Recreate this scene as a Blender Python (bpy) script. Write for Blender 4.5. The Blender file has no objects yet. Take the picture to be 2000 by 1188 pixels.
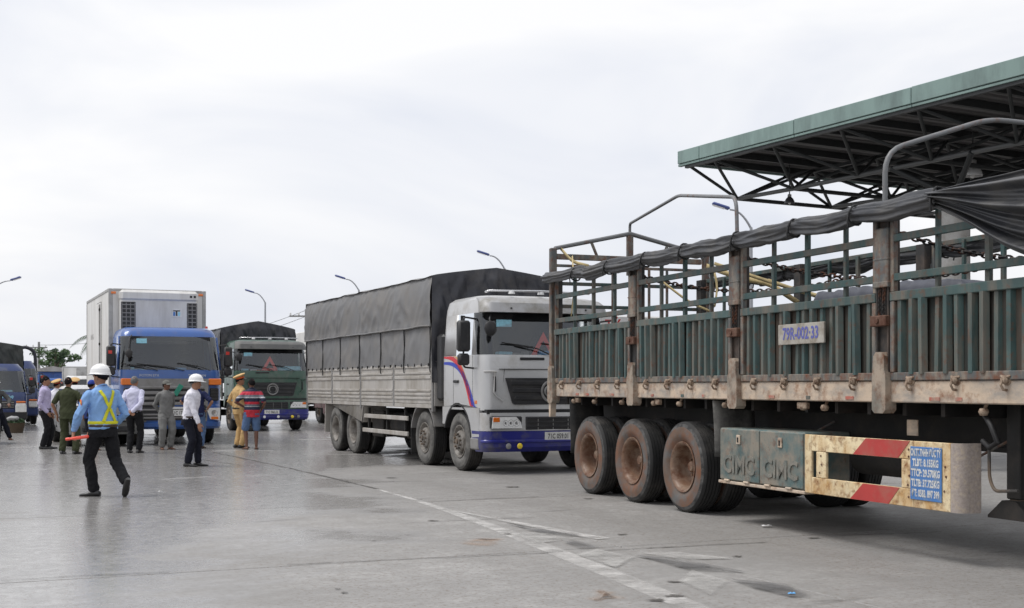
import bpy, bmesh, math, random
from mathutils import Vector, Matrix, noise
from mathutils.bvhtree import BVHTree
R = math.radians
random.seed(7)
scene = bpy.context.scene
COL = scene.collection

# ------------------------------------------------------------------ camera
F_PX = 2450.0
CAM_H = 1.45
cd = bpy.data.cameras.new('camera')
cam = bpy.data.objects.new('camera', cd)
COL.objects.link(cam)
cam.location = (0, 0, CAM_H)
cam.rotation_euler = (R(90), 0, 0)
cd.sensor_width = 36
cd.lens = 36 * F_PX / 2000
cd.shift_y = (756 - 594) / 2000
cd.clip_end = 3000
scene.camera = cam
cd.dof.use_dof = True
cd.dof.focus_distance = 13.5
cd.dof.aperture_fstop = 7.0

# ------------------------------------------------------------------ world and sun
SUN_EL, SUN_AZ = 62, 268
world = bpy.data.worlds.new('World')
scene.world = world
world.use_nodes = True
wn, wl = world.node_tree.nodes, world.node_tree.links
wn.clear()
sky = wn.new('ShaderNodeTexSky'); sky.sky_type = 'NISHITA'; sky.sun_disc = False
sky.sun_elevation = R(SUN_EL); sky.sun_rotation = R(SUN_AZ)
sky.air_density = 1.0; sky.dust_density = 4.0
bgs = wn.new('ShaderNodeBackground'); bgs.inputs[1].default_value = 0.08
wl.new(sky.outputs[0], bgs.inputs[0])
tc = wn.new('ShaderNodeTexCoord')
mp = wn.new('ShaderNodeMapping'); mp.inputs['Scale'].default_value = (1, 1, 2.6)
wl.new(tc.outputs['Generated'], mp.inputs[0])
n1 = wn.new('ShaderNodeTexNoise'); n1.inputs['Scale'].default_value = 2.3
n1.inputs['Detail'].default_value = 5; n1.inputs['Roughness'].default_value = 0.5
n1.inputs['Distortion'].default_value = 0.6
wl.new(mp.outputs[0], n1.inputs['Vector'])
rmp = wn.new('ShaderNodeValToRGB')
rmp.color_ramp.elements[0].position = 0.36; rmp.color_ramp.elements[0].color = (0.77, 0.80, 0.88, 1)
rmp.color_ramp.elements[1].position = 0.62; rmp.color_ramp.elements[1].color = (1.0, 0.995, 1.0, 1)
wl.new(n1.outputs[0], rmp.inputs[0])
bgc = wn.new('ShaderNodeBackground'); bgc.inputs[1].default_value = 0.76
wl.new(rmp.outputs[0], bgc.inputs[0])
mixw = wn.new('ShaderNodeMixShader'); mixw.inputs[0].default_value = 0.9
wl.new(bgs.outputs[0], mixw.inputs[1]); wl.new(bgc.outputs[0], mixw.inputs[2])
wo = wn.new('ShaderNodeOutputWorld'); wl.new(mixw.outputs[0], wo.inputs[0])

sd = bpy.data.lights.new('sun', 'SUN'); sd.energy = 1.5; sd.angle = R(25); sd.color = (1, 0.975, 0.94)
sun = bpy.data.objects.new('sun', sd); COL.objects.link(sun)
az = R(SUN_AZ)
sdir = Vector((math.sin(az) * math.cos(R(SUN_EL)), math.cos(az) * math.cos(R(SUN_EL)), math.sin(R(SUN_EL))))
sun.rotation_euler = sdir.to_track_quat('Z', 'Y').to_euler()
sun.location = (0, 0, 40)
scene.view_settings.view_transform = 'Standard'
scene.view_settings.look = 'None'
scene.view_settings.gamma = 1
scene.view_settings.exposure = 0.5
scene.render.engine = 'CYCLES'
scene.cycles.max_bounces = 7
scene.cycles.transparent_max_bounces = 12
scene.cycles.caustics_reflective = False
scene.cycles.caustics_refractive = False


def G(px, py):
    d = F_PX * CAM_H / (py - 756.0)
    return Vector(((px - 1000) / F_PX * d, d, 0))


def P(px, py, d):
    return Vector(((px - 1000) / F_PX * d, d, CAM_H - (py - 756.0) / F_PX * d))


# ------------------------------------------------------------------ mesh builder
class MB:
    def __init__(s):
        s.v = []; s.f = []; s.m = []; s.mi = 0

    def add(s, vs, fs):
        b = len(s.v)
        s.v.extend([tuple(p) for p in vs])
        for f in fs:
            s.f.append([i + b for i in f]); s.m.append(s.mi)
        return s

    def box(s, x0, x1, y0, y1, z0, z1, M=None):
        vs = [(x, y, z) for z in (z0, z1) for y in (y0, y1) for x in (x0, x1)]
        if M is not None: vs = [M @ Vector(p) for p in vs]
        return s.add(vs, [(0, 2, 3, 1), (4, 5, 7, 6), (0, 1, 5, 4), (2, 6, 7, 3), (0, 4, 6, 2), (1, 3, 7, 5)])

    def bev(s, x0, x1, y0, y1, z0, z1, b=0.01, M=None):
        b = min(b, abs(x1 - x0) * .45, abs(y1 - y0) * .45, abs(z1 - z0) * .45)
        X = (x0, x1); Y = (y0, y1); Z = (z0, z1)
        vs = []; idx = {}
        for i in (0, 1):
            for j in (0, 1):
                for k in (0, 1):
                    sx, sy, sz = (1 - 2 * i) * b, (1 - 2 * j) * b, (1 - 2 * k) * b
                    idx[i, j, k, 'x'] = len(vs); vs.append((X[i], Y[j] + sy, Z[k] + sz))
                    idx[i, j, k, 'y'] = len(vs); vs.append((X[i] + sx, Y[j], Z[k] + sz))
                    idx[i, j, k, 'z'] = len(vs); vs.append((X[i] + sx, Y[j] + sy, Z[k]))
        fs = []
        for i in (0, 1):
            q = [idx[i, 0, 0, 'x'], idx[i, 1, 0, 'x'], idx[i, 1, 1, 'x'], idx[i, 0, 1, 'x']]
            fs.append(q if i else q[::-1])
            q = [idx[0, i, 0, 'y'], idx[0, i, 1, 'y'], idx[1, i, 1, 'y'], idx[1, i, 0, 'y']]
            fs.append(q if i else q[::-1])
            q = [idx[0, 0, i, 'z'], idx[1, 0, i, 'z'], idx[1, 1, i, 'z'], idx[0, 1, i, 'z']]
            fs.append(q if i else q[::-1])
        for a in (0, 1):
            for c in (0, 1):
                fs.append([idx[a, c, 0, 'x'], idx[a, c, 1, 'x'], idx[a, c, 1, 'y'], idx[a, c, 0, 'y']])
                fs.append([idx[a, 0, c, 'x'], idx[a, 0, c, 'z'], idx[a, 1, c, 'z'], idx[a, 1, c, 'x']])
                fs.append([idx[0, a, c, 'y'], idx[1, a, c, 'y'], idx[1, a, c, 'z'], idx[0, a, c, 'z']])
        for i in (0, 1):
            for j in (0, 1):
                for k in (0, 1):
                    fs.append([idx[i, j, k, 'x'], idx[i, j, k, 'y'], idx[i, j, k, 'z']])
        if M is not None: vs = [M @ Vector(p) for p in vs]
        return s.add(vs, fs)

    def cyl(s, p0, p1, r0, r1=None, n=12, cap=True):
        return s.tube([p0, p1], [r0, r0 if r1 is None else r1], n, cap)

    def tube(s, pts, r, n=8, cap=True, sq=1.0, up=None):
        pts = [Vector(p) for p in pts]
        rs = r if isinstance(r, (list, tuple)) else [r] * len(pts)
        vs = []; prev = None
        for i, p in enumerate(pts):
            if i == 0: t = pts[1] - pts[0]
            elif i == len(pts) - 1: t = pts[-1] - pts[-2]
            else: t = (pts[i + 1] - pts[i]).normalized() + (pts[i] - pts[i - 1]).normalized()
            t = t.normalized() if t.length > 1e-9 else Vector((0, 0, 1))
            if prev is None:
                u = Vector(up) if up is not None else (Vector((0, 0, 1)) if abs(t.z) < .9 else Vector((1, 0, 0)))
            else: u = prev
            u = (u - t * u.dot(t)).normalized(); prev = u
            w = t.cross(u)
            for k in range(n):
                a = 2 * math.pi * (k + .5) / n
                vs.append(p + (u * math.cos(a) + w * (math.sin(a) * sq)) * rs[i])
        fs = []
        for i in range(len(pts) - 1):
            for k in range(n):
                a = i * n + k; b = i * n + (k + 1) % n
                fs.append((a, b, b + n, a + n))
        if cap:
            fs.append(tuple(range(n))[::-1]); e = (len(pts) - 1) * n
            fs.append(tuple(e + k for k in range(n)))
        return s.add(vs, fs)

    def lathe(s, prof, n=24, M=None):
        """profile [(r, h)] about the local z axis"""
        vs = []
        for r, h in prof:
            for k in range(n):
                a = 2 * math.pi * k / n
                vs.append(Vector((r * math.cos(a), r * math.sin(a), h)))
        if M is not None: vs = [M @ p for p in vs]
        fs = []
        for i in range(len(prof) - 1):
            for k in range(n):
                a = i * n + k; b = i * n + (k + 1) % n
                fs.append((a, b, b + n, a + n))
        return s.add(vs, fs)

    def prism(s, poly, a, b, axis='y', M=None):
        """2-D polygon extruded from a to b: axis y -> poly is (x,z); x -> (y,z); z -> (x,y)"""
        def mk(p, h):
            return {'y': (p[0], h, p[1]), 'x': (h, p[0], p[1]), 'z': (p[0], p[1], h)}[axis]
        n = len(poly)
        vs = [mk(p, a) for p in poly] + [mk(p, b) for p in poly]
        if M is not None: vs = [M @ Vector(p) for p in vs]
        fs = [tuple(range(n)), tuple(range(2 * n - 1, n - 1, -1))]
        for i in range(n):
            j = (i + 1) % n
            fs.append((i, i + n, j + n, j))
        return s.add(vs, fs)

    def grid(s, fn, nu, nv, closed_v=False):
        vs = [fn(i / nu, j / nv) for i in range(nu + 1) for j in range(nv if closed_v else nv + 1)]
        w = nv if closed_v else nv + 1
        fs = []
        for i in range(nu):
            for j in range(nv):
                a = i * w + j; b = i * w + (j + 1) % w
                fs.append((a, a + w, b + w, b))
        return s.add(vs, fs)

    def ball(s, c, rx, ry=None, rz=None, n=12, m=8, M=None):
        ry = rx if ry is None else ry; rz = rx if rz is None else rz
        c = Vector(c); vs = []
        for i in range(m + 1):
            t = math.pi * i / m
            for k in range(n):
                a = 2 * math.pi * k / n
                q = Vector((rx * math.sin(t) * math.cos(a), ry * math.sin(t) * math.sin(a), rz * math.cos(t)))
                if M is not None: q = M @ q
                vs.append(c + q)
        fs = []
        for i in range(m):
            for k in range(n):
                a = i * n + k; b = i * n + (k + 1) % n
                fs.append((a, a + n, b + n, b))
        return s.add(vs, fs)

    def mesh(s, name, mat, smooth=30, fix=True):
        me = bpy.data.meshes.new(name)
        me.from_pydata(s.v, [], s.f)
        if fix:
            bm = bmesh.new(); bm.from_mesh(me)
            bmesh.ops.remove_doubles(bm, verts=bm.verts, dist=1e-5)
            bmesh.ops.recalc_face_normals(bm, faces=bm.faces)
            bm.to_mesh(me); bm.free()
        mats = mat if isinstance(mat, (list, tuple)) else [mat]
        for m in mats: me.materials.append(m)
        if len(mats) > 1 and len(me.polygons) == len(s.m):
            me.polygons.foreach_set('material_index', s.m)
        me.shade_smooth()
        if smooth < 179: me.set_sharp_from_angle(angle=R(smooth))
        me.update()
        return me

    def build(s, name, mat, parent=None, smooth=30, fix=True, label=None):
        o = bpy.data.objects.new(name, s.mesh(name, mat, smooth, fix))
        COL.objects.link(o)
        if parent is not None: o.parent = parent
        if label: o['label'] = label
        return o


def tag(o, label=None, cat=None, group=None, kind=None):
    if label: o['label'] = label
    if cat: o['category'] = cat
    if group: o['group'] = group
    if kind: o['kind'] = kind
    return o


def empty(name, loc=(0, 0, 0), rz=0.0, label=None, cat=None, group=None):
    o = bpy.data.objects.new(name, None); COL.objects.link(o)
    o.location = loc; o.rotation_euler = (0, 0, rz)
    o.empty_display_size = .2
    return tag(o, label, cat, group)


def inst(me, name, parent=None, loc=(0, 0, 0), rot=(0, 0, 0), scale=(1, 1, 1)):
    o = bpy.data.objects.new(name, me); COL.objects.link(o)
    o.parent = parent; o.location = loc; o.rotation_euler = rot; o.scale = scale
    return o


def one(name, mat, parent, fn, *a, smooth=30, **k):
    m = MB(); getattr(m, fn)(*a, **k)
    return m.build(name, mat, parent, smooth)


SCRATCH = bpy.data.scenes.new('scratch')      # tiny scene in which curves and fused meshes are evaluated
def evaluated_mesh(o):
    SCRATCH.collection.objects.link(o)
    vl = SCRATCH.view_layers[0]; vl.update()
    me = bpy.data.meshes.new_from_object(o.evaluated_get(vl.depsgraph))
    bpy.data.objects.remove(o)
    return me


def text_mesh(body, size, mat, sx=1.0, extrude=0.0, bold=0.0):
    cu = bpy.data.curves.new('lettering', 'FONT')
    cu.body = body; cu.size = size; cu.extrude = extrude; cu.offset = bold
    cu.align_x = 'CENTER'; cu.align_y = 'CENTER'; cu.resolution_u = 2
    me = evaluated_mesh(bpy.data.objects.new('lettering', cu))
    bpy.data.curves.remove(cu)
    for v in me.vertices: v.co.x *= sx
    me.materials.clear(); me.materials.append(mat)
    return me


def lettering(body, size, mat, parent, loc, normal, sx=1.0, extrude=0.0, bold=0.0, tilt=0.0):
    """upright lettering that faces the horizontal direction `normal` in the parent's frame"""
    me = text_mesh(body, size, mat, sx, extrude, bold)
    o = inst(me, 'lettering', parent, loc)
    n = Vector(normal).normalized(); up = Vector((0, 0, 1)); up = (up - n * up.dot(n)).normalized()
    x = up.cross(n)
    M = Matrix((x, up, n)).transposed()
    if tilt: M = M @ Matrix.Rotation(tilt, 3, 'Z')
    o.rotation_euler = M.to_euler()
    return o


# ------------------------------------------------------------------ materials
def _nodes(name):
    m = bpy.data.materials.new(name); m.use_nodes = True
    nt = m.node_tree; nt.nodes.clear()
    out = nt.nodes.new('ShaderNodeOutputMaterial'); b = nt.nodes.new('ShaderNodeBsdfPrincipled')
    nt.links.new(b.outputs[0], out.inputs[0])
    return m, nt, b


def c4(c): return (c[0], c[1], c[2], 1)


def pm(name, col, rough=.5, metal=0, var=.12, scale=4.0, dirt=None, dirt_amt=.4, dirt_scale=2.5, streak=1.0,
       rust=None, rust_amt=.3, rust_scale=9.0, bump=0.0, bump_scale=40.0, coat=0.0, weave=0.0, spec=.5):
    m, nt, b = _nodes(name)
    N, L = nt.nodes.new, nt.links.new
    t = N('ShaderNodeTexCoord'); oi = N('ShaderNodeObjectInfo')
    off = N('ShaderNodeVectorMath'); off.operation = 'ADD'
    mul = N('ShaderNodeMath'); mul.operation = 'MULTIPLY'; mul.inputs[1].default_value = 37.0
    L(oi.outputs['Random'], mul.inputs[0])
    L(t.outputs['Object'], off.inputs[0]); L(mul.outputs[0], off.inputs[1])
    vec = off.outputs[0]

    def noise_(sc, det=4, rgh=.6, stretch=1.0):
        v = vec
        if stretch != 1.0:
            mm = N('ShaderNodeMapping'); mm.inputs['Scale'].default_value = (1, 1, 1 / stretch)
            L(vec, mm.inputs[0]); v = mm.outputs[0]
        n = N('ShaderNodeTexNoise'); n.inputs['Scale'].default_value = sc
        n.inputs['Detail'].default_value = det; n.inputs['Roughness'].default_value = rgh
        L(v, n.inputs['Vector']); return n.outputs[0]

    def ramp(src, a, c, lo=0.0, hi=1.0):
        r = N('ShaderNodeMapRange'); r.inputs[1].default_value = a; r.inputs[2].default_value = c
        r.inputs[3].default_value = lo; r.inputs[4].default_value = hi
        L(src, r.inputs[0]); return r.outputs[0]

    hsv = N('ShaderNodeHueSaturation'); hsv.inputs['Color'].default_value = c4(col)
    vv = N('ShaderNodeMath'); vv.operation = 'MULTIPLY'
    L(ramp(noise_(scale), .25, .75, 1 - var, 1 + var), vv.inputs[0]); L(ramp(oi.outputs['Random'], 0, 1, 1 - var * .5, 1 + var * .5), vv.inputs[1])
    L(vv.outputs[0], hsv.inputs['Value'])
    cout = hsv.outputs[0]
    rv = None
    for cc, amt, sc, st in ((dirt, dirt_amt, dirt_scale, streak), (rust, rust_amt, rust_scale, 1.0)):
        if cc is None: continue
        mx = N('ShaderNodeMix'); mx.data_type = 'RGBA'
        a = .72 - amt * .55
        f = ramp(noise_(sc, 6, .68, st), a - .09, a + .13)
        L(f, mx.inputs[0]); L(cout, mx.inputs[6]); mx.inputs[7].default_value = c4(cc)
        cout = mx.outputs[2]; rv = f
    L(cout, b.inputs['Base Color'])
    if rv is not None:
        L(ramp(rv, 0, 1, rough, min(1, max(rough, .75))), b.inputs['Roughness'])
    else:
        L(ramp(noise_(scale * 2.3), .3, .7, rough * .88, min(1, rough * 1.12)), b.inputs['Roughness'])
    b.inputs['Metallic'].default_value = metal
    b.inputs['Coat Weight'].default_value = coat
    b.inputs['Coat Roughness'].default_value = .12
    b.inputs['Specular IOR Level'].default_value = spec
    if bump > 0:
        bp = N('ShaderNodeBump'); bp.inputs['Strength'].default_value = min(1, bump); bp.inputs['Distance'].default_value = .01
        L(noise_(bump_scale, 5, .65), bp.inputs['Height']); L(bp.outputs[0], b.inputs['Normal'])
    return m


def glass(name, tint=(.55, .6, .6), gloss=.10):
    m = bpy.data.materials.new(name); m.use_nodes = True
    nt = m.node_tree; nt.nodes.clear(); N, L = nt.nodes.new, nt.links.new
    out = N('ShaderNodeOutputMaterial'); tr = N('ShaderNodeBsdfTransparent'); gl = N('ShaderNodeBsdfGlossy')
    tr.inputs[0].default_value = c4(tint); gl.inputs['Roughness'].default_value = .04
    gl.inputs[0].default_value = (.9, .93, .95, 1)
    fr = N('ShaderNodeFresnel'); fr.inputs[0].default_value = 1.5
    ad = N('ShaderNodeMath'); ad.operation = 'ADD'; ad.inputs[1].default_value = gloss
    ad.use_clamp = True
    mx = N('ShaderNodeMixShader'); L(fr.outputs[0], ad.inputs[0]); L(ad.outputs[0], mx.inputs[0])
    L(tr.outputs[0], mx.inputs[1]); L(gl.outputs[0], mx.inputs[2]); L(mx.outputs[0], out.inputs[0])
    return m


def stripes(name, bands, rough=.85):
    """horizontal cloth bands along local z: list of (z_from, colour)"""
    m, nt, b = _nodes(name); N, L = nt.nodes.new, nt.links.new
    t = N('ShaderNodeTexCoord'); s = N('ShaderNodeSeparateXYZ'); L(t.outputs['Object'], s.inputs[0])
    r = N('ShaderNodeValToRGB'); r.color_ramp.interpolation = 'CONSTANT'
    mr = N('ShaderNodeMapRange'); mr.inputs[1].default_value = 0.7; mr.inputs[2].default_value = 1.6
    L(s.outputs[2], mr.inputs[0]); L(mr.outputs[0], r.inputs[0])
    el = r.color_ramp.elements
    el[0].position = 0; el[0].color = c4(bands[0][1])
    el[1].position = max(0, (bands[1][0] - .7) / .9); el[1].color = c4(bands[1][1])
    for z, c in bands[2:]:
        e = el.new(max(0, min(1, (z - .7) / .9))); e.color = c4(c)
    L(r.outputs[0], b.inputs['Base Color']); b.inputs['Roughness'].default_value = rough
    return m


DUST = (.27, .22, .17); MUD = (.20, .145, .10); RUST = (.15, .055, .025)
M = {}
M['trailer_green'] = pm('worn green paint', (.03, .07, .068), .5, var=.2, dirt=(.12, .10, .08), dirt_amt=.36, dirt_scale=4, streak=3, rust=RUST, rust_amt=.12, bump=.25, bump_scale=60)
M['trailer_rib'] = pm('worn green rib paint', (.045, .085, .082), .5, var=.3, dirt=(.145, .125, .10), dirt_amt=.34, dirt_scale=5, streak=5, rust=RUST, rust_amt=.15)
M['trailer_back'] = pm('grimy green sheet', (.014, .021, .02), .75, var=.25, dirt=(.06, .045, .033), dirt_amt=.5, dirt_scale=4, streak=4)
M['trailer_skirt'] = pm('dust caked steel', (.58, .465, .355), .8, var=.15, dirt=(.33, .295, .26), dirt_amt=.38, dirt_scale=3, streak=.5, rust=(.22, .10, .05), rust_amt=.22, rust_scale=7, bump=.3)
M['trailer_grey'] = pm('greyed green steel', (.095, .105, .105), .6, var=.2, dirt=DUST, dirt_amt=.35, dirt_scale=6, streak=3, rust=RUST, rust_amt=.3)
M['rusty'] = pm('rusty bracket', (.17, .10, .07), .85, var=.3, rust=(.09, .035, .02), rust_amt=.5, bump=.4)
M['dark_steel'] = pm('dark chassis steel', (.012, .0115, .011), .8, var=.3, dirt=(.035, .028, .023), dirt_amt=.3)
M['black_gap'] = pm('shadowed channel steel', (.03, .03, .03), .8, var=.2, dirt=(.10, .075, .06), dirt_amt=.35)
M['pipe_grey'] = pm('grey painted pipe', (.16, .165, .17), .45, var=.15, rust=RUST, rust_amt=.15)
M['tarp'] = pm('grey pvc tarpaulin', (.042, .044, .05), .36, var=.22, scale=2.5, dirt=(.10, .098, .096), dirt_amt=.36, dirt_scale=2.6, bump=.12, bump_scale=25)
M['tarp_dark'] = pm('blue black and shaded pvc tarpaulin', (.026, .027, .034), .42, var=.2, scale=2.5, dirt=(.075, .07, .068), dirt_amt=.25, dirt_scale=2, bump=.12, bump_scale=25)
M['tarp_faded'] = pm('faded grey tarpaulin', (.165, .165, .168), .55, var=.14, scale=1.8, dirt=(.20, .19, .18), dirt_amt=.35, dirt_scale=1.2, bump=.1, bump_scale=25)
M['tarp_green'] = pm('green black tarpaulin', (.028, .033, .03), .5, var=.2, dirt=(.06, .06, .055), dirt_amt=.3)
M['tyre'] = pm('black tyre rubber', (.015, .015, .015), .75, var=.2, dirt=(.06, .055, .05), dirt_amt=.3, bump=.15)
M['tyre_dusty'] = pm('dusty tyre wall', (.16, .155, .145), .85, var=.15, dirt=(.07, .068, .065), dirt_amt=.4, dirt_scale=5)
M['tyre_rust'] = pm('tyre wall caked in red dirt', (.135, .085, .06), .88, var=.25, dirt=(.12, .12, .118), dirt_amt=.42, dirt_scale=4.5, rust=(.17, .075, .04), rust_amt=.35, rust_scale=4)
M['rim_rust'] = pm('rust brown rim', (.17, .095, .058), .5, var=.3, dirt=(.25, .18, .13), dirt_amt=.36, dirt_scale=5, rust=(.11, .045, .022), rust_amt=.35)
M['rim_grey'] = pm('dirty grey rim', (.24, .225, .205), .6, var=.2, dirt=(.12, .105, .09), dirt_amt=.4, dirt_scale=7)
M['hub_dark'] = pm('dark hub', (.05, .047, .045), .6, var=.2, dirt=MUD, dirt_amt=.4)
M['silver'] = pm('silver truck paint', (.53, .53, .53), .33, metal=.25, var=.04, coat=.35, dirt=(.36, .34, .31), dirt_amt=.22, dirt_scale=1.5)
M['silver_dull'] = pm('dull silver visor', (.36, .36, .365), .45, metal=.2, var=.08, dirt=(.26, .25, .23), dirt_amt=.35, dirt_scale=3)
M['cargo_grey'] = pm('pale grey cargo board', (.42, .40, .375), .6, var=.08, dirt=(.29, .265, .23), dirt_amt=.38, dirt_scale=2, streak=3)
M['bumper_blue'] = pm('deep blue bumper paint', (.016, .02, .20), .35, var=.1, coat=.4, dirt=(.10, .095, .11), dirt_amt=.22)
M['green_cab'] = pm('dark green cab paint', (.028, .082, .054), .38, var=.08, coat=.35, dirt=(.10, .12, .10), dirt_amt=.25)
M['blue_cab'] = pm('royal blue cab paint', (.03, .10, .33), .32, var=.06, coat=.5, dirt=(.10, .12, .23), dirt_amt=.18)
M['blue_dark'] = pm('dark blue cab paint', (.015, .035, .13), .32, var=.08, coat=.5, dirt=(.08, .09, .13), dirt_amt=.2)
M['maroon'] = pm('maroon truck paint', (.11, .014, .018), .42, var=.12, coat=.2, dirt=(.10, .05, .045), dirt_amt=.35)
M['white_paint'] = pm('white vehicle paint', (.74, .74, .73), .38, var=.04, coat=.25, dirt=(.55, .53, .49), dirt_amt=.25)
M['box_white'] = pm('reefer box panel', (.70, .695, .68), .5, var=.04, dirt=(.54, .525, .50), dirt_amt=.35, dirt_scale=1.3, streak=5)
M['box_grey'] = pm('aluminium box body', (.40, .40, .395), .5, metal=.2, var=.08, dirt=(.28, .27, .26), dirt_amt=.35)
M['grey_plastic'] = pm('grey grille plastic', (.23, .225, .22), .5, var=.1, dirt=(.15, .14, .13), dirt_amt=.3)
M['dark_plastic'] = pm('black plastic', (.018, .018, .02), .5, var=.15, dirt=(.05, .047, .045), dirt_amt=.25)
M['rubber_black'] = pm('black rubber trim', (.012, .012, .013), .65)
M['cab_inner'] = pm('dark cab lining', (.065, .065, .07), .8, var=.15)
M['seat_cloth'] = pm('dark seat cloth', (.05, .05, .058), .9)
M['chrome'] = pm('dull chrome', (.55, .55, .56), .25, metal=.9, var=.06)
M['glass'] = glass('windscreen glass', (.90, .92, .93), .055)
M['glass_side'] = glass('side window glass', (.55, .58, .60), .10)
M['lamp_clear'] = pm('clear lamp lens', (.74, .74, .73), .18, coat=.8, var=.15, scale=18)
M['lamp_orange'] = pm('orange lamp lens', (.75, .18, .02), .25, coat=.6, var=.1)
M['lamp_yellow'] = pm('yellow fog lamp lens', (.85, .62, .02), .25, coat=.6)
M['lamp_red'] = pm('red lens', (.55, .03, .02), .3, coat=.4)
M['visor_dark'] = pm('dusty dark visor', (.10, .10, .098), .55, var=.12, dirt=(.17, .165, .155), dirt_amt=.3)
M['faded_red'] = pm('faded red reflector', (.42, .12, .085), .6, var=.2, dirt=(.36, .27, .21), dirt_amt=.4, dirt_scale=14)
M['tan_hook'] = pm('dusty iron hook', (.33, .255, .19), .8, var=.25, rust=(.12, .06, .035), rust_amt=.35, rust_scale=25)
M['tyre_scuff'] = pm('scuffed grey tyre shoulder', (.105, .103, .10), .9, var=.25, dirt=(.03, .03, .03), dirt_amt=.45, dirt_scale=11)
M['red_flag'] = pm('red plastic triangle', (.80, .06, .04), .4)
M['white_plate'] = pm('white number plate', (.70, .70, .68), .45, dirt=(.45, .43, .40), dirt_amt=.25, dirt_scale=8)
M['ink_black'] = pm('black lettering', (.02, .02, .022), .5)
M['ink_blue'] = pm('blue lettering', (.10, .11, .36), .6, var=.2)
M['ink_white'] = pm('white lettering', (.62, .63, .62), .6, dirt=(.4, .42, .45), dirt_amt=.3, dirt_scale=30)
M['ink_red'] = pm('red lettering', (.62, .04, .04), .5)
M['sign_plate'] = pm('grey sign plate', (.42, .40, .36), .7, var=.12, dirt=(.26, .23, .19), dirt_amt=.4, dirt_scale=7)
M['sign_blue'] = pm('blue sign board', (.06, .19, .48), .5, var=.12, dirt=(.20, .27, .36), dirt_amt=.25, dirt_scale=9)
M['guard_yellow'] = pm('cream painted guard with rust', (.74, .62, .40), .6, var=.14, scale=6, dirt=(.52, .31, .12), dirt_amt=.36, dirt_scale=4, streak=1.5, rust=(.20, .075, .02), rust_amt=.26, rust_scale=13)
M['guard_grey'] = pm('mud sprayed guard end', (.36, .31, .28), .85, var=.25, scale=50, dirt=(.46, .38, .29), dirt_amt=.25, dirt_scale=20)
M['guard_red'] = pm('red warning stripe', (.46, .045, .04), .55, var=.12, dirt=(.36, .12, .09), dirt_amt=.3)
M['box_green'] = pm('faded green toolbox', (.085, .135, .135), .6, var=.2, dirt=(.24, .215, .175), dirt_amt=.42, dirt_scale=3.5, rust=RUST, rust_amt=.14)
M['box_emboss'] = pm('dusty embossed letters', (.23, .215, .185), .8, var=.2, dirt=(.12, .14, .13), dirt_amt=.35, dirt_scale=9)
M['fascia'] = pm('grey green fascia sheet', (.225, .32, .297), .5, var=.06, scale=1.2, dirt=(.15, .205, .195), dirt_amt=.34, dirt_scale=1.6, streak=4)
M['canopy_steel'] = pm('dark grey truss steel', (.028, .031, .032), .6, var=.12)
M['canopy_chord'] = pm('grey chord pipe', (.10, .104, .105), .5, var=.12)
M['canopy_sheet'] = pm('grey roof sheet', (.13, .125, .128), .6, var=.15, scale=1)
M['column'] = pm('pale painted concrete column', (.52, .515, .50), .7, var=.08, dirt=(.36, .34, .31), dirt_amt=.35)
M['lamp_shade'] = pm('brushed aluminium shade', (.62, .62, .62), .4, metal=.25, var=.08)
M['lamp_shade_dark'] = pm('dull dark shade', (.12, .12, .13), .4, metal=.5)
M['pole_grey'] = pm('galvanised pole', (.33, .34, .36), .5, metal=.4, var=.08)
M['lamp_blue'] = pm('blue lamp housing', (.05, .075, .24), .4)
M['concrete_pole'] = pm('concrete utility pole', (.24, .24, .235), .9, var=.15)
M['strap'] = pm('yellowed webbing strap', (.52, .42, .22), .85, var=.2, scale=12)
M['chain'] = pm('dark chain steel', (.035, .033, .032), .5, metal=.5, rust=RUST, rust_amt=.3)
M['cargo_cloth'] = pm('dark blue cargo sheet', (.05, .055, .075), .4, var=.25, bump=.3, bump_scale=8)
M['bark'] = pm('grey brown bark', (.10, .08, .06), .95, var=.3, bump=.6, bump_scale=20)
M['leaf_a'] = pm('mid green leaf', (.055, .10, .035), .6, var=.5, scale=1.3)
M['leaf_b'] = pm('dark green leaf', (.035, .07, .03), .6, var=.5, scale=1.3)
M['leaf_palm'] = pm('palm frond green', (.05, .085, .045), .55, var=.4)
M['wire'] = pm('black cable', (.03, .03, .035), .6)
M['skin'] = pm('tanned skin', (.33, .165, .10), .55, var=.08, scale=20)
M['skin_dark'] = pm('dark tanned skin', (.17, .08, .05), .55, var=.1, scale=20)
M['hair'] = pm('black hair', (.009, .008, .009), .85, bump=.4, bump_scale=90, spec=.15)
M['hair_grey'] = pm('greying hair', (.10, .10, .10), .6, var=.4, scale=60, bump=.5, bump_scale=90)
M['eye'] = pm('dark eye', (.02, .015, .012), .2)
M['lip'] = pm('lip', (.25, .09, .07), .5)
def cloth(n, c, var=.08): return pm(n, c, .88, var=var, scale=9, bump=.25, bump_scale=160, spec=.25)
M['shirt_sky'] = cloth('sky blue uniform shirt', (.24, .42, .74))
M['shirt_white'] = cloth('white shirt', (.74, .73, .80), .04)
M['shirt_pale'] = cloth('pale lilac white shirt', (.62, .62, .78), .05)
M['shirt_lav'] = cloth('lavender shirt', (.47, .42, .60), .06)
M['cloth_green'] = cloth('olive green uniform cloth', (.048, .055, .028))
M['cloth_grey'] = cloth('faded grey work cloth', (.19, .19, .185))
M['cloth_navy'] = cloth('navy cloth', (.011, .012, .021))
M['cloth_tee'] = cloth('navy blue t-shirt cloth', (.02, .025, .075))
M['cloth_black'] = cloth('black trouser cloth', (.012, .012, .014))
M['cloth_tan'] = cloth('tan police uniform cloth', (.60, .40, .185), .06)
M['denim'] = cloth('blue denim', (.10, .165, .30), .2)
M['cloth_blue'] = cloth('blue work shirt', (.03, .055, .19))
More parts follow.
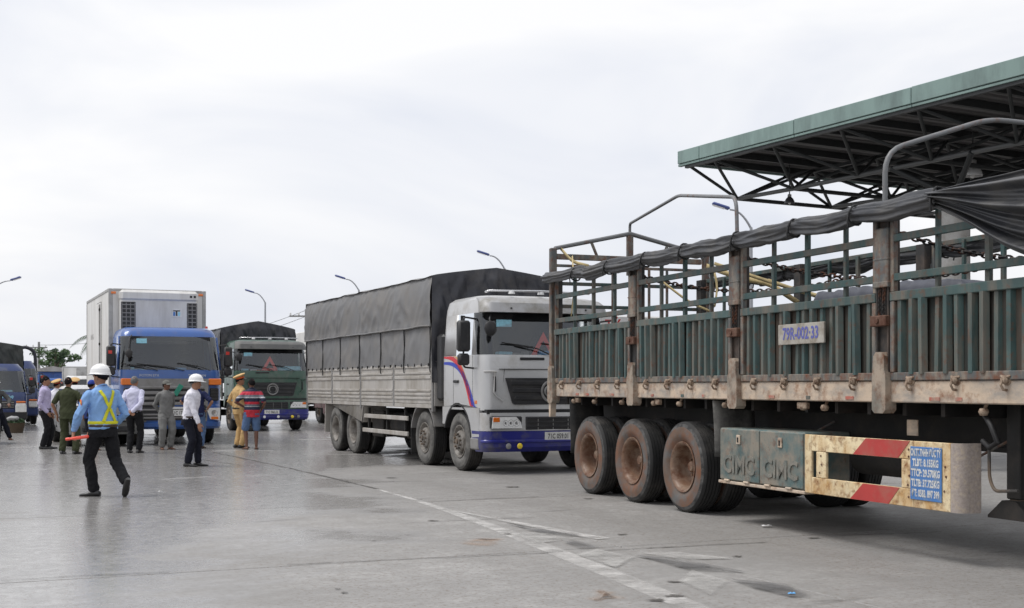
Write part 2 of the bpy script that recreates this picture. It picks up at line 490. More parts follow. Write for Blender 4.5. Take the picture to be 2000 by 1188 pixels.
M['cloth_camo'] = cloth('dark grey jacket', (.07, .07, .068), .4)
M['striped'] = stripes('red navy and grey striped jersey', [(.7, (.50, .03, .05)), (.915, (.02, .024, .055)), (.985, (.40, .40, .42)), (1.005, (.13, .14, .17)), (1.045, (.50, .03, .05)), (1.105, (.02, .024, .055)), (1.19, (.55, .55, .58)), (1.22, (.20, .21, .25)), (1.265, (.52, .04, .07)), (1.34, (.02, .024, .055))])
M['hi_vis'] = pm('yellow reflective tape', (.68, .66, .02), .5, var=.08)
M['baton'] = pm('red plastic baton', (.85, .08, .045), .35, coat=.4)
M['helmet'] = pm('white hard hat shell', (.80, .80, .80), .3, coat=.4, var=.03)
M['cap_blue'] = cloth('blue cap cloth', (.03, .06, .30))
M['cap_grey'] = cloth('faded camouflage cap cloth', (.20, .20, .185), .4)
M['cap_red'] = cloth('red cap band', (.40, .05, .03))
M['cap_orange'] = cloth('orange red cap band', (.60, .11, .03))
M['shoe_black'] = pm('black leather shoe', (.014, .013, .013), .35, coat=.2)
M['shoe_brown'] = pm('brown sandal', (.06, .035, .025), .6)
M['badge_orange'] = pm('orange sleeve badge', (.70, .16, .03), .7)
M['badge_yellow'] = pm('yellow badge emblem', (.75, .55, .05), .6)
M['leather'] = pm('brown leather belt', (.05, .028, .018), .5)
M['watch'] = pm('steel watch', (.6, .58, .5), .3, metal=.8)
M['paper'] = pm('paper scrap', (.72, .72, .72), .9)
M['paper_blue'] = pm('blue plastic scrap', (.12, .35, .65), .6)
M['board_green'] = pm('green card', (.03, .25, .17), .6)
M['sticker_blue'] = pm('pale blue sticker', (.30, .62, .75), .5, var=.2, scale=25)
M['basket'] = pm('woven basket', (.07, .05, .032), .9, var=.4, scale=30, bump=.6)
M['bag'] = pm('white plastic sack', (.30, .30, .30), .4, var=.15)
M['suv_grey'] = pm('grey metallic car paint', (.16, .165, .165), .3, metal=.5, coat=.5, var=.05, dirt=(.17, .16, .145), dirt_amt=.2)
M['suv_white'] = pm('silver white car paint', (.58, .58, .58), .3, metal=.3, coat=.5, var=.04)
M['stripe_red'] = pm('red door stripe', (.55, .03, .04), .4)
M['stripe_blue'] = pm('blue door stripe', (.03, .06, .45), .4)
M['stripe_yellow'] = pm('orange yellow door stripe', (.70, .33, .06), .4)

# ------------------------------------------------------------------ ground
def ground_material():
    m, nt, b = _nodes('wet worn concrete'); N, L = nt.nodes.new, nt.links.new
    geo = N('ShaderNodeNewGeometry')
    rot = N('ShaderNodeMapping'); rot.inputs['Rotation'].default_value = (0, 0, R(-24))
    L(geo.outputs['Position'], rot.inputs[0])

    def nz(sc, det=5, rg=.6, st=(1, 1, 1), dist=0.0):
        mm = N('ShaderNodeMapping'); mm.inputs['Scale'].default_value = st; L(rot.outputs[0], mm.inputs[0])
        n = N('ShaderNodeTexNoise'); n.inputs['Scale'].default_value = sc; n.inputs['Detail'].default_value = det
        n.inputs['Roughness'].default_value = rg; n.inputs['Distortion'].default_value = dist
        L(mm.outputs[0], n.inputs['Vector']); return n.outputs[0]

    def mr(src, a, c, lo=0.0, hi=1.0):
        r = N('ShaderNodeMapRange'); r.inputs[1].default_value = a; r.inputs[2].default_value = c
        r.inputs[3].default_value = lo; r.inputs[4].default_value = hi; L(src, r.inputs[0]); return r.outputs[0]

    def math_(op, a, c=None, val=None):
        n = N('ShaderNodeMath'); n.operation = op; n.use_clamp = True
        L(a, n.inputs[0])
        if c is not None: L(c, n.inputs[1])
        if val is not None: n.inputs[1].default_value = val
        return n.outputs[0]

    def mix(f, a, c):
        n = N('ShaderNodeMix'); n.data_type = 'RGBA'; L(f, n.inputs[0])
        for s, i in ((a, 6), (c, 7)):
            if isinstance(s, tuple): n.inputs[i].default_value = c4(s)
            else: L(s, n.inputs[i])
        return n.outputs[2]
    oi = N('ShaderNodeObjectInfo')
    base = mix(mr(nz(.35), .3, .7), (.27, .263, .254), (.46, .452, .44))
    base = mix(mr(nz(2.6, 6, .65), .36, .70, 0, .85), base, (.235, .229, .222))
    base = mix(mr(nz(7, 8, .74), .38, .62, 0, .75), base, (.225, .216, .205))
    base = mix(mr(nz(22, 6, .75), .50, .62, 0, .55), base, (.17, .160, .148))
    base = mix(mr(nz(16, 4, .6, (.10, 1.0, 1)), .46, .66, 0, .38), base, (.20, .195, .188))
    # tyre polished bands along the lanes
    base = mix(mr(nz(.8, 4, .6, (1.0, .05, 1)), .46, .66, 0, .55), base, (.19, .182, .172))
    base = mix(mr(nz(.9, 4, .6, (.06, 1.0, 1)), .48, .68, 0, .5), base, (.215, .209, .202))
    # brown grit scattered in patches
    grit = math_('MULTIPLY', mr(nz(26, 6, .75), .53, .64), mr(nz(.42, 4, .6), .30, .48))
    base = mix(math_('MULTIPLY', grit, val=.9), base, (.13, .095, .068))
    # oil spots and skid scuffs
    base = mix(mr(nz(1.3, 7, .66, (.35, 1.6, 1), .5), .62, .72, 0, .75), base, (.07, .066, .062))
    # sharp little dark flecks
    base = mix(mr(nz(60, 3, .7), .68, .74, 0, .6), base, (.06, .055, .05))
    # fine speckle of the aggregate
    base = mix(mr(nz(140, 2, .6), .42, .62, 0, .12), base, (.36, .35, .34))
    # rusty spill stains
    # wet zones: a broad film on the left, breaking up at its edges
    sep = N('ShaderNodeSeparateXYZ'); L(geo.outputs['Position'], sep.inputs[0])
    wetn = nz(.30, 6, .62, (.8, 1.25, 1), .4)
    side = mr(sep.outputs[0], 1.5, -3.5, -.26, .13)
    ad = N('ShaderNodeMath'); ad.operation = 'ADD'; L(wetn, ad.inputs[0]); L(side, ad.inputs[1])
    wet = mr(ad.outputs[0], .44, .54)
    base = mix(math_('MULTIPLY', wet, val=.22), base, (.20, .199, .203))
    hs = N('ShaderNodeHueSaturation'); L(base, hs.inputs['Color'])
    L(mr(oi.outputs['Random'], 0, 1, .94, 1.06), hs.inputs['Value'])
    L(hs.outputs[0], b.inputs['Base Color'])
    rgh = N('ShaderNodeMix'); rgh.data_type = 'FLOAT'
    L(wet, rgh.inputs[0]); L(mr(nz(5), .3, .7, .55, .75), rgh.inputs[2]); L(mr(nz(7, 5, .7), .3, .7, .12, .32), rgh.inputs[3])
    L(rgh.outputs[0], b.inputs['Roughness'])
    b.inputs['Specular IOR Level'].default_value = .5
    bp = N('ShaderNodeBump'); bp.inputs['Distance'].default_value = .006
    L(mr(wet, 0, 1, .35, .10), bp.inputs['Strength'])
    L(nz(55, 6, .7), bp.inputs['Height']); L(bp.outputs[0], b.inputs['Normal'])
    return m


M['ground'] = ground_material()
m = MB(); m.box(-900, 900, -60, 1800, -.6, -.011)
ground = m.build('ground', M['ground']); tag(ground, 'broad wet grey concrete apron', None, None, 'structure')
TH = R(24.3)
A1 = Vector((-math.sin(TH), math.cos(TH), 0)); B1 = Vector((math.cos(TH), math.sin(TH), 0))
O1 = Vector((-1.93, 17.85, 0))
SL, SW = 4.86, 7.5
m = MB(); m.bev(.011, SL - .011, .011, SW - .011, -.05, 0, .006)
slab_me = m.mesh('slab', M['ground'])
rz_sl = math.atan2(A1.y, A1.x)
for i in range(-4, 7):
    for j in range(-3, 3):
        p = O1 + A1 * (-2.21 + SL * i) - B1 * (SW * j)
        c = p + A1 * SL / 2 - B1 * SW / 2
        if c.y < 3 or abs(c.x) > c.y * .41 + 5: continue
        inst(slab_me, 'slab', ground, p, (0, 0, rz_sl))


def worn_paint(name, col, lo=.42, hi=.58):
    m, nt, b = _nodes(name); N, L = nt.nodes.new, nt.links.new
    geo = N('ShaderNodeNewGeometry')
    n = N('ShaderNodeTexNoise'); n.inputs['Scale'].default_value = 2.6; n.inputs['Detail'].default_value = 9
    n.inputs['Roughness'].default_value = .7
    L(geo.outputs['Position'], n.inputs['Vector'])
    r = N('ShaderNodeMapRange'); r.inputs[1].default_value = lo; r.inputs[2].default_value = hi
    r.inputs[3].default_value = 0; r.inputs[4].default_value = .85
    L(n.outputs[0], r.inputs[0])
    at = N('ShaderNodeAttribute'); at.attribute_name = 'wear'
    mu = N('ShaderNodeMath'); mu.operation = 'MULTIPLY'; L(r.outputs[0], mu.inputs[0]); L(at.outputs['Fac'], mu.inputs[1])
    L(mu.outputs[0], b.inputs['Alpha'])
    b.inputs['Base Color'].default_value = c4(col); b.inputs['Roughness'].default_value = .6
    return m


M['road_paint'] = worn_paint('worn white road paint', (.58, .565, .545), .34, .62)
M['road_paint_faint'] = worn_paint('ghost of old road paint', (.52, .51, .49), .34, .72)
M['asphalt_patch'] = worn_paint('dark filler strip', (.12, .118, .118), .30, .62)
M['orange_stain'] = worn_paint('orange dust stain', (.46, .29, .18), .30, 1.0)


def ribbon_px(pts, w):
    g = [G(*p) for p in pts]; L_ = []; R_ = []
    for i, p in enumerate(g):
        t = (g[min(i + 1, len(g) - 1)] - g[max(i - 1, 0)]).normalized()
        nrm = Vector((-t.y, t.x, 0)); ww = w[i] if isinstance(w, list) else w
        L_.append(p + nrm * ww / 2); R_.append(p - nrm * ww / 2)
    return L_ + R_[::-1]


def sheet(name, poly, z, mat, label, soft=.03):
    dense = []
    for a, c in zip(poly, poly[1:] + poly[:1]):
        k = max(1, int((c - a).length / .25)); dense += [a.lerp(c, i / k) for i in range(k)]
    n = len(dense); me_ = sum(dense, Vector()) / n; inner = []
    for i, p in enumerate(dense):       # pull each rim point inwards by the width of the worn edge
        t = (dense[(i + 1) % n] - dense[i - 1]).normalized(); nr = Vector((-t.y, t.x, 0))
        inner.append((p, nr))
    area = sum(a.x * c.y - c.x * a.y for a, c in zip(dense, dense[1:] + dense[:1]))
    sg = 1 if area > 0 else -1
    inner = [p + nr * sg * soft for p, nr in inner]
    m = MB(); m.add([(p.x, p.y, z) for p in dense + inner], [(i, (i + 1) % n, n + (i + 1) % n, n + i) for i in range(n)] + [tuple(range(n, 2 * n))])
    o = m.build(name, mat, fix=False); tag(o, label, None, None, 'structure')
    at = o.data.attributes.new('wear', 'FLOAT', 'POINT')
    at.data.foreach_set('value', [0.0] * n + [1.0] * n)
    return o


sheet('lane_marking', ribbon_px([(735, 956), (800, 974), (880, 1000), (960, 1029), (1040, 1060), (1100, 1084), (1180, 1116), (1260, 1149), (1330, 1178), (1400, 1208)], [.08, .12, .17, .20, .22, .24, .24, .24, .24, .24]), .004, M['road_paint'], 'worn white line running across the concrete')
sheet('lane_marking', ribbon_px([(892, 1000), (980, 1017), (1040, 1028), (1100, 1040), (1180, 1054)], [.06, .13, .16, .18, .2]), .008, M['road_paint'], 'worn white branch line splitting off toward the trailer')
for poly in ([(1120, 1086), (1165, 1074), (1245, 1090), (1205, 1112)], [(1322, 1138), (1352, 1115), (1430, 1138), (1388, 1166)],
             [(1250, 1082), (1330, 1080), (1440, 1094), (1330, 1096)], [(990, 1044), (1060, 1040), (1130, 1054), (1050, 1064)]):
    sheet('hatch_marking', [G(*p) for p in poly], .012, M['road_paint_faint'], 'faded block of the hatched road marking', .05)
for poly in ([(990, 1024), (1060, 1036), (1135, 1047), (1110, 1051), (1040, 1042)], [(1098, 1061), (1122, 1057), (1180, 1071), (1128, 1074)],
             [(1238, 1087), (1300, 1092), (1380, 1104), (1465, 1121), (1400, 1119), (1340, 1116)], [(1424, 1134), (1540, 1144), (1590, 1168), (1540, 1170), (1470, 1152)]):
    sheet('dark_patch', [G(*p) for p in poly], .016, M['asphalt_patch'], 'dark filler strip between the road markings', .05)
for cx, cy, w in ((940, 1058, .3), (1180, 1166, .22)):
    c = G(cx, cy); poly = []
    for k in range(18):
        a = k / 18 * 2 * math.pi; rr = w * (.6 + .5 * noise.noise((math.cos(a) * 1.7 + cx, math.sin(a) * 1.7, 0)))
        poly.append(c + Vector((rr * 1.0 * math.cos(a), rr * 2.0 * math.sin(a), 0)))
    sheet('orange_stain', poly, .005, M['orange_stain'], 'orange dust stain on the concrete', .10)
# scraps of litter
def scrap(px, py, s, mat, label):
    c = G(px, py); m = MB()
    def f(u, v):
        x, y = (u - .5) * s, (v - .5) * s * .7
        return (c.x + x, c.y + y, .022 + .02 * abs(noise.noise((u * 3 + px, v * 3, 0))))
    m.grid(f, 5, 4)
    o = m.build('litter_scrap', mat); tag(o, label, 'litter')
    sm = o.modifiers.new('thickness', 'SOLIDIFY'); sm.thickness = .002
def seam(pts, w, label):
    g = []
    for a, c in zip(pts[:-1], pts[1:]):
        for k in range(12): g.append((a[0] + (c[0] - a[0]) * k / 12, a[1] + (c[1] - a[1]) * k / 12))
    g.append(pts[-1])
    ws = [w * (.45 + .75 * abs(noise.noise((k * .37, pts[0][0], 1)))) for k in range(len(g))]
    g = [(x, y + .9 * noise.noise((k * .5, pts[0][1], 4))) for k, (x, y) in enumerate(g)]
    sheet('joint_seam', ribbon_px(g, ws), .006, M['seam_dark'], label, w * .12)
M['seam_dark'] = worn_paint('dirt filled joint', (.075, .068, .06), .22, .48)
seam([(418, 884), (520, 905), (640, 932), (738, 956)], .09, 'dirty joint running to the start of the white line')
seam([(330, 893), (400, 899), (470, 909)], .06, 'short crack in front of the blue truck')
seam([(560, 1104), (700, 1097), (900, 1089), (1100, 1079)], .035, 'transverse joint left of the white line')
seam([(1180, 1076), (1340, 1068), (1500, 1060)], .045, 'transverse joint in front of the trailer wheels')
seam([(852, 980), (950, 975), (1052, 971)], .05, 'transverse joint beyond the white line')
seam([(0, 1135), (150, 1126), (330, 1118)], .03, 'transverse joint at the lower left')
seam([(0, 908), (110, 906), (240, 906)], .06, 'transverse joint behind the walking guard')
seam([(1640, 1046), (1740, 1044), (1840, 1040)], .05, 'transverse joint under the trailer side guard')
def spot(px, py, s, seed):
    c = G(px, py); rnd = random.Random(seed); poly = []
    for k in range(16):
        a = k / 16 * 2 * math.pi; rr = s * (.55 + .6 * rnd.random()); poly.append(c + Vector((rr * 1.2 * math.cos(a), rr * 1.1 * math.sin(a), 0)))
    sheet('oil_spot', poly, .0075, M['seam_dark'], 'small dark spot on the concrete', s * .4)
for k, (x, y, s_) in enumerate(((765, 934, .10), (1000, 952, .12), (845, 1018, .06), (992, 1044, .05), (1320, 1138, .06), (1318, 1166, .07), (1215, 1045, .05), (1440, 1088, .06), (1150, 975, .08), (660, 1152, .03), (672, 1159, .03), (730, 1057, .03), (1590, 1052, .06), (1280, 1174, .07))): spot(x, y, s_, k)
scrap(1497, 1031, .10, M['paper'], 'crumpled white paper scrap on the concrete beside the trailer wheels')
scrap(1546, 1166, .05, M['paper_blue'], 'tiny blue plastic scrap beside the dark filler strip')
scrap(313, 963, .05, M['paper'], 'small white scrap on the wet concrete right of the walking guard')

# ------------------------------------------------------------------ toll canopy
cv = empty('toll_canopy', (3.41, 25.7, 0), math.atan2(-.875, .483), 'green edged toll station canopy on a steel space frame', 'canopy')
LX, LY = 17.0, 30.0
edges = [0, .72] + [.72 + 2.78 * k for k in range(1, 7)]
for a, c in zip(edges[:-1], edges[1:]):
    one('fascia_panel', M['fascia'], cv, 'bev', a + .006, c - .006, -.03, .03, 6.01, 6.27 + .002 * a, .008)
    one('fascia_lip', M['fascia'], cv, 'bev', a + .006, c - .006, -.015, .07, 5.955, 6.0, .006)
for k in range(10):
    one('fascia_panel', M['fascia'], cv, 'bev', -.03, .03, .04 + 3 * k, 3 * k + 3.03, 6.0, 6.27, .008)
m = MB()   # folded roof sheet
nf = 68
poly = []
for k in range(nf):
    x = .08 + (LX - .16) * k / nf
    w = (LX - .16) / nf
    poly += [(x, 6.14), (x + w * .3, 6.14), (x + w * .4, 6.10), (x + w * .9, 6.10)]
top = [(p[0], p[1] + .012) for p in poly[::-1]]
m.prism(poly + top, .08, LY)
m.build('roof_sheet', M['canopy_sheet'], cv)
for k in range(19):
    x = .35 + .9 * k
    one('purlin', M['canopy_steel'], cv, 'box', x, x + .07, .05, LY, 5.97, 6.095)
strut = MB().cyl((0, 0, 0), (0, 0, 1), 1, n=8).mesh('truss_strut', M['canopy_steel'])
chord = MB().cyl((0, 0, 0), (0, 0, 1), 1, n=8).mesh('chord_pipe', M['canopy_chord'])


def strut_to(me, name, a, c, r, parent):
    a, c = Vector(a), Vector(c); d = c - a
    o = inst(me, name, parent, a); o.rotation_mode = 'QUATERNION'
    o.rotation_quaternion = d.to_track_quat('Z', 'Y'); o.scale = (r, r, d.length)
    return o


UX = [.3] + [1.1 + 1.75 * k for k in range(9)]
UY = [.05 + 2.6 * k for k in range(9)]
ZU, ZL = 5.94, 5.34
low = {}
for j in range(8):
    for i in range(9):
        low[i, j] = ((.22 if i == 0 else UX[i] + .875), UY[j] + 1.28, ZL)
    low[0, j] = (.25, UY[j] + 1.28, ZL + .03)
    for i in range(1, 9): low[i, j] = (UX[i] + .875, UY[j] + 1.28, ZL)
rest = MB()
for j in range(8):
    for i in range(9):
        n_ = low[i, j]
        ups = [(UX[max(i - 0, 0)], UY[j]), (UX[min(i + 1, 9)], UY[j]), (UX[i], UY[j + 1]), (UX[min(i + 1, 9)], UY[j + 1])]
        for ux, uy in ups:
            if j < 5: strut_to(strut, 'truss_strut', (ux, uy, ZU), n_, .032, cv)
            else: rest.cyl((ux, uy, ZU), n_, .032, n=6)
        if i < 8: strut_to(chord, 'chord_pipe', n_, low[i + 1, j], .042, cv)
        if j < 7: strut_to(strut, 'chord_pipe', n_, low[i, j + 1], .042, cv)
o = rest.build('truss_strut', M['canopy_steel'], cv); o['kind'] = 'stuff'
for j in range(9):
    one('top_chord', M['canopy_steel'], cv, 'box', .2, 15.2, UY[j] - .04, UY[j] + .04, 5.90, 5.965)
for (x, y) in ((5.45, 1.9), (5.45, 14.3), (14.2, 1.9), (14.2, 14.3)):
    m = MB(); m.lathe([(0, 0), (.36, 0), (.36, .35), (.26, .37), (.26, 4.6), (.34, 4.65), (.34, 4.75), (0, 4.75)], 28, Matrix.Translation((x, y, 0)))
    m.build('column', M['column'], cv)
    for sx, sy in ((-.9, -.6), (.9, -.6), (-.9, 2.0), (.9, 2.0)):
        strut_to(strut, 'column_strut', (x, y, 4.75), (x + sx, y + sy, ZL), .05, cv)


def pendant(px, py, d, r, mat, top_z, label):
    c = P(px, py, d)
    t = empty('pendant_lamp', (c.x, c.y, 0), 0, label, 'lamp', 'pendant lamps under the canopy')
    m = MB(); T = Matrix.Translation((0, 0, c.z))
    m.lathe([(r, -.75 * r), (r * 1.02, -.70 * r), (r * .93, -.3 * r), (r * .7, .15 * r), (r * .42, .45 * r), (r * .36, .5 * r)], 24, T)
    m.lathe([(r * .34, .5 * r), (r * .68, .14 * r), (r * .91, -.3 * r), (r, -.75 * r)], 24, T)
    m.build('lamp_shade', mat, t, 60)
    m = MB(); m.lathe([(0, .5 * r), (r * .38, .5 * r), (r * .38, .95 * r), (r * .2, 1.05 * r), (0, 1.05 * r)], 16, T); m.build('ballast_housing', M['box_grey'], t)
    m = MB(); m.cyl((0, 0, c.z + 1.0 * r), (0, 0, top_z), .012, n=6); m.build('hanging_rod', M['canopy_steel'], t)
    m = MB(); m.ball((0, 0, c.z - .45 * r), r * .3, r * .3, r * .55); m.build('bulb', M['lamp_clear'], t, 180)


pendant(1900, 331, 22.3, .165, M['lamp_shade'], 6.0, 'large silver bell lamp hanging under the canopy at the right')
pendant(1542, 390, 25.6, .105, M['lamp_shade_dark'], 6.0, 'small dark bell lamp hanging near the canopy corner')

# ------------------------------------------------------------------ wheels
def wheel_meshes(key, Rr, w, style, tyre_wall, rim_mat, hub_mat=None):
    """local z axis is the axle; outer face towards +z (z = 0 is the outer face)"""
    h = w / 2
    rr = Rr * .535                      # rim radius
    tread = MB()
    prof = []
    # tread with grooves
    n_g = 5
    z0, z1 = -.03, -w + .03
    prof.append((Rr - .028, -.012))
    prof.append((Rr - .006, z0))
    for k in range(n_g):
        a = z0 + (z1 - z0) * (k + .35) / n_g
        c = z0 + (z1 - z0) * (k + .6) / n_g
        prof += [(Rr, a), (Rr - .012, a - .002), (Rr - .012, c + .002), (Rr, c)]
    prof += [(Rr - .006, z1), (Rr - .028, -w + .012)]
    tread.lathe(prof, 44)
    tread.mi = 1
    wall = [(Rr - .028, -.012), (Rr - .055, .0), (Rr - .062, .004), (Rr - .13, .012), (Rr - .17, .010), (rr + .05, -.005), (rr + .012, -.02), (rr - .01, -.045)]
    tread.mi = 2; tread.lathe(wall[:3], 44)
    tread.mi = 1; tread.lathe(wall[2:], 44)
    tread.mi = 0
    tread.lathe([(r, -w - z) for r, z in wall][::-1], 44)
    tyre = tread.mesh(key + ' wheel', [M['tyre'], tyre_wall, M['tyre_scuff'] if tyre_wall is M['tyre_rust'] else tyre_wall], 50, fix=False)
    rim = MB()
    if style == 'dish':      # outer wheel of a pair: deep bowl
        rim.lathe([(rr - .02, -.05), (rr + .016, -.012), (rr + .014, -.002), (rr - .004, -.004), (rr - .03, -.03), (rr - .04, -.10), (rr - .045, -.19),
                   (rr - .075, -.225), (rr * .66, -.235), (rr * .55, -.23), (rr * .5, -.23), (rr * .48, -.22), (0, -.22)], 40)
    elif style == 'front':   # convex front wheel
        rim.lathe([(rr - .02, -.05), (rr + .014, -.012), (rr + .012, -.002), (rr - .006, -.004), (rr - .03, -.035), (rr - .06, -.075),
                   (rr * .74, -.075), (rr * .66, -.01), (rr * .5, .012), (rr * .3, .014), (rr * .28, .03), (0, .034)], 40)
    else:                    # car alloy
        rim.lathe([(rr - .01, -.04), (rr + .01, -.008), (rr - .01, -.012), (rr - .03, -.05), (rr * .3, -.03), (rr * .2, -.015), (0, -.012)], 32)
    rim_me = rim.mesh(key + ' rim', rim_mat, 40, fix=False)
    hub = MB()
    if style == 'dish':
        hub.lathe([(rr * .40, -.22), (rr * .40, -.20), (rr * .26, -.19), (rr * .23, -.12), (rr * .18, -.105), (0, -.10)], 24)
        for k in range(10):
            a = 2 * math.pi * k / 10; x, y = rr * .52 * math.cos(a), rr * .52 * math.sin(a)
            hub.cyl((x, y, -.23), (x, y, -.185), .016, n=6)
    elif style == 'front':
        for k in range(10):
            a = 2 * math.pi * k / 10; x, y = rr * .46 * math.cos(a), rr * .46 * math.sin(a)
            hub.cyl((x, y, -.01), (x, y, .05), .018, n=6)
        hub.cyl((0, 0, 0), (0, 0, .055), rr * .2, rr * .17, n=20)
    else:
        star = []
        for k in range(5):
            for da, r_ in ((-.13, rr - .03), (.13, rr - .03), (.5, .06), (.756, .06)):
                a = 2 * math.pi * k / 5 + da; star.append((r_ * math.cos(a), r_ * math.sin(a)))
        hub.prism(star, -.03, -.008, 'z')
    hub_me = hub.mesh(key + ' hub', hub_mat or M['hub_dark'], 40)
    holes_me = None
    if style != 'car':       # dark hand holes of the disc
        holes = MB(); zz, rh, sz = (-.071, .80, .032) if style == 'front' else (-.233, .70, .03)
        for k in range(8):
            a = 2 * math.pi * (k + .5) / 8; x, y = rr * rh * math.cos(a), rr * rh * math.sin(a)
            holes.cyl((x, y, zz - .01), (x, y, zz), sz, n=10)
        holes_me = holes.mesh(key + ' hand holes', M['rubber_black'], 40)
    return tyre, rim_me, hub_me, holes_me


W_TRAIL = wheel_meshes('trailer', .525, .27, 'dish', M['tyre_rust'], M['rim_rust'], M['rim_rust'])
W_DUAL = wheel_meshes('dual', .51, .27, 'dish', M['tyre_dusty'], M['rim_grey'])
W_FRONT = wheel_meshes('front', .51, .28, 'front', M['tyre_dusty'], M['rim_grey'])
W_FRONTD = wheel_meshes('darkfront', .51, .28, 'front', M['tyre'], M['hub_dark'])
W_LIGHT = wheel_meshes('light', .39, .21, 'front', M['tyre'], M['hub_dark'])
W_CAR = wheel_meshes('car', .36, .24, 'car', M['tyre'], M['hub_dark'], M['chrome'])


def wheel(set_, parent, x, y, side, z=None):
    """side -1: outer face towards -y, +1 towards +y"""
    rad = max(v.co.x for v in set_[0].vertices)
    rot = (R(90), random.uniform(0, 6.28) * 0, 0) if side < 0 else (R(-90), 0, 0)
    o = inst(set_[0], 'wheel', parent, (x, y, rad if z is None else z), rot)
    s = random.uniform(0, 6.28)
    inst(set_[1], 'rim', o, (0, 0, 0), (0, 0, s)); inst(set_[2], 'hub', o, (0, 0, 0), (0, 0, s))
    if set_[3]: inst(set_[3], 'hand_holes', o, (0, 0, 0), (0, 0, s))['kind'] = 'stuff'
    return o


# ------------------------------------------------------------------ the trailer
M['pocket'] = pm('dusty green pocket steel', (.21, .195, .165), .75, var=.2, dirt=(.37, .30, .235), dirt_amt=.45, dirt_scale=4, rust=(.16, .075, .04), rust_amt=.3)
TR_O = Vector((1.006, 17.0, 0)); TR_RZ = math.atan2(-math.cos(R(20.5)), math.sin(R(20.5)))
tr = empty('semi_trailer', TR_O, TR_RZ, 'long rusty green slatted cargo trailer with brown wheels', 'trailer')
POSTS = [-1.185, 1.45, 3.92, 6.415, 8.9, 11.2]
TW = 2.5
rib = MB()
rib.prism([(-.042, 0), (.042, 0), (.022, -.046), (-.022, -.046)], 1.56, 2.20, 'z')
rib_me = rib.mesh('rib', M['trailer_rib'])
m = MB(); m.lathe([(0, .055), (.022, .05), (.035, .03), (.03, .01), (.045, .008), (.045, 0)], 12, Matrix.Rotation(R(90), 4, 'X'))
m.tube([(.0, -.05, .0), (.0, -.062, -.04), (.0, -.04, -.075), (0, -.005, -.08)], .011, 6)
m.tube([(-.05, -.012, .028), (0, -.04, .02), (.05, -.012, .028)], .012, 6)
hook_me = m.mesh('latch_hook', M['tan_hook'])
m = MB(); m.bev(-.11, .11, -.055, 0, 1.98, 2.075, .008); m.cyl((0, -.07, 2.03), (0, 0, 2.03), .025, n=10)
latch_me = m.mesh('latch_bracket', M['rusty'])
m = MB(); m.prism([(-.095, 1.25), (-.06, 1.22), (.06, 1.22), (.095, 1.25), (.095, 1.56), (.075, 1.60), (.075, 1.72), (.04, 1.755), (-.04, 1.755), (-.075, 1.72), (-.075, 1.60), (-.095, 1.56)], -.055, .06)
pocket_me = m.mesh('post_pocket', M['pocket'])
m = MB(); m.bev(-.095, .095, -.03, .05, 2.34, 2.84, .012); m.bev(-.11, .11, -.036, .04, 2.32, 2.37, .006); m.bev(-.102, .102, -.034, .04, 2.56, 2.575, .003)
sleeve_me = m.mesh('post_sleeve', M['trailer_grey'])
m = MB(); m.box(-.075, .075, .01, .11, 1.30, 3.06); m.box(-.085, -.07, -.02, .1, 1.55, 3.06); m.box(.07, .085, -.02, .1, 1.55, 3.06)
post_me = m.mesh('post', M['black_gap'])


def oval_chain(mb, pts, link=.05, r=.007):
    """chain of oval links along a polyline"""
    pts = [Vector(p) for p in pts]
    seg = []; 
    for a, c in zip(pts[:-1], pts[1:]):
        n = max(1, int((c - a).length / 0.01)); seg += [a.lerp(c, k / n) for k in range(n)]
    seg.append(pts[-1]); step = max(1, int(link * .72 / .01)); k = 0
    flip = 0
    while k + step < len(seg):
        p, q = seg[k], seg[k + step]; t = (q - p).normalized(); c = (p + q) / 2
        u = Vector((0, 0, 1)) if abs(t.z) < .8 else Vector((0, 1, 0))
        u = (u - t * u.dot(t)).normalized(); w = t.cross(u)
        if flip % 2: u = w
        ring = [c + t * (link / 2 * math.cos(a)) + u * (link * .30 * math.sin(a)) for a in [i / 10 * 2 * math.pi for i in range(11)]]
        mb.tube(ring, r, 5, cap=False); k += step; flip += 1


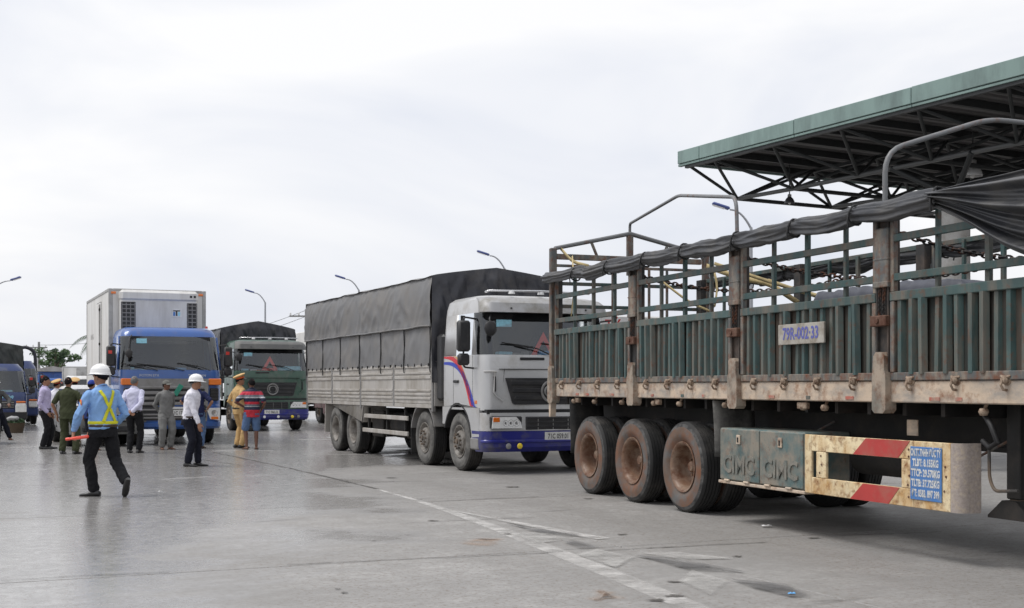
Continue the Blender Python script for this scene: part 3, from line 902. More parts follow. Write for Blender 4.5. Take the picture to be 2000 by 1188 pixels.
def trailer_side(yp, o):
    """o = -1 for the near side, +1 for the far one"""
    fl = 1 if o < 0 else -1       # mirror factor for depth towards the inside
    S = Matrix.Diagonal((1, fl, 1, 1)); S.translation = Vector((0, yp, 0))
    rotz = 0 if o < 0 else math.pi
    def bx(name, mat, x0, x1, d0, d1, z0, z1, b=.006):
        m = MB(); m.bev(x0, x1, d0, d1, z0, z1, b, S); return m.build(name, mat, tr)
    bx('skirt_beam', M['trailer_skirt'], POSTS[0] - .05, POSTS[-1], .012, .12, 1.315, 1.502, .01)
    for k, (p0, p1) in enumerate(zip(POSTS[:-1], POSTS[1:])):
        x0, x1 = p0 + (.06 if k == 0 else .10), p1 - .10
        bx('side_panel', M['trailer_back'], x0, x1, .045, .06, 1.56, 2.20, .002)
        bx('top_rail', M['trailer_rib'], x0, x1, -.012, .07, 2.195, 2.275)
        bx('bottom_rail', M['trailer_grey'], x0, x1, -.004, .07, 1.506, 1.575)
        for xx in (x0, x1 - .055): bx('stile', M['trailer_grey'], xx, xx + .055, -.008, .065, 1.577, 2.193)
        n = 15
        for i in range(n):
            x = x0 + .055 + (x1 - x0 - .11) * (i + .5) / n
            inst(rib_me, 'rib', tr, (x + random.uniform(-.006, .006), yp + fl * .046, 0), (random.uniform(-.016, .016), random.uniform(-.010, .010), rotz + random.uniform(-.05, .05)))
        for z in (2.40, 2.74):
            bx('rack_rail', M['trailer_green'], x0 + .03, x1 - .03, .0, .04, z - .032, z + .032, .004)
        bx('rack_rail', M['trailer_green'], x0 + .03, x1 - .03, .0, .05, 3.015, 3.07, .004)
        for xx in (x0 + .0, x1 - .045): bx('rack_bar', M['trailer_grey'], xx, xx + .045, -.004, .046, 2.277, 3.06, .004)
        for fr in (.24, .5, .77):
            xx = x0 + (x1 - x0) * fr; w = .02 if fr != .5 else .028
            bx('rack_bar', M['trailer_green'], xx - w, xx + w, .041, .08, 2.277, 3.05, .004)
        for i in range(4):
            x = x0 + .10 + (x1 - x0 - .2) * (i + .3) / 3.7
            inst(hook_me, 'latch_hook', tr, (x, yp + fl * .012, 1.505), (0, 0, rotz))
        if o < 0:
            for i in range(3):
                x = x0 + .15 + (x1 - x0 - .4) * (i + random.random()) / 3
                bx('reflector', random.choice([M['faded_red'], M['faded_red'], M['trailer_rib']]), x, x + random.uniform(.06, .14), .006, .013, 1.335, 1.365, .001)
    for k, p in enumerate(POSTS):
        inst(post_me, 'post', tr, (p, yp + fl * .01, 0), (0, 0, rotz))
        inst(pocket_me, 'post_pocket', tr, (p, yp + fl * .005, 0), (0, 0, rotz))
        if k: 
            inst(sleeve_me, 'post_sleeve', tr, (p, yp, 0), (0, 0, rotz))
            inst(latch_me, 'latch_bracket', tr, (p - .01, yp, 0), (0, R(random.uniform(-3, 3)), rotz))
            if o < 0:
                m = MB()
                oval_chain(m, [(p - .03, yp - .01, 2.33), (p - .035, yp - .015, 2.08)], .04, .006)
                oval_chain(m, [(p + .03, yp - .01, 2.33), (p + .02, yp - .015, 2.08)], .04, .006)
                m.build('latch_chain', M['chain'], tr, fix=False)


trailer_side(0.0, -1)
trailer_side(TW, +1)
one('deck', M['dark_steel'], tr, 'box', -1.18, 11.1, .125, 2.375, 1.36, 1.46)
# rear frame and gable
for y in (.0, TW):
    m = MB(); s = 1 if y == 0 else -1
    m.bev(-1.27, -1.19, y - .03, y + .07 * 1, 1.30, 3.46, .012)
    m.build('rear_post', M['trailer_grey'], tr)
    m = MB(); m.prism([(-1.26, 1.31), (-1.17, 1.31), (-1.20, 1.02), (-1.25, 1.02)], y - .035, y + .05); m.build('rear_foot', M['trailer_skirt'], tr)
m = MB(); m.tube([(-1.23, .02, 3.40), (-1.23, .06, 3.46), (-1.23, 1.25, 3.72), (-1.23, 2.44, 3.46), (-1.23, 2.48, 3.40)], .034, 8); m.build('gable_pipe', M['pipe_grey'], tr)
one('gable_header', M['trailer_grey'], tr, 'bev', -1.26, -1.20, .06, 2.44, 3.30, 3.38, .006)
one('gable_rail', M['trailer_grey'], tr, 'bev', -1.25, -1.21, .06, 2.44, 3.19, 3.23, .006)
one('gable_post', M['trailer_grey'], tr, 'bev', -1.265, -1.195, 1.205, 1.295, 3.1, 3.69, .006)
for y0, y1 in ((.72, .62), (1.78, 1.88)):
    m = MB(); m.cyl((-1.23, y0, 3.36), (-1.23, y1, 3.585), .022); m.build('gable_brace', M['trailer_grey'], tr)
for z in (2.27, 2.62, 2.95):
    one('gate_rail', M['trailer_green'], tr, 'bev', -1.25, -1.21, .06, 2.44, z - .025, z + .025, .004)
for k in range(1, 8):
    y = .06 + 2.38 * k / 8
    one('gate_bar', M['trailer_grey'], tr, 'bev', -1.205, -1.175, y - .018, y + .018, 2.2, 3.2, .004)
one('tailgate', M['trailer_green'], tr, 'bev', -1.235, -1.19, .075, 2.425, 1.34, 2.22, .008)
# roof pipes
def tl(px, py, d):           # a point given by its sight line, moved into the trailer's frame
    return tr_inv @ P(px, py, d)
tr_inv = (Matrix.Translation(TR_O) @ Matrix.Rotation(TR_RZ, 4, 'Z')).inverted()
def bend(pts, rad=.12, n=5):
    pts = [Vector(p) for p in pts]; out = [pts[0]]
    for a, b_, c in zip(pts[:-2], pts[1:-1], pts[2:]):
        d1 = (a - b_); d2 = (c - b_); r = min(rad, d1.length * .45, d2.length * .45)
        p, q = b_ + d1.normalized() * r, b_ + d2.normalized() * r
        for k in range(n + 1):
            t = k / n; out.append(p.lerp(b_, t).lerp(b_.lerp(q, t), t))
    out.append(pts[-1]); return out
m = MB(); m.tube(bend([(-1.23, 1.25, 3.70), (-1.23, 1.25, 3.87), tl(1325, 382, 15.76), tl(1438, 385, 13.4), (3.92, .02, 2.9)], .16), .021, 10)
m.build('roof_pipe', M['pipe_grey'], tr, 60)
k2 = Vector((6.415, 1.15, 3.885))
m = MB(); m.tube(bend([(6.415, .02, 2.95), (6.415, .02, 3.52), k2, (6.415, 2.3, 3.87), (6.415, 2.47, 3.0)], .2), .023, 10)
m.build('roof_pipe', M['pipe_grey'], tr, 60)
m = MB(); m.tube(bend([(11.2, .02, 2.95), (11.2, .02, 3.52), (11.2, 1.15, 3.88), (11.2, 2.3, 3.87), (11.2, 2.47, 3.0)], .2), .03, 10)
m.build('roof_pipe', M['pipe_grey'], tr, 60)
one('head_board', M['trailer_green'], tr, 'bev', 11.2, 11.26, 0, TW, 1.32, 3.05, .01)

# number sign on the side
m = MB(); x0, x1 = 5.17 - .38, 5.17 + .38
xa = 4.8; xb = 5.58
m.bev(xa, xb, -.040, -.018, 1.865, 2.065, .004); pl = m.build('number_sign', M['sign_plate'], tr, label='grey sign with blue registration lettering')
lettering('79R-002·33', .165, M['ink_blue'], pl, ((xa + xb) / 2, -.0425, 1.965), (0, -1, 0), .80, 0, .004)

# running gear
for i, x in enumerate((0, 1.33, 2.66)):
    for yy, s in ((-.0 + .03, -1), (TW - .03, 1)):
        wheel(W_TRAIL, tr, x, yy, s)
        wheel(W_TRAIL, tr, x, yy + (-s) * .34, s)
    m = MB(); m.cyl((x, .3, .525), (x, TW - .3, .525), .075, n=14); m.build('axle', M['dark_steel'], tr)
    for y in (.78, TW - .78):
        m = MB(); m.tube([(x - .55, y, .92), (x - .3, y, .78), (x, y, .68), (x + .3, y, .78), (x + .55, y, .92)], .05, 6, sq=.8); m.build('leaf_spring', M['dark_steel'], tr)
for y in (.62, TW - .78):
    m = MB(); m.box(-1.1, 11, y, y + .16, 1.30, 1.36); m.box(-1.1, 11, y + .07, y + .09, .94, 1.30); m.box(-1.1, 11, y, y + .16, .90, .94)
    m.build('chassis_beam', M['dark_steel'], tr)
for k in range(24):
    x = -1.0 + k * .5
    one('cross_member', M['dark_steel'], tr, 'box', x, x + .05, .14, TW - .14, 1.20, 1.36)
for x in (-.68, 3.36):
    for yy in (0.04, TW - .56):
        m = MB()
        def f(u, v, x=x, yy=yy):
            return (x + .05 * math.sin(v * 1.6) + .012 * math.sin(u * 6), yy + u * .52, 1.30 - v * (.62 if x > 0 else .78))
        def g(u, v, x=x, yy=yy):
            q = f(u, v); return (q[0] - .012, q[1], q[2])
        m.grid(f, 6, 8)
        fl_ = m.build('mud_flap', M['tyre_dusty'] if x > 0 else M['tyre'], tr)
        sm = fl_.modifiers.new('thickness', 'SOLIDIFY'); sm.thickness = .012
for x, mt in ((-.55, 0), (.15, 1), (1.0, 1), (1.9, 0), (2.55, 1), (3.6, 0), (5.1, 1), (5.45, 1), (7.6, 1), (8.3, 1)):
    m = MB(); m.lathe([(0, .03), (.03, .025), (.042, 0), (.03, -.03), (0, -.035)], 12, Matrix.Translation((x, .06, 1.255)))
    m.cyl((x, .06, 1.255), (x, .1, 1.33), .014, n=6); m.build('rope_knob', M['tan_hook'], tr, 60)
for x in (-.45, 1.98, 5.02, 5.08):
    one('marker_lamp', M['tan_hook'], tr, 'bev', x, x + .1, .03, .08, 1.235, 1.30, .008)
for x in (4.2, 6.9):
    m = MB(); m.cyl((x + .55, .66, 1.1), (x, .05, .62), .012, n=6); m.build('brace_rod', M['trailer_grey'], tr)
one('tag_plate', M['trailer_skirt'], tr, 'bev', 6.35, 6.5, .3, .31, 1.02, 1.16, .003)
# toolbox
m = MB(); m.bev(3.63, 5.235, -.02, .5, .45, 1.01, .012); m.build('toolbox', M['box_green'], tr)
tb = tr.children[-1]
tb = [c for c in tr.children if c.name.startswith('toolbox')][0]
one('shelf_edge', M['trailer_skirt'], tb, 'bev', 3.61, 5.25, -.035, .5, .415, .447, .006)
for xa_, xb_ in ((3.645, 4.43), (4.445, 5.22)):
    d = one('toolbox_door', M['box_green'], tb, 'bev', xa_, xb_, -.032, -.018, .462, 1.0, .008)
    xc = (xa_ + xb_) / 2
    m = MB(); m.bev(xc - .035, xc + .035, -.048, -.03, .845, .945, .006); m.build('lock_plate', M['trailer_skirt'], tb)
    one('lock', M['dark_steel'], tb, 'bev', xc - .014, xc + .016, -.053, -.046, .865, .92, .004)
    lt = lettering('CIMC', .26, M['box_emboss'], tb, (xc, -.038, .62), (0, -1, 0), 1.0, .006, .006)
    lt.name = 'embossed_lettering'
    for q in (.15, .65):
        m = MB(); m.cyl((xa_ + q * (xb_ - xa_), -.045, .455), (xa_ + (q + .12) * (xb_ - xa_), -.045, .455), .012, n=8); m.build('hinge', M['trailer_skirt'], tb)
# painted side guard
gd0, gd1 = 5.25, 7.44
gz0, gz1 = .435, .995
guard = one('side_guard', M['guard_yellow'], tr, 'bev', gd0, gd0 + .11, -.03, .0, gz0, gz1, .006)
def gbar(name, mat, x0, x1, z0, z1, d0=-.03, d1=.0, parent=guard): return one(name, mat, parent, 'bev', x0, x1, d0, d1, z0, z1, .005)
gbar('guard_rail', M['guard_yellow'], gd0 + .113, 6.86, gz1 - .155, gz1)
gbar('guard_rail', M['guard_yellow'], gd0 + .113, 6.86, gz0, gz0 + .155)
gbar('guard_upright', M['guard_yellow'], gd0 + .19, gd0 + .35, gz0 + .158, gz1 - .158)
gbar('guard_upright', M['guard_yellow'], 6.70, 6.86, gz0 + .158, gz1 - .158)
gbar('guard_plate', M['guard_yellow'], 6.863, 7.32, gz0, gz1)
# rounded end that turns inward
m = MB()
pts = [(7.323, -.03)]
for k in range(7):
    a = R(80) * k / 6; pts.append((7.34 + .10 * math.sin(a), -.03 + .10 * (1 - math.cos(a))))
pts.append((7.455, .16)); inner = [(p[0] - .02, p[1] + .02) for p in pts[::-1]]; inner[-1] = (7.323, 0.0)
m.prism(pts + inner, gz0, gz1, 'z'); m.build('guard_end', M['guard_grey'], guard, 50)
for z0, z1, xs in ((gz1 - .153, gz1 - .002, (6.02, 6.21, 6.86, 6.66)), (gz0 + .002, gz0 + .153, (5.98, 6.17, 6.72, 6.53))):
    m = MB(); m.prism([(xs[0], z0), (xs[1], z1), (xs[2] - .04, z1), (xs[3] - .0, z0)], -.0335, -.0305); m.build('red_stripe', M['guard_red'], guard)
sg = gbar('data_sign', M['sign_blue'], 6.83, 7.225, .505, .95, -.040, -.033); sg.name = 'data_sign'
sg['label'] = 'small blue sign with white weight lettering'
for k, (t, sx) in enumerate((('CN.TT.TNHH ĐỨC TÝ', .46), ('TLBT: 8.155KG', .62), ('TTCP: 29.570KG', .62), ('TLTB: 37.725KG', .62), ('ĐT: 0583. 897 399', .55))):
    lettering(t, .083, M['ink_white'], sg, (7.027, -.0425, .90 - k * .085), (0, -1, 0), sx, 0, .0035)
for x, z in ((6.80, .92), (6.80, .86), (6.81, .70), (6.79, .62), (7.26, .8), (7.27, .72), (7.25, .6), (5.52, .80), (5.53, .72), (5.5, .64), (6.8, .52)):
    m = MB(); m.lathe([(0, .006), (.009, .004), (.011, 0)], 8, Matrix.Translation((x, -.032, z)) @ Matrix.Rotation(R(90), 4, 'X')); m.build('bolt', M['rusty'], guard)
# landing leg, air tank, spare gear
for y in (.28, TW - .28):
    lg = one('landing_leg', M['dark_steel'], tr, 'bev', 7.60, 7.75, y, y + .15, .56, 1.32, .01)
    one('inner_leg', M['hub_dark'], lg, 'box', 7.62, 7.73, y + .02, y + .13, .45, .57)
    m = MB(); m.prism([(7.44, .40), (7.91, .40), (7.91, .42), (7.75, .55), (7.60, .55), (7.44, .42)], y - .04, y + .19); m.build('landing_foot', M['dark_steel'], lg)
    m = MB(); m.tube(bend([(7.50, y - .08, 1.0), (7.505, y - .08, .72), (7.56, y - .08, .62), (7.82, y - .08, .64)], .06), .014, 8); m.build('crank_handle', M['hub_dark'], lg)
m = MB(); m.cyl((5.4, .55, .78), (6.3, .55, .78), .17, n=20); m.build('air_tank', M['dark_steel'], tr)
m = MB(); m.tube([(7.52, .12, 1.25), (7.68, .06, 1.15), (7.74, .07, 1.02), (7.62, .1, .97), (7.52, .12, 1.02)], .022, 8); m.build('air_hose', M['rubber_black'], tr, 60)

# rolled up side tarpaulins
def rolled_tarp(yp, o, label, drape):
    TIES = [-.15, .92, 1.98, 2.95, 4.1, 5.17, 6.14, 7.25]
    xe = 7.25 if drape else 11.1
    if not drape: TIES += [8.3, 9.4, 10.4]
    t = empty('rolled_tarpaulin', tr.matrix_basis @ Vector((0, yp, 0)), TR_RZ, label, 'tarpaulin', 'tarpaulins rolled up along the trailer top')
    m = MB()
    def f(u, v):
        x = -1.27 + (xe + 1.27) * u; a = v * 2 * math.pi
        i = max([k for k, tt in enumerate(TIES) if tt <= x] or [0]); j = min(i + 1, len(TIES) - 1)
        span = max(.3, TIES[j] - TIES[i]); w = (x - TIES[i]) / span if x >= TIES[0] else 1.0
        w = min(1, max(0, w)); sag = math.sin(w * math.pi); cinch = 1 - .13 * math.exp(-((w * span) / .07) ** 2) - .13 * math.exp(-(((1 - w) * span) / .07) ** 2)
        n1_ = noise.noise((x * 1.1, yp * 7, 3.1)); n2_ = noise.noise((x * 2.7, yp, 8.4))
        ph = .55 * n1_ + x * .18
        fo = 1 - 2 * abs(math.sin(2.5 * a + ph * 2.2)); fo2 = 1 - 2 * abs(math.sin(4.5 * a - ph * 3.1 + 1.3))
        rad = .070 * cinch * (1 + .16 * fo + .12 * fo2 + .05 * math.sin(13 * a + ph * 6) + .14 * noise.noise((x * 2.2, math.cos(a) * 2.5, math.sin(a) * 2.5 + yp)) + .09 * (1 - 2 * abs(noise.noise((x * 5 + math.sin(a) * 3, math.cos(a) * 3, 6 + yp)))))
        zc = 2.99 - .012 * sag + .015 * n2_
        if x < .2: zc += .02
        y = o * (.085) + o * -rad * 1.0 * math.cos(a) * -1
        return (x, y, zc - .012 * sag + (rad * 1.08 + .008 * sag) * math.sin(a))
    m.grid(f, 420, 64, True)
    m.build('tarp_roll', M['tarp'], t, 180)
    for x in TIES:
        mm = MB()
        ring = [(x + .012 * math.sin(3 * a), o * .085 + .082 * math.cos(a), 2.985 + .088 * math.sin(a)) for a in [k / 14 * 2 * math.pi for k in range(15)]]
        mm.tube(ring, .011, 6, cap=False); mm.tube([(x, o * .17, 2.99), (x + .02, o * .19, 2.93), (x + .015, o * .18, 2.87)], .009, 6)
        mm.build('tie_rope', M['rubber_black'], t, 60)
    if drape:
        m = MB()
        def g(u, v):       # loose sheet fanning out from the last tie
            x = 7.18 + 4.0 * u
            e = min(1, u * 2.3)
            zb = 2.93 - .80 * e ** .95 + .08 * noise.noise((x * 1.3, 0, 5))
            zt = 3.05
            z = zt + (zb - zt) * v
            fold = (.045 * math.sin(v * 24 + 1.1 * math.sin(u * 5)) + .03 * math.sin(v * 41 - u * 3)) * min(1, .35 + u * 3)
            lump = .05 * noise.noise((x * 1.6, v * 4, 2.2))
            return (x, -.10 - .07 * math.sin(min(1, v * 1.6) * math.pi) + fold + lump - .05 * e * (1 - v), z)
        m.grid(g, 110, 90)
        dd = m.build('loose_drape', M['tarp'], t, 180)
        sm = dd.modifiers.new('thickness', 'SOLIDIFY'); sm.thickness = .006
    return t


bpy.context.view_layer.update()
rolled_tarp(0.0, -1, 'grey tarpaulin rolled and tied along the near top rail of the green trailer', True)
rolled_tarp(TW, 1, 'grey tarpaulin rolled and tied along the far top rail of the green trailer', False)


def in_trailer(name, mb, mat, label, cat, group=None, smooth=180, solid=0):
    o = mb.build(name, mat, None, smooth); o.location = TR_O; o.rotation_euler = (0, 0, TR_RZ); tag(o, label, cat, group)
    if solid:
        sm = o.modifiers.new('thickness', 'SOLIDIFY'); sm.thickness = solid
    return o


m = MB()
def f(u, v):
    x = 4.0 + 3.2 * u; y = .35 + 1.85 * v
    e = min(1, 6 * u, 6 * (1 - u)) * min(1, 7 * v, 7 * (1 - v))
    h = .93 + .07 * noise.noise((x * 1.1, y * 1.3, 0)) + .05 * abs(noise.noise((x * 5, y * 2 + x * 2, 4)))
    return (x, y, 1.47 + e ** .5 * h)
m.grid(f, 80, 50)
in_trailer('cargo_tarpaulin', m, M['cargo_cloth'], 'crumpled dark blue tarpaulin over cargo inside the trailer', 'tarpaulin')
m = MB()
def f(u, v):
    x = 7.3 + 2.0 * u; y = .9 + 1.35 * v
    e = min(1, 3 * u, 3 * (1 - u)) * min(1, 4 * v, 4 * (1 - v))
    return (x, y, 1.47 + e ** .5 * (1.02 + .06 * noise.noise((x * 2, y * 2, 9))))
m.grid(f, 40, 30)
in_trailer('cargo_tarpaulin', m, M['tarp_dark'], 'low black tarpaulin heap inside the trailer by the pale column', 'tarpaulin')


def strap(pts, w, label):
    pts = bend(pts, .3, 6); m = MB(); vs = []
    for i, p in enumerate(pts):
        t = (pts[min(i + 1, len(pts) - 1)] - pts[max(0, i - 1)]).normalized()
        s_ = t.cross(Vector((0, 1, 0))).normalized() * w / 2
        vs += [p + s_, p - s_]
    m.add(vs, [(2 * i, 2 * i + 1, 2 * i + 3, 2 * i + 2) for i in range(len(pts) - 1)])
    in_trailer('webbing_strap', m, M['strap'], label, 'strap', 'yellow straps in the trailer', solid=.004)


strap([tl(1393, 522, 14.6), tl(1402, 560, 14.5), tl(1396, 600, 14.4)], .045, 'yellowed strap hanging straight down behind the trailer slats')
strap([tl(1380, 520, 14.5), tl(1450, 545, 14.1), tl(1500, 552, 13.8), tl(1560, 592, 13.4)], .06, 'broad yellowed strap slanting down across the trailer cargo')
strap([tl(1395, 515, 14.3), tl(1520, 556, 13.6), tl(1605, 580, 13.0), tl(1640, 584, 12.8)], .04, 'thin yellowed strap, the longest one over the cargo')
strap([tl(1500, 548, 13.6), tl(1560, 568, 13.3), tl(1618, 586, 13.0)], .04, 'short yellowed strap lying between two longer straps')
strap([tl(1290, 548, 15.6), tl(1345, 590, 15.0), tl(1395, 612, 14.7)], .03, 'narrow strap descending to the trailer side near the rear post')
strap([tl(1095, 485, 18.2), tl(1118, 512, 18.0), tl(1150, 520, 17.8)], .05, 'frayed pale strap knotted at the rear top corner of the trailer')
strap([tl(1118, 500, 17.9), tl(1122, 560, 17.8), tl(1116, 618, 17.7)], .04, 'pale strap hanging down the trailer rear corner')


def chain(a, c, sag, label):
    a, c = Vector(a), Vector(c); m = MB(); pts = []
    for k in range(21):
        t = k / 20; p = a.lerp(c, t); p.z -= sag * 4 * t * (1 - t); pts.append(p)
    oval_chain(m, pts, .075, .010)
    o = m.build('chain', M['chain'], None, 180, fix=False); o.location = TR_O; o.rotation_euler = (0, 0, TR_RZ)
    tag(o, label, 'chain', 'chains strung across the trailer')


chain((6.42, .08, 2.83), (7.25, 2.42, 2.75), .22, 'dark chain sagging across the trailer behind the drooping tarpaulin')
chain((7.0, 2.3, 2.7), (9.3, .5, 2.72), .12, 'dark chain hanging in the open gap under the drooping tarpaulin')
chain((3.95, .08, 2.83), (5.0, 2.42, 2.72), .18, 'dark chain sagging across the trailer above the yellow straps')
chain((1.5, .08, 2.83), (2.6, 2.42, 2.80), .18, 'dark chain sagging across the trailer next to the rear bay')

# ------------------------------------------------------------------ vehicles: ring hulls
def ring(z, xf, xb, W, rf, rb, side_x, bow=.0, nF=4, nC=6):
    """closed plan outline at height z: list of (point, segment tag); x forward, -y is the right side"""
    h = W / 2; half = []
    for k in range(nF):
        y = -(h - rf) * k / nF; half.append(((xf - bow * (y / h) ** 2, y, z), 'F'))
    xc = xf - bow * ((h - rf) / h) ** 2
    for k in range(nC):
        a = R(90) * k / nC; half.append(((xc - rf + rf * math.cos(a), -(h - rf) - rf * math.sin(a), z), 'C'))
    xs = [xc - rf] + [min(max(x, xb + rb), xc - rf) for x in side_x]
    for i, x in enumerate(xs): half.append(((x, -h, z), 'S%d' % i))
    nB = 3
    for k in range(nB):
        a = R(90) * k / nB; half.append(((xb + rb - rb * math.sin(a), -h + rb - rb * math.cos(a), z), 'K'))
    for k in range(4):
        half.append(((xb, -(h - rb) * (1 - k / 4), z), 'B'))
    half.append(((xb, 0, z), 'B'))
    other = [((p[0], -p[1], p[2]), t) for p, t in half[1:-1]][::-1]
    tags = [t for p, t in half[:-1]]
    full = [p for p, t in half] + [p for p, t in other]
    alltags = tags + tags[::-1]
    return full, alltags


class Hull:
    def __init__(s, levels, side_x, bow=.0):
        s.r = []; s.side_x = side_x
        for (z, xf, xb, W, rf, rb) in levels:
            pts, s.tags = ring(z, xf, xb, W, rf, rb, side_x, bow); s.r.append([Vector(p) for p in pts])
        s.n = len(s.tags)

    def part(s, name, mat, parent, k0, k1, tags=None, off=0.0, cap_top=False, cap_bot=False, smooth=35, sides=(-1, 1), thick=0.0):
        m = MB(); n = s.n
        ring_c = []
        for k in range(k0, k1 + 1):
            pts = s.r[k]
            if off:
                c = sum(pts, Vector()) / n
                q = []
                for i, p in enumerate(pts):
                    d = pts[(i + 1) % n] - pts[i - 1]; nr = Vector((d.y, -d.x, 0)).normalized()
                    if nr.dot(p - c) < 0: nr = -nr
                    q.append(p + nr * off)
                pts = q
            ring_c.append(pts)
        vs = [p for r_ in ring_c for p in r_]; fs = []
        for k in range(k1 - k0):
            for i in range(n):
                sd = -1 if i < n // 2 else 1
                if tags is None or (s.tags[i] in tags and sd in sides):
                    a = k * n + i; b = k * n + (i + 1) % n
                    fs.append((a, b, b + n, a + n))
        if cap_top: fs.append(tuple((k1 - k0) * n + i for i in range(n)))
        if cap_bot: fs.append(tuple(range(n))[::-1])
        used = sorted({i for f in fs for i in f}); mp_ = {o_: i for i, o_ in enumerate(used)}
        m.add([vs[i] for i in used], [tuple(mp_[i] for i in f) for f in fs])
        o = m.build(name, mat, parent, smooth)
        if thick:
            sm = o.modifiers.new('thickness', 'SOLIDIFY'); sm.thickness = thick; sm.offset = -1
        return o


def plate(parent, x, y, z, body, w=.46, h=.13, ink='ink_black', sx=.8):
    p = one('number_plate', M['white_plate'], parent, 'bev', x - .012, x, y - w / 2, y + w / 2, z - h / 2, z + h / 2, .004)
    lettering(body, h * .78, M[ink], p, (x + .002, y, z), (1, 0, 0), sx, 0, .002)


def mirror(parent, x, y, z, s, big=.42, mark=False, reach=.25):
    h = s * (y + reach)
    m = MB(); m.bev(x - .07, x + .07, h - .11, h + .11, z - big / 2, z + big / 2, .035); mo = m.build('side_mirror', M['dark_plastic'], parent, 40)
    m = MB(); m.bev(x - .06, x + .06, h - .10, h + .10, z - big / 2 - .23, z - big / 2 - .03, .035); m.build('wide_mirror', M['dark_plastic'], mo, 40)
    m = MB(); m.tube(bend([(x - .05, s * (y - .02), z + big / 2 + .03), (x, h, z + big / 2 + .06), (x, h, z - big / 2 - .26), (x - .05, s * (y - .02), z - big / 2 - .28)], .06), .016, 8); m.build('mirror_arm', M['dark_plastic'], mo, 60)
    if mark: one('marker', M['lamp_red'], mo, 'bev', x + .071, x + .076, h - .07, h + .02, z + .05, z + .13, .002)


def warning_triangle(truck, x, y, z, s, label):
    T = truck.matrix_basis
    t = empty('warning_triangle', T @ Vector((x, y, 0)), truck.rotation_euler[2], label, 'triangle', 'warning triangles behind windscreens')
    m = MB(); h = s * .866
    for k in range(3):
        a0 = R(90 + 120 * k); a1 = R(210 + 120 * k)
        p0 = Vector((0, math.cos(a0), math.sin(a0))) * s * .577; p1 = Vector((0, math.cos(a1), math.sin(a1))) * s * .577
        i0, i1 = p0 * .46, p1 * .46
        c = Vector((0, 0, z + s * .29)); d = Vector((.008, 0, 0))
        q = [p0, p1, i1, i0]
        m.add([c + p + d for p in q] + [c + p - d for p in q], [(0, 1, 2, 3), (7, 6, 5, 4), (0, 4, 5, 1), (3, 2, 6, 7)])
    m.build('frame', M['red_flag'], t)
    m = MB(); m.box(-.02, .02, -s * .4, s * .4, z - .012, z + .0); m.build('foot', M['dark_plastic'], t)


def cab_interior(t, W, x_ws, x_back, z_floor, z_dash, z_top, seats=True):
    one('cab_wall', M['cab_inner'], t, 'box', x_back + .05, x_back + .07, -W / 2 + .06, W / 2 - .06, z_floor, z_top)
    m = MB(); m.bev(x_ws - .55, x_ws - .06, -W / 2 + .08, W / 2 - .08, z_floor, z_dash, .05); m.build('dashboard', M['cab_inner'], t)
    if seats:
        for y in (-.62 * W / 2.5, .62 * W / 2.5):
            m = MB(); m.bev(x_back + .22, x_back + .36, y - .24, y + .24, z_floor, z_dash + .38, .06); m.bev(x_back + .22, x_back + .33, y - .13, y + .13, z_dash + .40, z_dash + .58, .05); m.build('seat', M['seat_cloth'], t)
    m = MB(); ringp = [(x_ws - .62 + .10 * math.sin(a), .55 * W / 2.5 + .23 * math.cos(a), z_dash + .08 + .20 * math.sin(a)) for a in [k / 20 * 2 * math.pi for k in range(21)]]
    m.tube(ringp, .016, 6, cap=False); m.build('steering_wheel', M['rubber_black'], t, 60)


def dash_clutter(t, W, x, z, seed=1, blue=False):
    rnd = random.Random(seed)
    mats = [M['paper'], M['sticker_blue'], M['lamp_orange'], M['cloth_grey'], M['paper_blue']]
    for k in range(6):
        y = rnd.uniform(-W * .42, W * .42); w = rnd.uniform(.05, .16); h = rnd.uniform(.03, .09)
        m = MB(); m.bev(x - rnd.uniform(.10, .2), x - .02, y - w, y + w, z + .002, z + h, .015); m.build('dashboard_item', rnd.choice(mats), t)


def wipers(t, x0, z0, spec):
    for (y0, y1, z1, xs) in spec:
        m = MB(); m.tube([(x0 + .03, y0, z0), (x0 + .02, y0 + (y1 - y0) * .45, z0 + (z1 - z0) * .75), (xs, y1, z1)], .012, 6)
        m.tube([(xs, y1 - (y1 - y0) * .45 * 1.1, z1 - .02), (xs + .0, y1 + (y1 - y0) * .35, z1 + .05)], .012, 6)
        m.build('wiper', M['rubber_black'], t)


def cargo_wrinkle(x, z, seed, amp=.02, diag=.7):
    w = noise.noise((x * 1.3 + seed, z * 1.1, 1.7)) * .9
    n_ = noise.noise(((x + diag * z) * 3.2 + w * 2, (z - diag * x) * .8 + seed, 4.0))
    r_ = 1 - abs(noise.noise(((x - diag * z) * 2.6 + seed, z * 1.3 + w, 9.0))) * 2
    return amp * (.6 * n_ + .5 * max(0, r_) ** 3 + .4 * w)


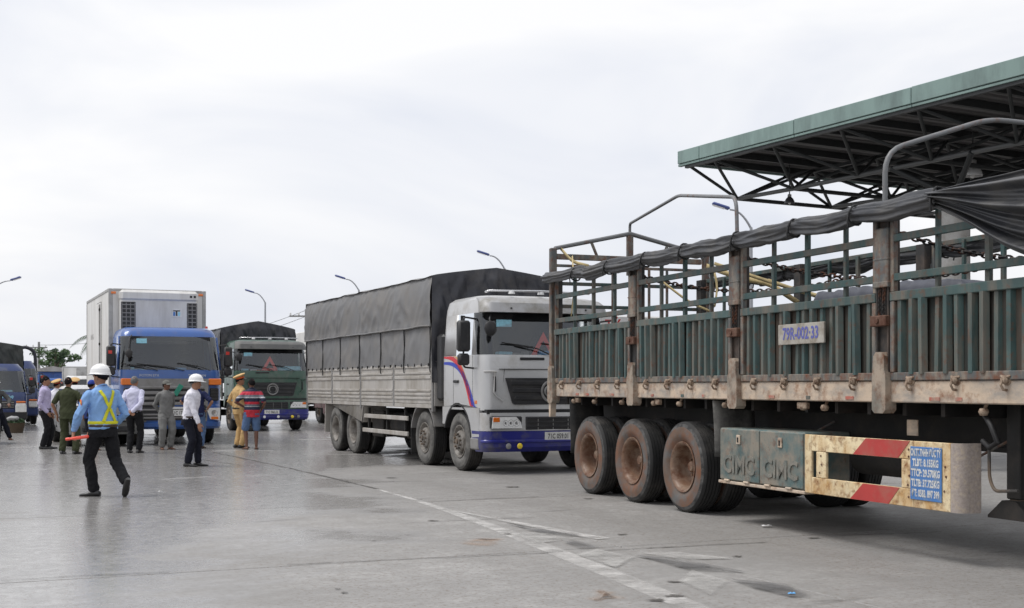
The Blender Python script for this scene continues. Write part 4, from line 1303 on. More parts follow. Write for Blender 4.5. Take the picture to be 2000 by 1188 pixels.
def drop_side_body(t, x0, x1, W, zf, zt, ztarp, zapex, bays, panel, tarp_lo, tarp_up, tarp_front, seed, ribs=True, seam=.42, letter=None, near_only=False):
    """drop-side body with tarpaulin cover; x1 (front) > x0 (rear)"""
    h = W / 2; L_ = (x1 - x0) / bays
    one('body_floor', M['dark_steel'], t, 'box', x0, x1, -h + .03, h - .03, zf - .02, zf + .08)
    for s in (-1, 1):
        for k in range(bays):
            a, b_ = x0 + L_ * k + .035, x0 + L_ * (k + 1) - .035
            pn = one('drop_side', panel, t, 'bev', a, b_, *sorted((s * h, s * (h - .035))), zf + .02, zt, .006)
            if ribs and s < 0:
                hh = zt - zf - .02
                for (f0, f1) in ((.10, .16), (.20, .26), (.30, .36), (.62, .70), (.74, .80), (.90, .96)):
                    one('board_rib', panel, pn, 'bev', a + .04, b_ - .04, *sorted((s * (h - .005), s * (h + .016))), zf + .02 + hh * f0, zf + .02 + hh * f1, .006)
                for i in range(6):
                    x = a + .12 + (b_ - a - .24) * i / 5
                    one('rope_hook', M['dark_steel'], pn, 'box', x - .012, x + .012, -h - .03, -h + .01, zt - .05, zt + .005)
        for k in range(bays + 1):
            x = x0 + L_ * k
            one('side_post', M['grey_plastic'], t, 'bev', x - .034, x + .034, *sorted((s * (h + .012), s * (h - .05))), zf - .12 if k % 2 == 0 else zf - .03, zt + .03, .006)
        one('sill_rail', panel, t, 'bev', x0, x1, *sorted((s * (h - .002), s * (h - .06))), zf - .06, zf + .015, .006)
    # lower side sheet
    for s in (-1, 1):
        m = MB()
        zs = zt + seam * (ztarp - zt)
        def f(u, v, s=s):
            x = x0 - .01 + (x1 - x0 + .02) * u; z = zt - .04 + (zs + .06 - zt + .04) * v
            y = h + .006 + .012 * math.sin(v * math.pi) + cargo_wrinkle(x, z, seed, .026) - .014 * math.exp(-((x - x0) / (L_ / 1.5) % 1.0 - .5) ** 2 * 500)
            return (x, s * y, z)
        m.grid(f, 120 if s < 0 else 30, 16); m.build('tarp_side', tarp_lo, t, 180)
        m = MB()
        def f(u, v, s=s):
            x = x0 - .04 + (x1 - x0 + .08) * u; z = zs + (ztarp - zs) * v
            hem = .02 * math.exp(-(v * 10) ** 2)
            y = h + .03 + hem + .03 * math.sin(v * math.pi) + cargo_wrinkle(x, z, seed + 7, .036) - .05 * v ** 6
            if v == 0: z += .02 * noise.noise((x * 1.2, seed, 0)) 
            return (x, s * y, z)
        m.grid(f, 140 if s < 0 else 30, 20); m.build('tarp_flap', tarp_up, t, 180)
        if s < 0:
            m = MB(); pts = [(x0 - .03 + (x1 - x0 + .06) * k / 40, s * (h + .055 + .01 * noise.noise((k * .3, seed, 1))), zs + .015 + .02 * noise.noise(((x0 + (x1 - x0) * k / 40) * 1.2, seed, 0))) for k in range(41)]
            m.tube(pts, .018, 6); m.build('tarp_hem', tarp_lo, t, 60)
            for k in range(int(bays * 1.5) + 1):
                x = x0 + .04 + (x1 - x0 - .08) * k / int(bays * 1.5)
                m = MB(); m.tube([(x, -h - .035, zs), (x + .02, -h - .03, (zs + zt) / 2), (x - .02, -h - .035, zt - .02), (x, -h - .03, zt - .16)], .012, 6); m.build('tie_rope', M['rubber_black'], t, 60)
    # roof sheet
    m = MB()
    def f(u, v):
        x = x0 - .05 + (x1 - x0 + .10) * u; y = (v * 2 - 1) * (h + .03)
        z = ztarp + (zapex - ztarp) * (1 - abs(v * 2 - 1)) ** .8
        bow_ = .035 * abs(math.sin((x - x0) / L_ * 2 * math.pi))
        return (x, y, z - bow_ * (.6 + .4 * math.sin(v * 9)) + .02 * noise.noise((x * 2, y * 2, seed)))
    m.grid(f, 70, 24); m.build('tarp_roof', tarp_up, t, 180)
    for xx, dr, mt in ((x1 + .05, 1, tarp_front), (x0 - .05, -1, tarp_up)):
        m = MB()
        def f(u, v, xx=xx, dr=dr):
            y = (u * 2 - 1) * (h + .03); top = ztarp + (zapex - ztarp) * (1 - abs(u * 2 - 1)) ** .8
            z = zt - .35 + (top - zt + .35) * v
            fold = .11 * abs(noise.noise((y * 2.2 + v * 1.5 * (1 if y > 0 else -1), v * 1.2 + seed, 2))) + .05 * noise.noise((y * 5 - v * 3, v * 4, seed)) + .03 * (1 - 2 * abs(noise.noise((y * 7 + v * 5, v * 3, seed + 3))))
            edge = min(1, (1 - abs(u * 2 - 1)) * 12) * min(1, (1 - v) * 10 + .0)
            return (xx + dr * fold * edge, y, z)
        m.grid(f, 90, 60); m.build('tarp_front' if dr > 0 else 'tarp_rear', mt, t, 180)
    m = MB()
    for s in (-1, 1): pass


def chassis(t, x_front, x_rear, z=.95, rails=.42, h=.26):
    for y in (-rails, rails):
        one('chassis_rail', M['dark_steel'], t, 'box', x_rear, x_front, y - .05, y + .05, z - h, z)
    for k in range(6):
        x = x_rear + .3 + (x_front - x_rear - .6) * k / 5
        one('cross_member', M['dark_steel'], t, 'box', x, x + .12, -rails, rails, z - h * .8, z - .03)


def axle_set(t, xs_front, xs_rear, W, ws_front, ws_dual, zc=None):
    for x in xs_front:
        for s in (-1, 1): wheel(ws_front, t, x, s * (W / 2 - .03), s)
        m = MB(); m.cyl((x, -W / 2 + .3, .5), (x, W / 2 - .3, .5), .07); m.build('axle', M['dark_steel'], t)
    for x in xs_rear:
        for s in (-1, 1):
            wheel(ws_dual, t, x, s * (W / 2 - .03), s); wheel(ws_dual, t, x, s * (W / 2 - .37), s)
        m = MB(); m.cyl((x, -W / 2 + .3, .5), (x, W / 2 - .3, .5), .11); m.build('axle', M['dark_steel'], t)


def mudguard(t, x, W, s, r=.62, a0=20, a1=160, mat='dark_plastic', w=.34, zc=.51):
    m = MB(); pts = []
    prof = []
    for k in range(13):
        a = R(a0 + (a1 - a0) * k / 12); prof.append((x + r * math.cos(a), zc + r * math.sin(a)))
    inn = [(x + (p[0] - x) * .955, zc + (p[1] - zc) * .955) for p in prof[::-1]]
    m.prism(prof + inn, *sorted((s * (W / 2 + .005), s * (W / 2 - w)))); return m.build('mudguard', M[mat], t, 40)


def cab_a(t, W=2.46, paint='silver', visor='silver_dull', low='bumper_blue', bump='silver', zr=3.0, ledge=True):
    """boxy heavy cab-over; x = 0 is the bumper face"""
    sx = [-.62, -1.32, -1.42, -1.80]
    lv = [(1.06, -.10, -1.95, W, .20, .06), (1.55, -.11, -1.95, W, .20, .06), (1.93, -.13, -1.95, W, .20, .06), (1.99, -.15, -1.95, W - .01, .21, .06),
          (2.70, -.36, -1.95, W - .10, .22, .07), (2.80, -.38, -1.95, W - .12, .22, .08), (2.93, -.42, -1.95, W - .18, .26, .12), (zr - .01, -.52, -1.90, W - .32, .3, .18), (zr + .02, -.75, -1.8, W - .6, .3, .2)]
    H = Hull(lv, sx, .06)
    H.part('cab_body', M[paint], t, 0, 3, cap_bot=True)
    H.part('cab_roof', M[paint], t, 4, 8, cap_top=True)
    H.part('cab_pillar', M[paint], t, 3, 4, tags={'S0', 'S2', 'S3', 'S4', 'K', 'B'}, thick=.05)
    H.part('windscreen_trim', M['rubber_black'], t, 3, 4, tags={'C'}, thick=.02)
    H.part('windscreen', M['glass'], t, 3, 4, tags={'F', 'C'}, off=.004)
    H.part('side_window', M['glass_side'], t, 3, 4, tags={'S1'}, sides=(-1,))
    H.part('side_window', M['glass_side'], t, 3, 4, tags={'S1'}, sides=(1,))
    # black header band and corner masks behind the glass
    m = MB()
    def f(u, v):
        y = (u * 2 - 1) * (W / 2 - .16); z = 2.58 + .13 * v
        return (-.345 - .06 * (y / (W / 2)) ** 2 - (2.70 - z) * -.29 - .012, y, z)
    m.grid(f, 10, 2); m.build('header_band', M['rubber_black'], t, 60)
    cab_interior(t, W, -.2, -1.95, 1.2, 1.98, 2.72)
    dash_clutter(t, W, -.30, 1.98, hash(paint) % 50)
    # visor
    V = Hull([(2.69, -.135, -.7, W - .06, .20, .05), (2.70, -.115, -.7, W - .05, .20, .05), (2.86, -.17, -.75, W - .10, .22, .05), (2.93, -.27, -.8, W - .17, .24, .05), (2.965, -.40, -.85, W - .24, .26, .05)], [-.5], .07)
    V.part('sun_visor', M[visor], t, 0, 4, tags={'F', 'C'}, thick=.02)
    for y in (-.7, .7): one('visor_bolt', M['dark_plastic'], t, 'bev', -.17, -.135, y - .012, y + .012, 2.755, 2.78, .004)
    m = MB(); m.tube([(-.6, -W / 2 + .25, zr + .06), (-.5, -W / 2 + .28, zr + .075), (-.45, 0, zr + .09), (-.5, W / 2 - .28, zr + .075)], .018, 8); m.build('roof_bar', M['chrome'], t, 60)
    for y in (-.55, 0, .55):
        m = MB(); m.lathe([(0, .06), (.05, .05), (.06, 0)], 12, Matrix.Translation((-.48, y, zr + .03))); m.build('roof_lamp', M['lamp_clear'], t, 60)
    # front panel: hood, seams, grille
    fx = -.097
    one('front_seam', M['rubber_black'], t, 'box', -.14, -.104, -W / 2 + .30, W / 2 - .30, 1.742, 1.752)
    for s in (-1, 1):
        m = MB(); m.prism([(s * (W / 2 - .33), 1.08), (s * (W / 2 - .326), 1.08), (s * (W / 2 - .396), 1.74), (s * (W / 2 - .40), 1.74)], -.18, -.139, 'x'); m.build('front_seam', M['dark_plastic'], t)
        # corner air deflector
        m = MB(); m.tube([(-.19, s * (W / 2 - .05), 1.705), (-.128, s * (W / 2 - .14), 1.71), (-.112, s * (W / 2 - .25), 1.70)], .016, 8); m.tube([(-.118, s * (W / 2 - .215), 1.70), (-.118, s * (W / 2 - .205), 1.50), (-.122, s * (W / 2 - .20), 1.36)], .014, 8)
        m.tube([(-.122, s * (W / 2 - .20), 1.36), (-.115, s * (W / 2 - .27), 1.28), (-.108, s * (W / 2 - .36), 1.22)], .014, 8); m.build('corner_deflector', M[paint], t, 60)
        one('deflector_gap', M['dark_plastic'], t, 'bev', -.22, -.105, *sorted((s * (W / 2 - .20), s * (W / 2 - .235))), 1.37, 1.63, .01)
        one('turn_lamp', M['lamp_orange'], t, 'bev', -.48, -.36, *sorted((s * (W / 2 + .005), s * (W / 2 - .03))), 1.16, 1.23, .01)
    m = MB(); g = [(-.82, 1.60), (-.70, 1.18), (-.66, 1.155), (.66, 1.155), (.70, 1.18), (.82, 1.60)]
    m.prism(g, -.14, fx + .008, 'x'); gr = m.build('grille', M['dark_plastic'], t)
    for k in range(3):
        z = 1.23 + .125 * k; hw = .70 + .03 * k + .0
        one('grille_slat', M['dark_plastic'], gr, 'bev', fx + .004, fx + .028, -hw + .02, hw - .02, z, z + .075, .012)
    m = MB(); T = Matrix.Translation((fx + .03, 0, 1.375)) @ Matrix.Rotation(R(90), 4, 'Y')
    m.lathe([(.15, 0), (.165, .012), (.185, .012), (.195, 0)], 32, T); em = m.build('emblem', M['grey_plastic'], gr, 50)
    for s in (-1, 1):
        m = MB(); pts = [(fx + .034, s * .12 * math.cos(a) * .9 + s * .01, 1.375 + .10 * math.sin(a)) for a in [R(-60 + 160 * k / 10) for k in range(11)]]
        m.tube(pts, [.006 + .016 * math.sin(math.pi * k / 10) for k in range(11)], 8); m.build('emblem_mark', M['grey_plastic'], em, 60)
    one('lower_gap', M['rubber_black'], t, 'box', -.6, -.08, -W / 2 + .06, W / 2 - .06, 1.0, 1.075)
    # bumper
    B = Hull([(.72, 0, -.62, W, .16, .03), (1.02, -.015, -.62, W - .01, .16, .03)], [-.5], .07)
    B.part('bumper_top', M[bump], t, 0, 1, cap_top=True)
    B = Hull([(.37, -.08, -.52, W - .06, .14, .03), (.45, .0, -.60, W, .16, .03), (.715, .008, -.62, W + .01, .16, .03)], [-.5], .07)
    B.part('bumper', M[low], t, 0, 2, cap_top=True, cap_bot=True)
    B = Hull([(.52, .012, -.2, W + .02, .16, .03), (.535, .03, -.2, W + .03, .16, .03), (.56, .03, -.2, W + .03, .16, .03), (.575, .012, -.2, W + .02, .16, .03)], [-.19], .07)
    B.part('bumper_fold', M[low], t, 0, 3, tags={'F', 'C'})
    one('radiator_intake', M['dark_plastic'], t, 'bev', -.08, .004, -.50, .50, .735, .955, .01)
    for z in (.79, .86, .93): one('intake_slat', M['dark_plastic'], t, 'bev', -.02, .018, -.48, .48, z - .012, z + .012, .004)
    for y in (-.28, 0, .28): one('intake_bar', M['grey_plastic'], t, 'box', -.0, .012, y - .006, y + .006, .74, .95)
    for s in (-1, 1):
        y0, y1 = s * (W / 2 - .10), s * .56
        hl = one('headlight', M['dark_plastic'], t, 'bev', -.10, -.01, *sorted((y0, y1)), .755, .965, .02)
        m = MB(); T = lambda y, z: Matrix.Translation((-.005, y, z)) @ Matrix.Rotation(R(90), 4, 'Y')
        yy = [y0 + (y1 - y0) * q for q in (.45, .62, .80)]
        a_, b_ = sorted((y0, y1))
        poly = [(y0 - s * .012, .765), (y1 + s * .01, .765), (y1 + s * .035, .86), (y1 + s * .12, .955), (y0 - s * .03, .95)]
        m.prism(poly, -.012, .006, 'x'); m.build('lens', M['lamp_clear'], hl)
        for y, r_ in ((yy[0], .05), (yy[1], .06), (yy[2], .06)):
            mm = MB(); mm.lathe([(r_, .004), (r_ * .97, .014), (r_ * .75, .008), (r_ * .35, .012), (0, .014)], 18, T(y, .85)); mm.build('reflector', M['chrome'], hl, 50)
        one('indicator', M['lamp_orange'], hl, 'bev', .0, .012, *sorted((y0 - s * .03, y0 - s * .15)), .87, .945, .008)
        for q, mt in ((.52, 'grey_plastic'), (.88, 'lamp_yellow')):
            y = y0 + (y1 - y0) * q
            m = MB(); m.lathe([(.045, 0), (.05, .012), (.042, .022), (0, .028)], 16, Matrix.Translation((.022, y, .47)) @ Matrix.Rotation(R(90), 4, 'Y')); m.build('fog_lamp', M[mt], t, 50)
        # fender, step, door details
        m = MB()
        prof = [(-.25, 1.08), (-.30, .70), (-.55, .62)]
        arch = [(-1.25 + .66 * math.cos(R(a)), .52 + .66 * math.sin(R(a))) for a in range(15, 156, 14)]
        poly = [(-.28, 1.10), (-.28, .62), (-.60, .60)] + arch + [(-1.95, .80), (-1.95, 1.10)]
        m.prism(poly, *sorted((s * (W / 2 + .004), s * (W / 2 - .06)))); m.build('fender', M[paint], t, 40)
        mudguard(t, -1.25, W, s, .66, 15, 160, 'dark_plastic', .40)
        one('step', M['grey_plastic'], t, 'bev', -.66, -.30, *sorted((s * (W / 2 + .012), s * (W / 2 - .2))), .40, .60, .02)
        for xx in (-.56, -1.44): one('door_seam', M['rubber_black'], t, 'box', xx - .004, xx + .004, *sorted((s * (W / 2 + .002), s * (W / 2 - .01))), 1.13, 1.98)
        m = MB(); m.bev(-1.40, -1.18, *sorted((s * (W / 2 - .01), s * (W / 2 + .03))), 1.52, 1.57, .012); m.build('door_handle', M['dark_plastic'], t)
        one('window_divider', M['rubber_black'], t, 'box', -1.13, -1.10, *sorted((s * (W / 2 - .01), s * (W / 2 - .06))), 2.0, 2.68)
        mirror(t, -.48, W / 2 - .05, 2.30, s, .52)
    m = MB(); m.tube([(-.30, -W / 2 + .22, 2.66), (-.12, -W / 2 + .12, 2.58), (-.10, -W / 2 + .12, 2.52)], .014, 6)
    m.ball((-.10, -W / 2 + .13, 2.42), .035, .11, .13); m.build('kerb_mirror', M['dark_plastic'], t, 60)
    wipers(t, -.13, 1.97, [(.05, -.62, 2.14, -.19), (.75, .1, 2.14, -.19)])
    one('windscreen_sticker', M['sticker_blue'], t, 'box', -.322, -.318, -.90, -.62, 2.46, 2.58)
    one('cowl_grille', M['dark_plastic'], t, 'bev', -.14, -.118, -.55, -.10, 1.90, 1.945, .006)


FW = Vector((math.sin(TH), -math.cos(TH), 0)); RZ_T = math.atan2(FW.y, FW.x)

# --- silver eight wheeler
W = 2.46
silver = empty('cargo_truck', (.69, 21.09, 0), RZ_T, 'silver four axle truck with grey tarpaulin cover and blue bumper', 'truck')
cab_a(silver)
plate(silver, .022, .09, .62, '71C 059.01', .50, .15, sx=.72)
bpy.context.view_layer.update()
warning_triangle(silver, -.42, .02, 1.99, .46, 'red warning triangle behind the windscreen of the silver truck')
# curved door stripes
for s in (-1, 1):
    for (mt, o0, w) in (('stripe_yellow', .10, .035), ('stripe_red', .045, .15), ('stripe_blue', -.07, .13)):
        m = MB(); vs = []
        for k in range(17):
            q = k / 16; x = -1.88 + 1.42 * q ** .85 * 1.0; z = 1.96 - .92 * q ** 2.6 + o0 * (1 - .35 * q); ww = w * (.35 + .75 * q)
            if mt == 'stripe_yellow': ww = w * (1 - .8 * q)
            x -= (-o0) * -1.1 * q
            vs += [(x, s * (W / 2 + .0035), z), (x - .25 * ww * q * 2, s * (W / 2 + .0035), z - ww)]
        vs = [(min(max(v[0], -1.94), -.34), v[1], max(1.11, min(1.985, v[2]))) for v in vs]
        m.add(vs, [(2 * i, 2 * i + 1, 2 * i + 3, 2 * i + 2) for i in range(16)])
        m.build('door_stripe', M[mt], silver)
chassis(silver, -.6, -11.0)
axle_set(silver, [-1.25, -2.98], [-7.45, -8.80], W, W_FRONT, W_DUAL)
for s in (-1, 1):
    mudguard(silver, -2.98, W, s, .66, 20, 165, 'grey_plastic', .36)
    m = MB(); m.prism([(-6.62, 1.02), (-6.72, .72), (-6.68, .70), (-6.57, 1.06), (-9.5, 1.10), (-9.56, .40), (-9.6, .40), (-9.55, 1.13), (-6.55, 1.09)][::-1], *sorted((s * (W / 2), s * (W / 2 - .5)))); m.build('mudguard', M['cargo_grey'], silver)
    one('mud_flap', M['tyre'], silver, 'box', -3.69, -3.67, *sorted((s * (W / 2 - .02), s * (W / 2 - .45))), .18, .92)
    for z in (.50, .80):
        one('side_guard_rail', M['cargo_grey'], silver, 'bev', -6.75, -3.9, *sorted((s * (W / 2 - .02), s * (W / 2 - .06))), z, z + .085, .008)
    for x in (-4.2, -5.3, -6.5): one('guard_bracket', M['dark_steel'], silver, 'box', x, x + .06, *sorted((s * (W / 2 - .065), s * (W / 2 - .11))), .45, 1.02)
    m = MB(); m.cyl((-4.3, s * .85, .68), (-5.4, s * .85, .68), .26, n=20); m.build('fuel_tank', M['dark_steel'], silver)
    one('battery_box', M['dark_steel'], silver, 'bev', -6.4, -5.7, *sorted((s * .6, s * 1.1)), .42, .95, .02)
drop_side_body(silver, -11.05, -2.42, W + .04, 1.12, 1.88, 3.47, 3.66, 4, M['cargo_grey'], M['tarp_faded'], M['tarp_faded'], M['tarp_dark'], 3.0)  # front sheet darker than the sides: its shade is put into the colour
one('body_front_wall', M['cargo_grey'], silver, 'bev', -2.41, -2.37, -W / 2, W / 2, 1.10, 1.92, .006)
one('air_filter', M['dark_plastic'], silver, 'bev', -2.34, -2.02, -W / 2 + .02, -W / 2 + .40, 1.2, 2.4, .05)

# --- green truck, same make of cab
green = empty('cargo_truck', (-7.85, 41.25, 0), RZ_T, 'dark green truck with dark tarpaulin and round grille emblem behind the police officer', 'truck')
cab_a(green, paint='green_cab', visor='visor_dark', bump='green_cab')
plate(green, .022, -.05, .62, '71C 060.12', .5, .15, sx=.72)
for y in (-.28, .18):
    m = MB(); m.lathe([(.04, 0), (.045, .02), (0, .03)], 14, Matrix.Translation((.02, y - .02, .47)) @ Matrix.Rotation(R(90), 4, 'Y')); m.build('plate_lamp', M['lamp_clear'], green, 60)
bpy.context.view_layer.update()
warning_triangle(green, -.40, -.02, 1.99, .56, 'red warning triangle behind the windscreen of the green truck')
one('dashboard_cloth', M['sticker_blue'], green, 'bev', -.46, -.27, .22, 1.0, 1.985, 2.14, .03)
chassis(green, -.6, -9.2)
axle_set(green, [-1.25], [-6.0, -7.35], W, W_FRONTD, W_DUAL)
drop_side_body(green, -9.2, -2.2, W + .06, 1.15, 1.95, 3.45, 3.72, 4, M['green_cab'], M['tarp_dark'], M['tarp_dark'], M['tarp_dark'], 11.0)

# --- blue refrigerated truck
def blue_reefer():
    W = 2.48
    t = empty('refrigerated_truck', (-8.47, 31.3, 0), RZ_T, 'blue cab truck with tall white refrigerated box behind the standing men', 'truck')
    sx = [-.60, -1.30, -1.40, -1.85]
    lv = [(.98, -.06, -2.1, W, .24, .06), (1.45, -.07, -2.1, W, .24, .06), (1.80, -.09, -2.1, W, .24, .06), (1.88, -.11, -2.1, W - .01, .24, .06),
          (2.72, -.34, -2.1, W - .12, .25, .07), (2.80, -.38, -2.1, W - .15, .26, .08), (2.90, -.48, -2.1, W - .24, .30, .12), (2.96, -.65, -2.0, W - .45, .3, .18)]
    H = Hull(lv, sx, .08)
    p = 'blue_cab'
    H.part('cab_body', M[p], t, 0, 3, cap_bot=True); H.part('cab_roof', M[p], t, 4, 7, cap_top=True)
    H.part('cab_pillar', M[p], t, 3, 4, tags={'S0', 'S2', 'S3', 'S4', 'K', 'B'}, thick=.05)
    H.part('windscreen_trim', M['rubber_black'], t, 3, 4, tags={'C'}, thick=.02)
    H.part('windscreen', M['glass'], t, 3, 4, tags={'F', 'C'}, off=.004)
    for s in (-1, 1): H.part('side_window', M['glass_side'], t, 3, 4, tags={'S1'}, sides=(s,))
    cab_interior(t, W, -.16, -2.1, 1.2, 1.86, 2.75); dash_clutter(t, W, -.26, 1.86, 5)
    one('header_band', M['rubber_black'], t, 'box', -.40, -.36, -W / 2 + .25, W / 2 - .25, 2.62, 2.72)
    # front face
    for s in (-1, 1):
        one('corner_lamp', M['lamp_orange'], t, 'bev', -.30, -.052, *sorted((s * (W / 2 - .02), s * (W / 2 - .34))), 1.50, 1.66, .015)
        one('corner_vent', M['dark_plastic'], t, 'bev', -.25, -.07, *sorted((s * (W / 2 - .08), s * (W / 2 - .30))), 1.10, 1.42, .02)
        for k in range(4): one('vent_slat', M['dark_plastic'], t, 'bev', -.2, -.058, *sorted((s * (W / 2 - .09), s * (W / 2 - .29))), 1.13 + .075 * k, 1.16 + .075 * k, .004)
    m = MB(); m.prism([(-.90, 1.66), (.90, 1.66), (.86, .60), (.74, .52), (-.74, .52), (-.86, .60)], -.12, -.035, 'x'); gr = m.build('grille', M['grey_plastic'], t)
    for k in range(6):
        z = .70 + .135 * k; hw = .86 - .006 * k
        one('grille_gap', M['rubber_black'], gr, 'box', -.06, -.030, -hw + .03, hw - .03, z - .025, z + .02)
        one('grille_slat', M['grey_plastic'], gr, 'bev', -.05, -.012, -hw + .04, hw - .04, z + .025, z + .095, .014)
    one('tow_cover', M['rubber_black'], gr, 'bev', -.03, -.006, -.42, -.22, 1.0, 1.09, .006)
    B = Hull([(.40, -.06, -.5, W - .08, .22, .03), (.46, .015, -.6, W, .24, .03), (.56, .02, -.6, W + .01, .24, .03), (.58, -.01, -.6, W - .02, .24, .03), (.98, -.02, -.6, W - .01, .24, .03), (1.02, -.05, -.6, W - .06, .24, .03)], [-.5], .09)
    B.part('bumper', M[p], t, 0, 5, cap_top=True, cap_bot=True)
    m = MB(); m.prism([(-.84, .96), (.84, .96), (.80, .62), (-.80, .62)], -.10, -.008 + .01, 'x'); lg = m.build('lower_grille', M['dark_plastic'], t)
    for z in (.66, .74, .86): one('lower_slat', M['grey_plastic'], lg, 'bev', -.02, .016, -.78, .78, z, z + .045, .01)
    plate(t, .03, .18, .80, '51C 171.43', .52, .15, sx=.72)
    one('plate_board', M['white_paint'], t, 'bev', .0, .03, -.10, .46, .90, .95, .004)
    for s in (-1, 1):
        m = MB(); poly = [(s * (W / 2 - .06), .60), (s * (W / 2 - .05), .92), (s * (W / 2 - .40), .92), (s * (W / 2 - .30), .64)]
        m.prism(poly, -.20, -.035, 'x'); hl = m.build('headlight', M['lamp_clear'], t)
        m = MB(); m.lathe([(.075, 0), (.07, .014), (.03, .006), (0, .008)], 18, Matrix.Translation((-.034, s * (W / 2 - .20), .80)) @ Matrix.Rotation(R(90), 4, 'Y')); m.build('reflector', M['chrome'], hl, 50)
        one('indicator', M['lamp_orange'], hl, 'bev', -.04, -.026, *sorted((s * (W / 2 - .1), s * (W / 2 - .28))), .63, .70, .008)
        m = MB(); arch = [(-1.35 + .66 * math.cos(R(a)), .52 + .66 * math.sin(R(a))) for a in range(15, 156, 14)]
        m.prism([(-.35, 1.02), (-.35, .52), (-.68, .50)] + arch + [(-2.1, .80), (-2.1, 1.02)], *sorted((s * (W / 2 + .004), s * (W / 2 - .06)))); m.build('fender', M[p], t, 40)
        mudguard(t, -1.35, W, s, .66, 15, 160, 'dark_plastic', .4)
        for xx in (-.54, -1.42): one('door_seam', M['rubber_black'], t, 'box', xx - .004, xx + .004, *sorted((s * (W / 2 + .002), s * (W / 2 - .01))), 1.05, 1.86)
        mirror(t, -.30, W / 2 - .02, 2.22, s, .50, True, .22)
    m = MB(); m.tube([(-.36, -W / 2 + .30, 2.74), (-.10, -W / 2 + .22, 2.66), (-.06, -W / 2 + .20, 2.40)], .014, 6); m.ball((-.06, -W / 2 + .20, 2.28), .04, .09, .11); m.build('kerb_mirror', M['dark_plastic'], t, 60)
    one('windscreen_sticker', M['sticker_blue'], t, 'box', -.305, -.30, -.83, -.58, 2.54, 2.66)
    wipers(t, -.09, 1.86, [(.30, -.55, 1.98, -.12), (-.35, -1.0, 1.98, -.14), (.95, .35, 2.0, -.13)])
    lettering('FOTON ETX', .085, M['ink_white'], t, (-.085 + .0, -.55, 1.735), (1, 0, .04), 1.0)
    lettering('TX AUMAN', .085, M['ink_white'], t, (-.085 + .0, .62, 1.735), (1, 0, .04), 1.0)
    m = MB(); m.lathe([(0, .06), (.03, .05), (.035, 0)], 10, Matrix.Translation((-.6, .95, 2.95))); m.build('roof_lamp', M['lamp_red'], t)
    # reefer box
    x1, x0, h = -2.35, -8.0, 1.25
    zb, zt = 1.15, 4.03
    bx_ = one('box_body', M['box_white'], t, 'bev', x0, x1, -h, h, zb, zt, .02)
    for y in (-h, h):
        one('corner_post', M['box_grey'], bx_, 'bev', x1 - .08, x1 + .012, y - .012 if y < 0 else y - .09, y + .09 if y < 0 else y + .012, zb, zt + .012, .01)
    one('top_trim', M['box_grey'], bx_, 'bev', x0, x1 - .09, -h - .014, -h + .06, zt - .06, zt + .014, .006)
    one('bottom_trim', M['box_grey'], bx_, 'bev', x0, x1 - .09, -h - .014, -h + .06, zb - .03, zb + .08, .006)
    one('rear_trim', M['box_grey'], bx_, 'bev', x0 - .012, x0 + .07, -h - .012, -h + .07, zb + .09, zt - .07, .006)
    d = one('side_door', M['box_white'], bx_, 'bev', -5.2, -4.15, -h - .02, -h + .01, zb + .1, zt - .25, .008)
    one('door_seal', M['rubber_black'], d, 'box', -5.225, -4.125, -h - .006, -h + .005, zb + .08, zt - .23)
    m = MB(); m.cyl((-4.25, -h - .04, zb + .15), (-4.25, -h - .04, zt - .3), .018); m.build('lock_bar', M['box_grey'], d)
    for z in (1.7, 2.6, 3.55): one('bar_clamp', M['dark_steel'], d, 'bev', -4.29, -4.21, -h - .06, -h - .02, z, z + .07, .006)
    lettering('6.100 KG', .22, M['box_grey'], bx_, (-6.5, -h - .003, 2.9), (0, -1, 0), .9)
    # cooling unit
    u = one('cooling_unit', M['box_white'], t, 'bev', x1 + .014, x1 + .33, -1.0, .98, 2.55, 3.98, .06)
    one('unit_hood', M['box_white'], u, 'bev', x1 + .014, x1 + .37, -1.02, 1.0, 3.70, 4.0, .07)
    for y0, y1 in ((-.99, -.62), (.70, .97)):
        g = one('unit_grille', M['dark_plastic'], u, 'bev', x1 + .30, x1 + .342, y0, y1, 2.58, 3.68, .01)
        nc = 3 if y0 < 0 else 2
        for k in range(10): one('grille_bar', M['grey_plastic'], g, 'box', x1 + .338, x1 + .352, y0 + .02, y1 - .02, 2.62 + .108 * k, 2.645 + .108 * k)
        for k in range(nc + 1): one('grille_bar', M['grey_plastic'], g, 'box', x1 + .336, x1 + .350, y0 + .012 + (y1 - y0 - .045) * k / nc, y0 + .034 + (y1 - y0 - .045) * k / nc, 2.60, 3.66)
    for y in (.80, .90): one('vent_hole', M['rubber_black'], u, 'bev', x1 + .365, x1 + .374, y - .03, y + .03, 3.82, 3.88, .004)
    bd = one('maker_badge', M['white_paint'], u, 'bev', x1 + .331, x1 + .337, .30, .56, 3.30, 3.52, .003)
    one('badge_bar', M['ink_black'], bd, 'box', x1 + .337, x1 + .340, .34, .52, 3.455, 3.485)
    one('badge_stem', M['ink_black'], bd, 'box', x1 + .337, x1 + .340, .41, .45, 3.335, 3.455)
    one('badge_block', M['sign_blue'], bd, 'box', x1 + .337, x1 + .340, .34, .395, 3.335, 3.44)
    one('badge_block', M['sticker_blue'], bd, 'box', x1 + .337, x1 + .340, .465, .52, 3.335, 3.44)
    one('box_front_trim', M['box_grey'], bx_, 'bev', x1 - .02, x1 + .013, -h + .1, h - .1, zt - .05, zt + .012, .004)
    for y in (-1.14, 1.12): one('clearance_lamp', M['lamp_orange'], bx_, 'bev', x1 + .013, x1 + .03, y - .06, y + .06, zt - .13, zt - .07, .006)
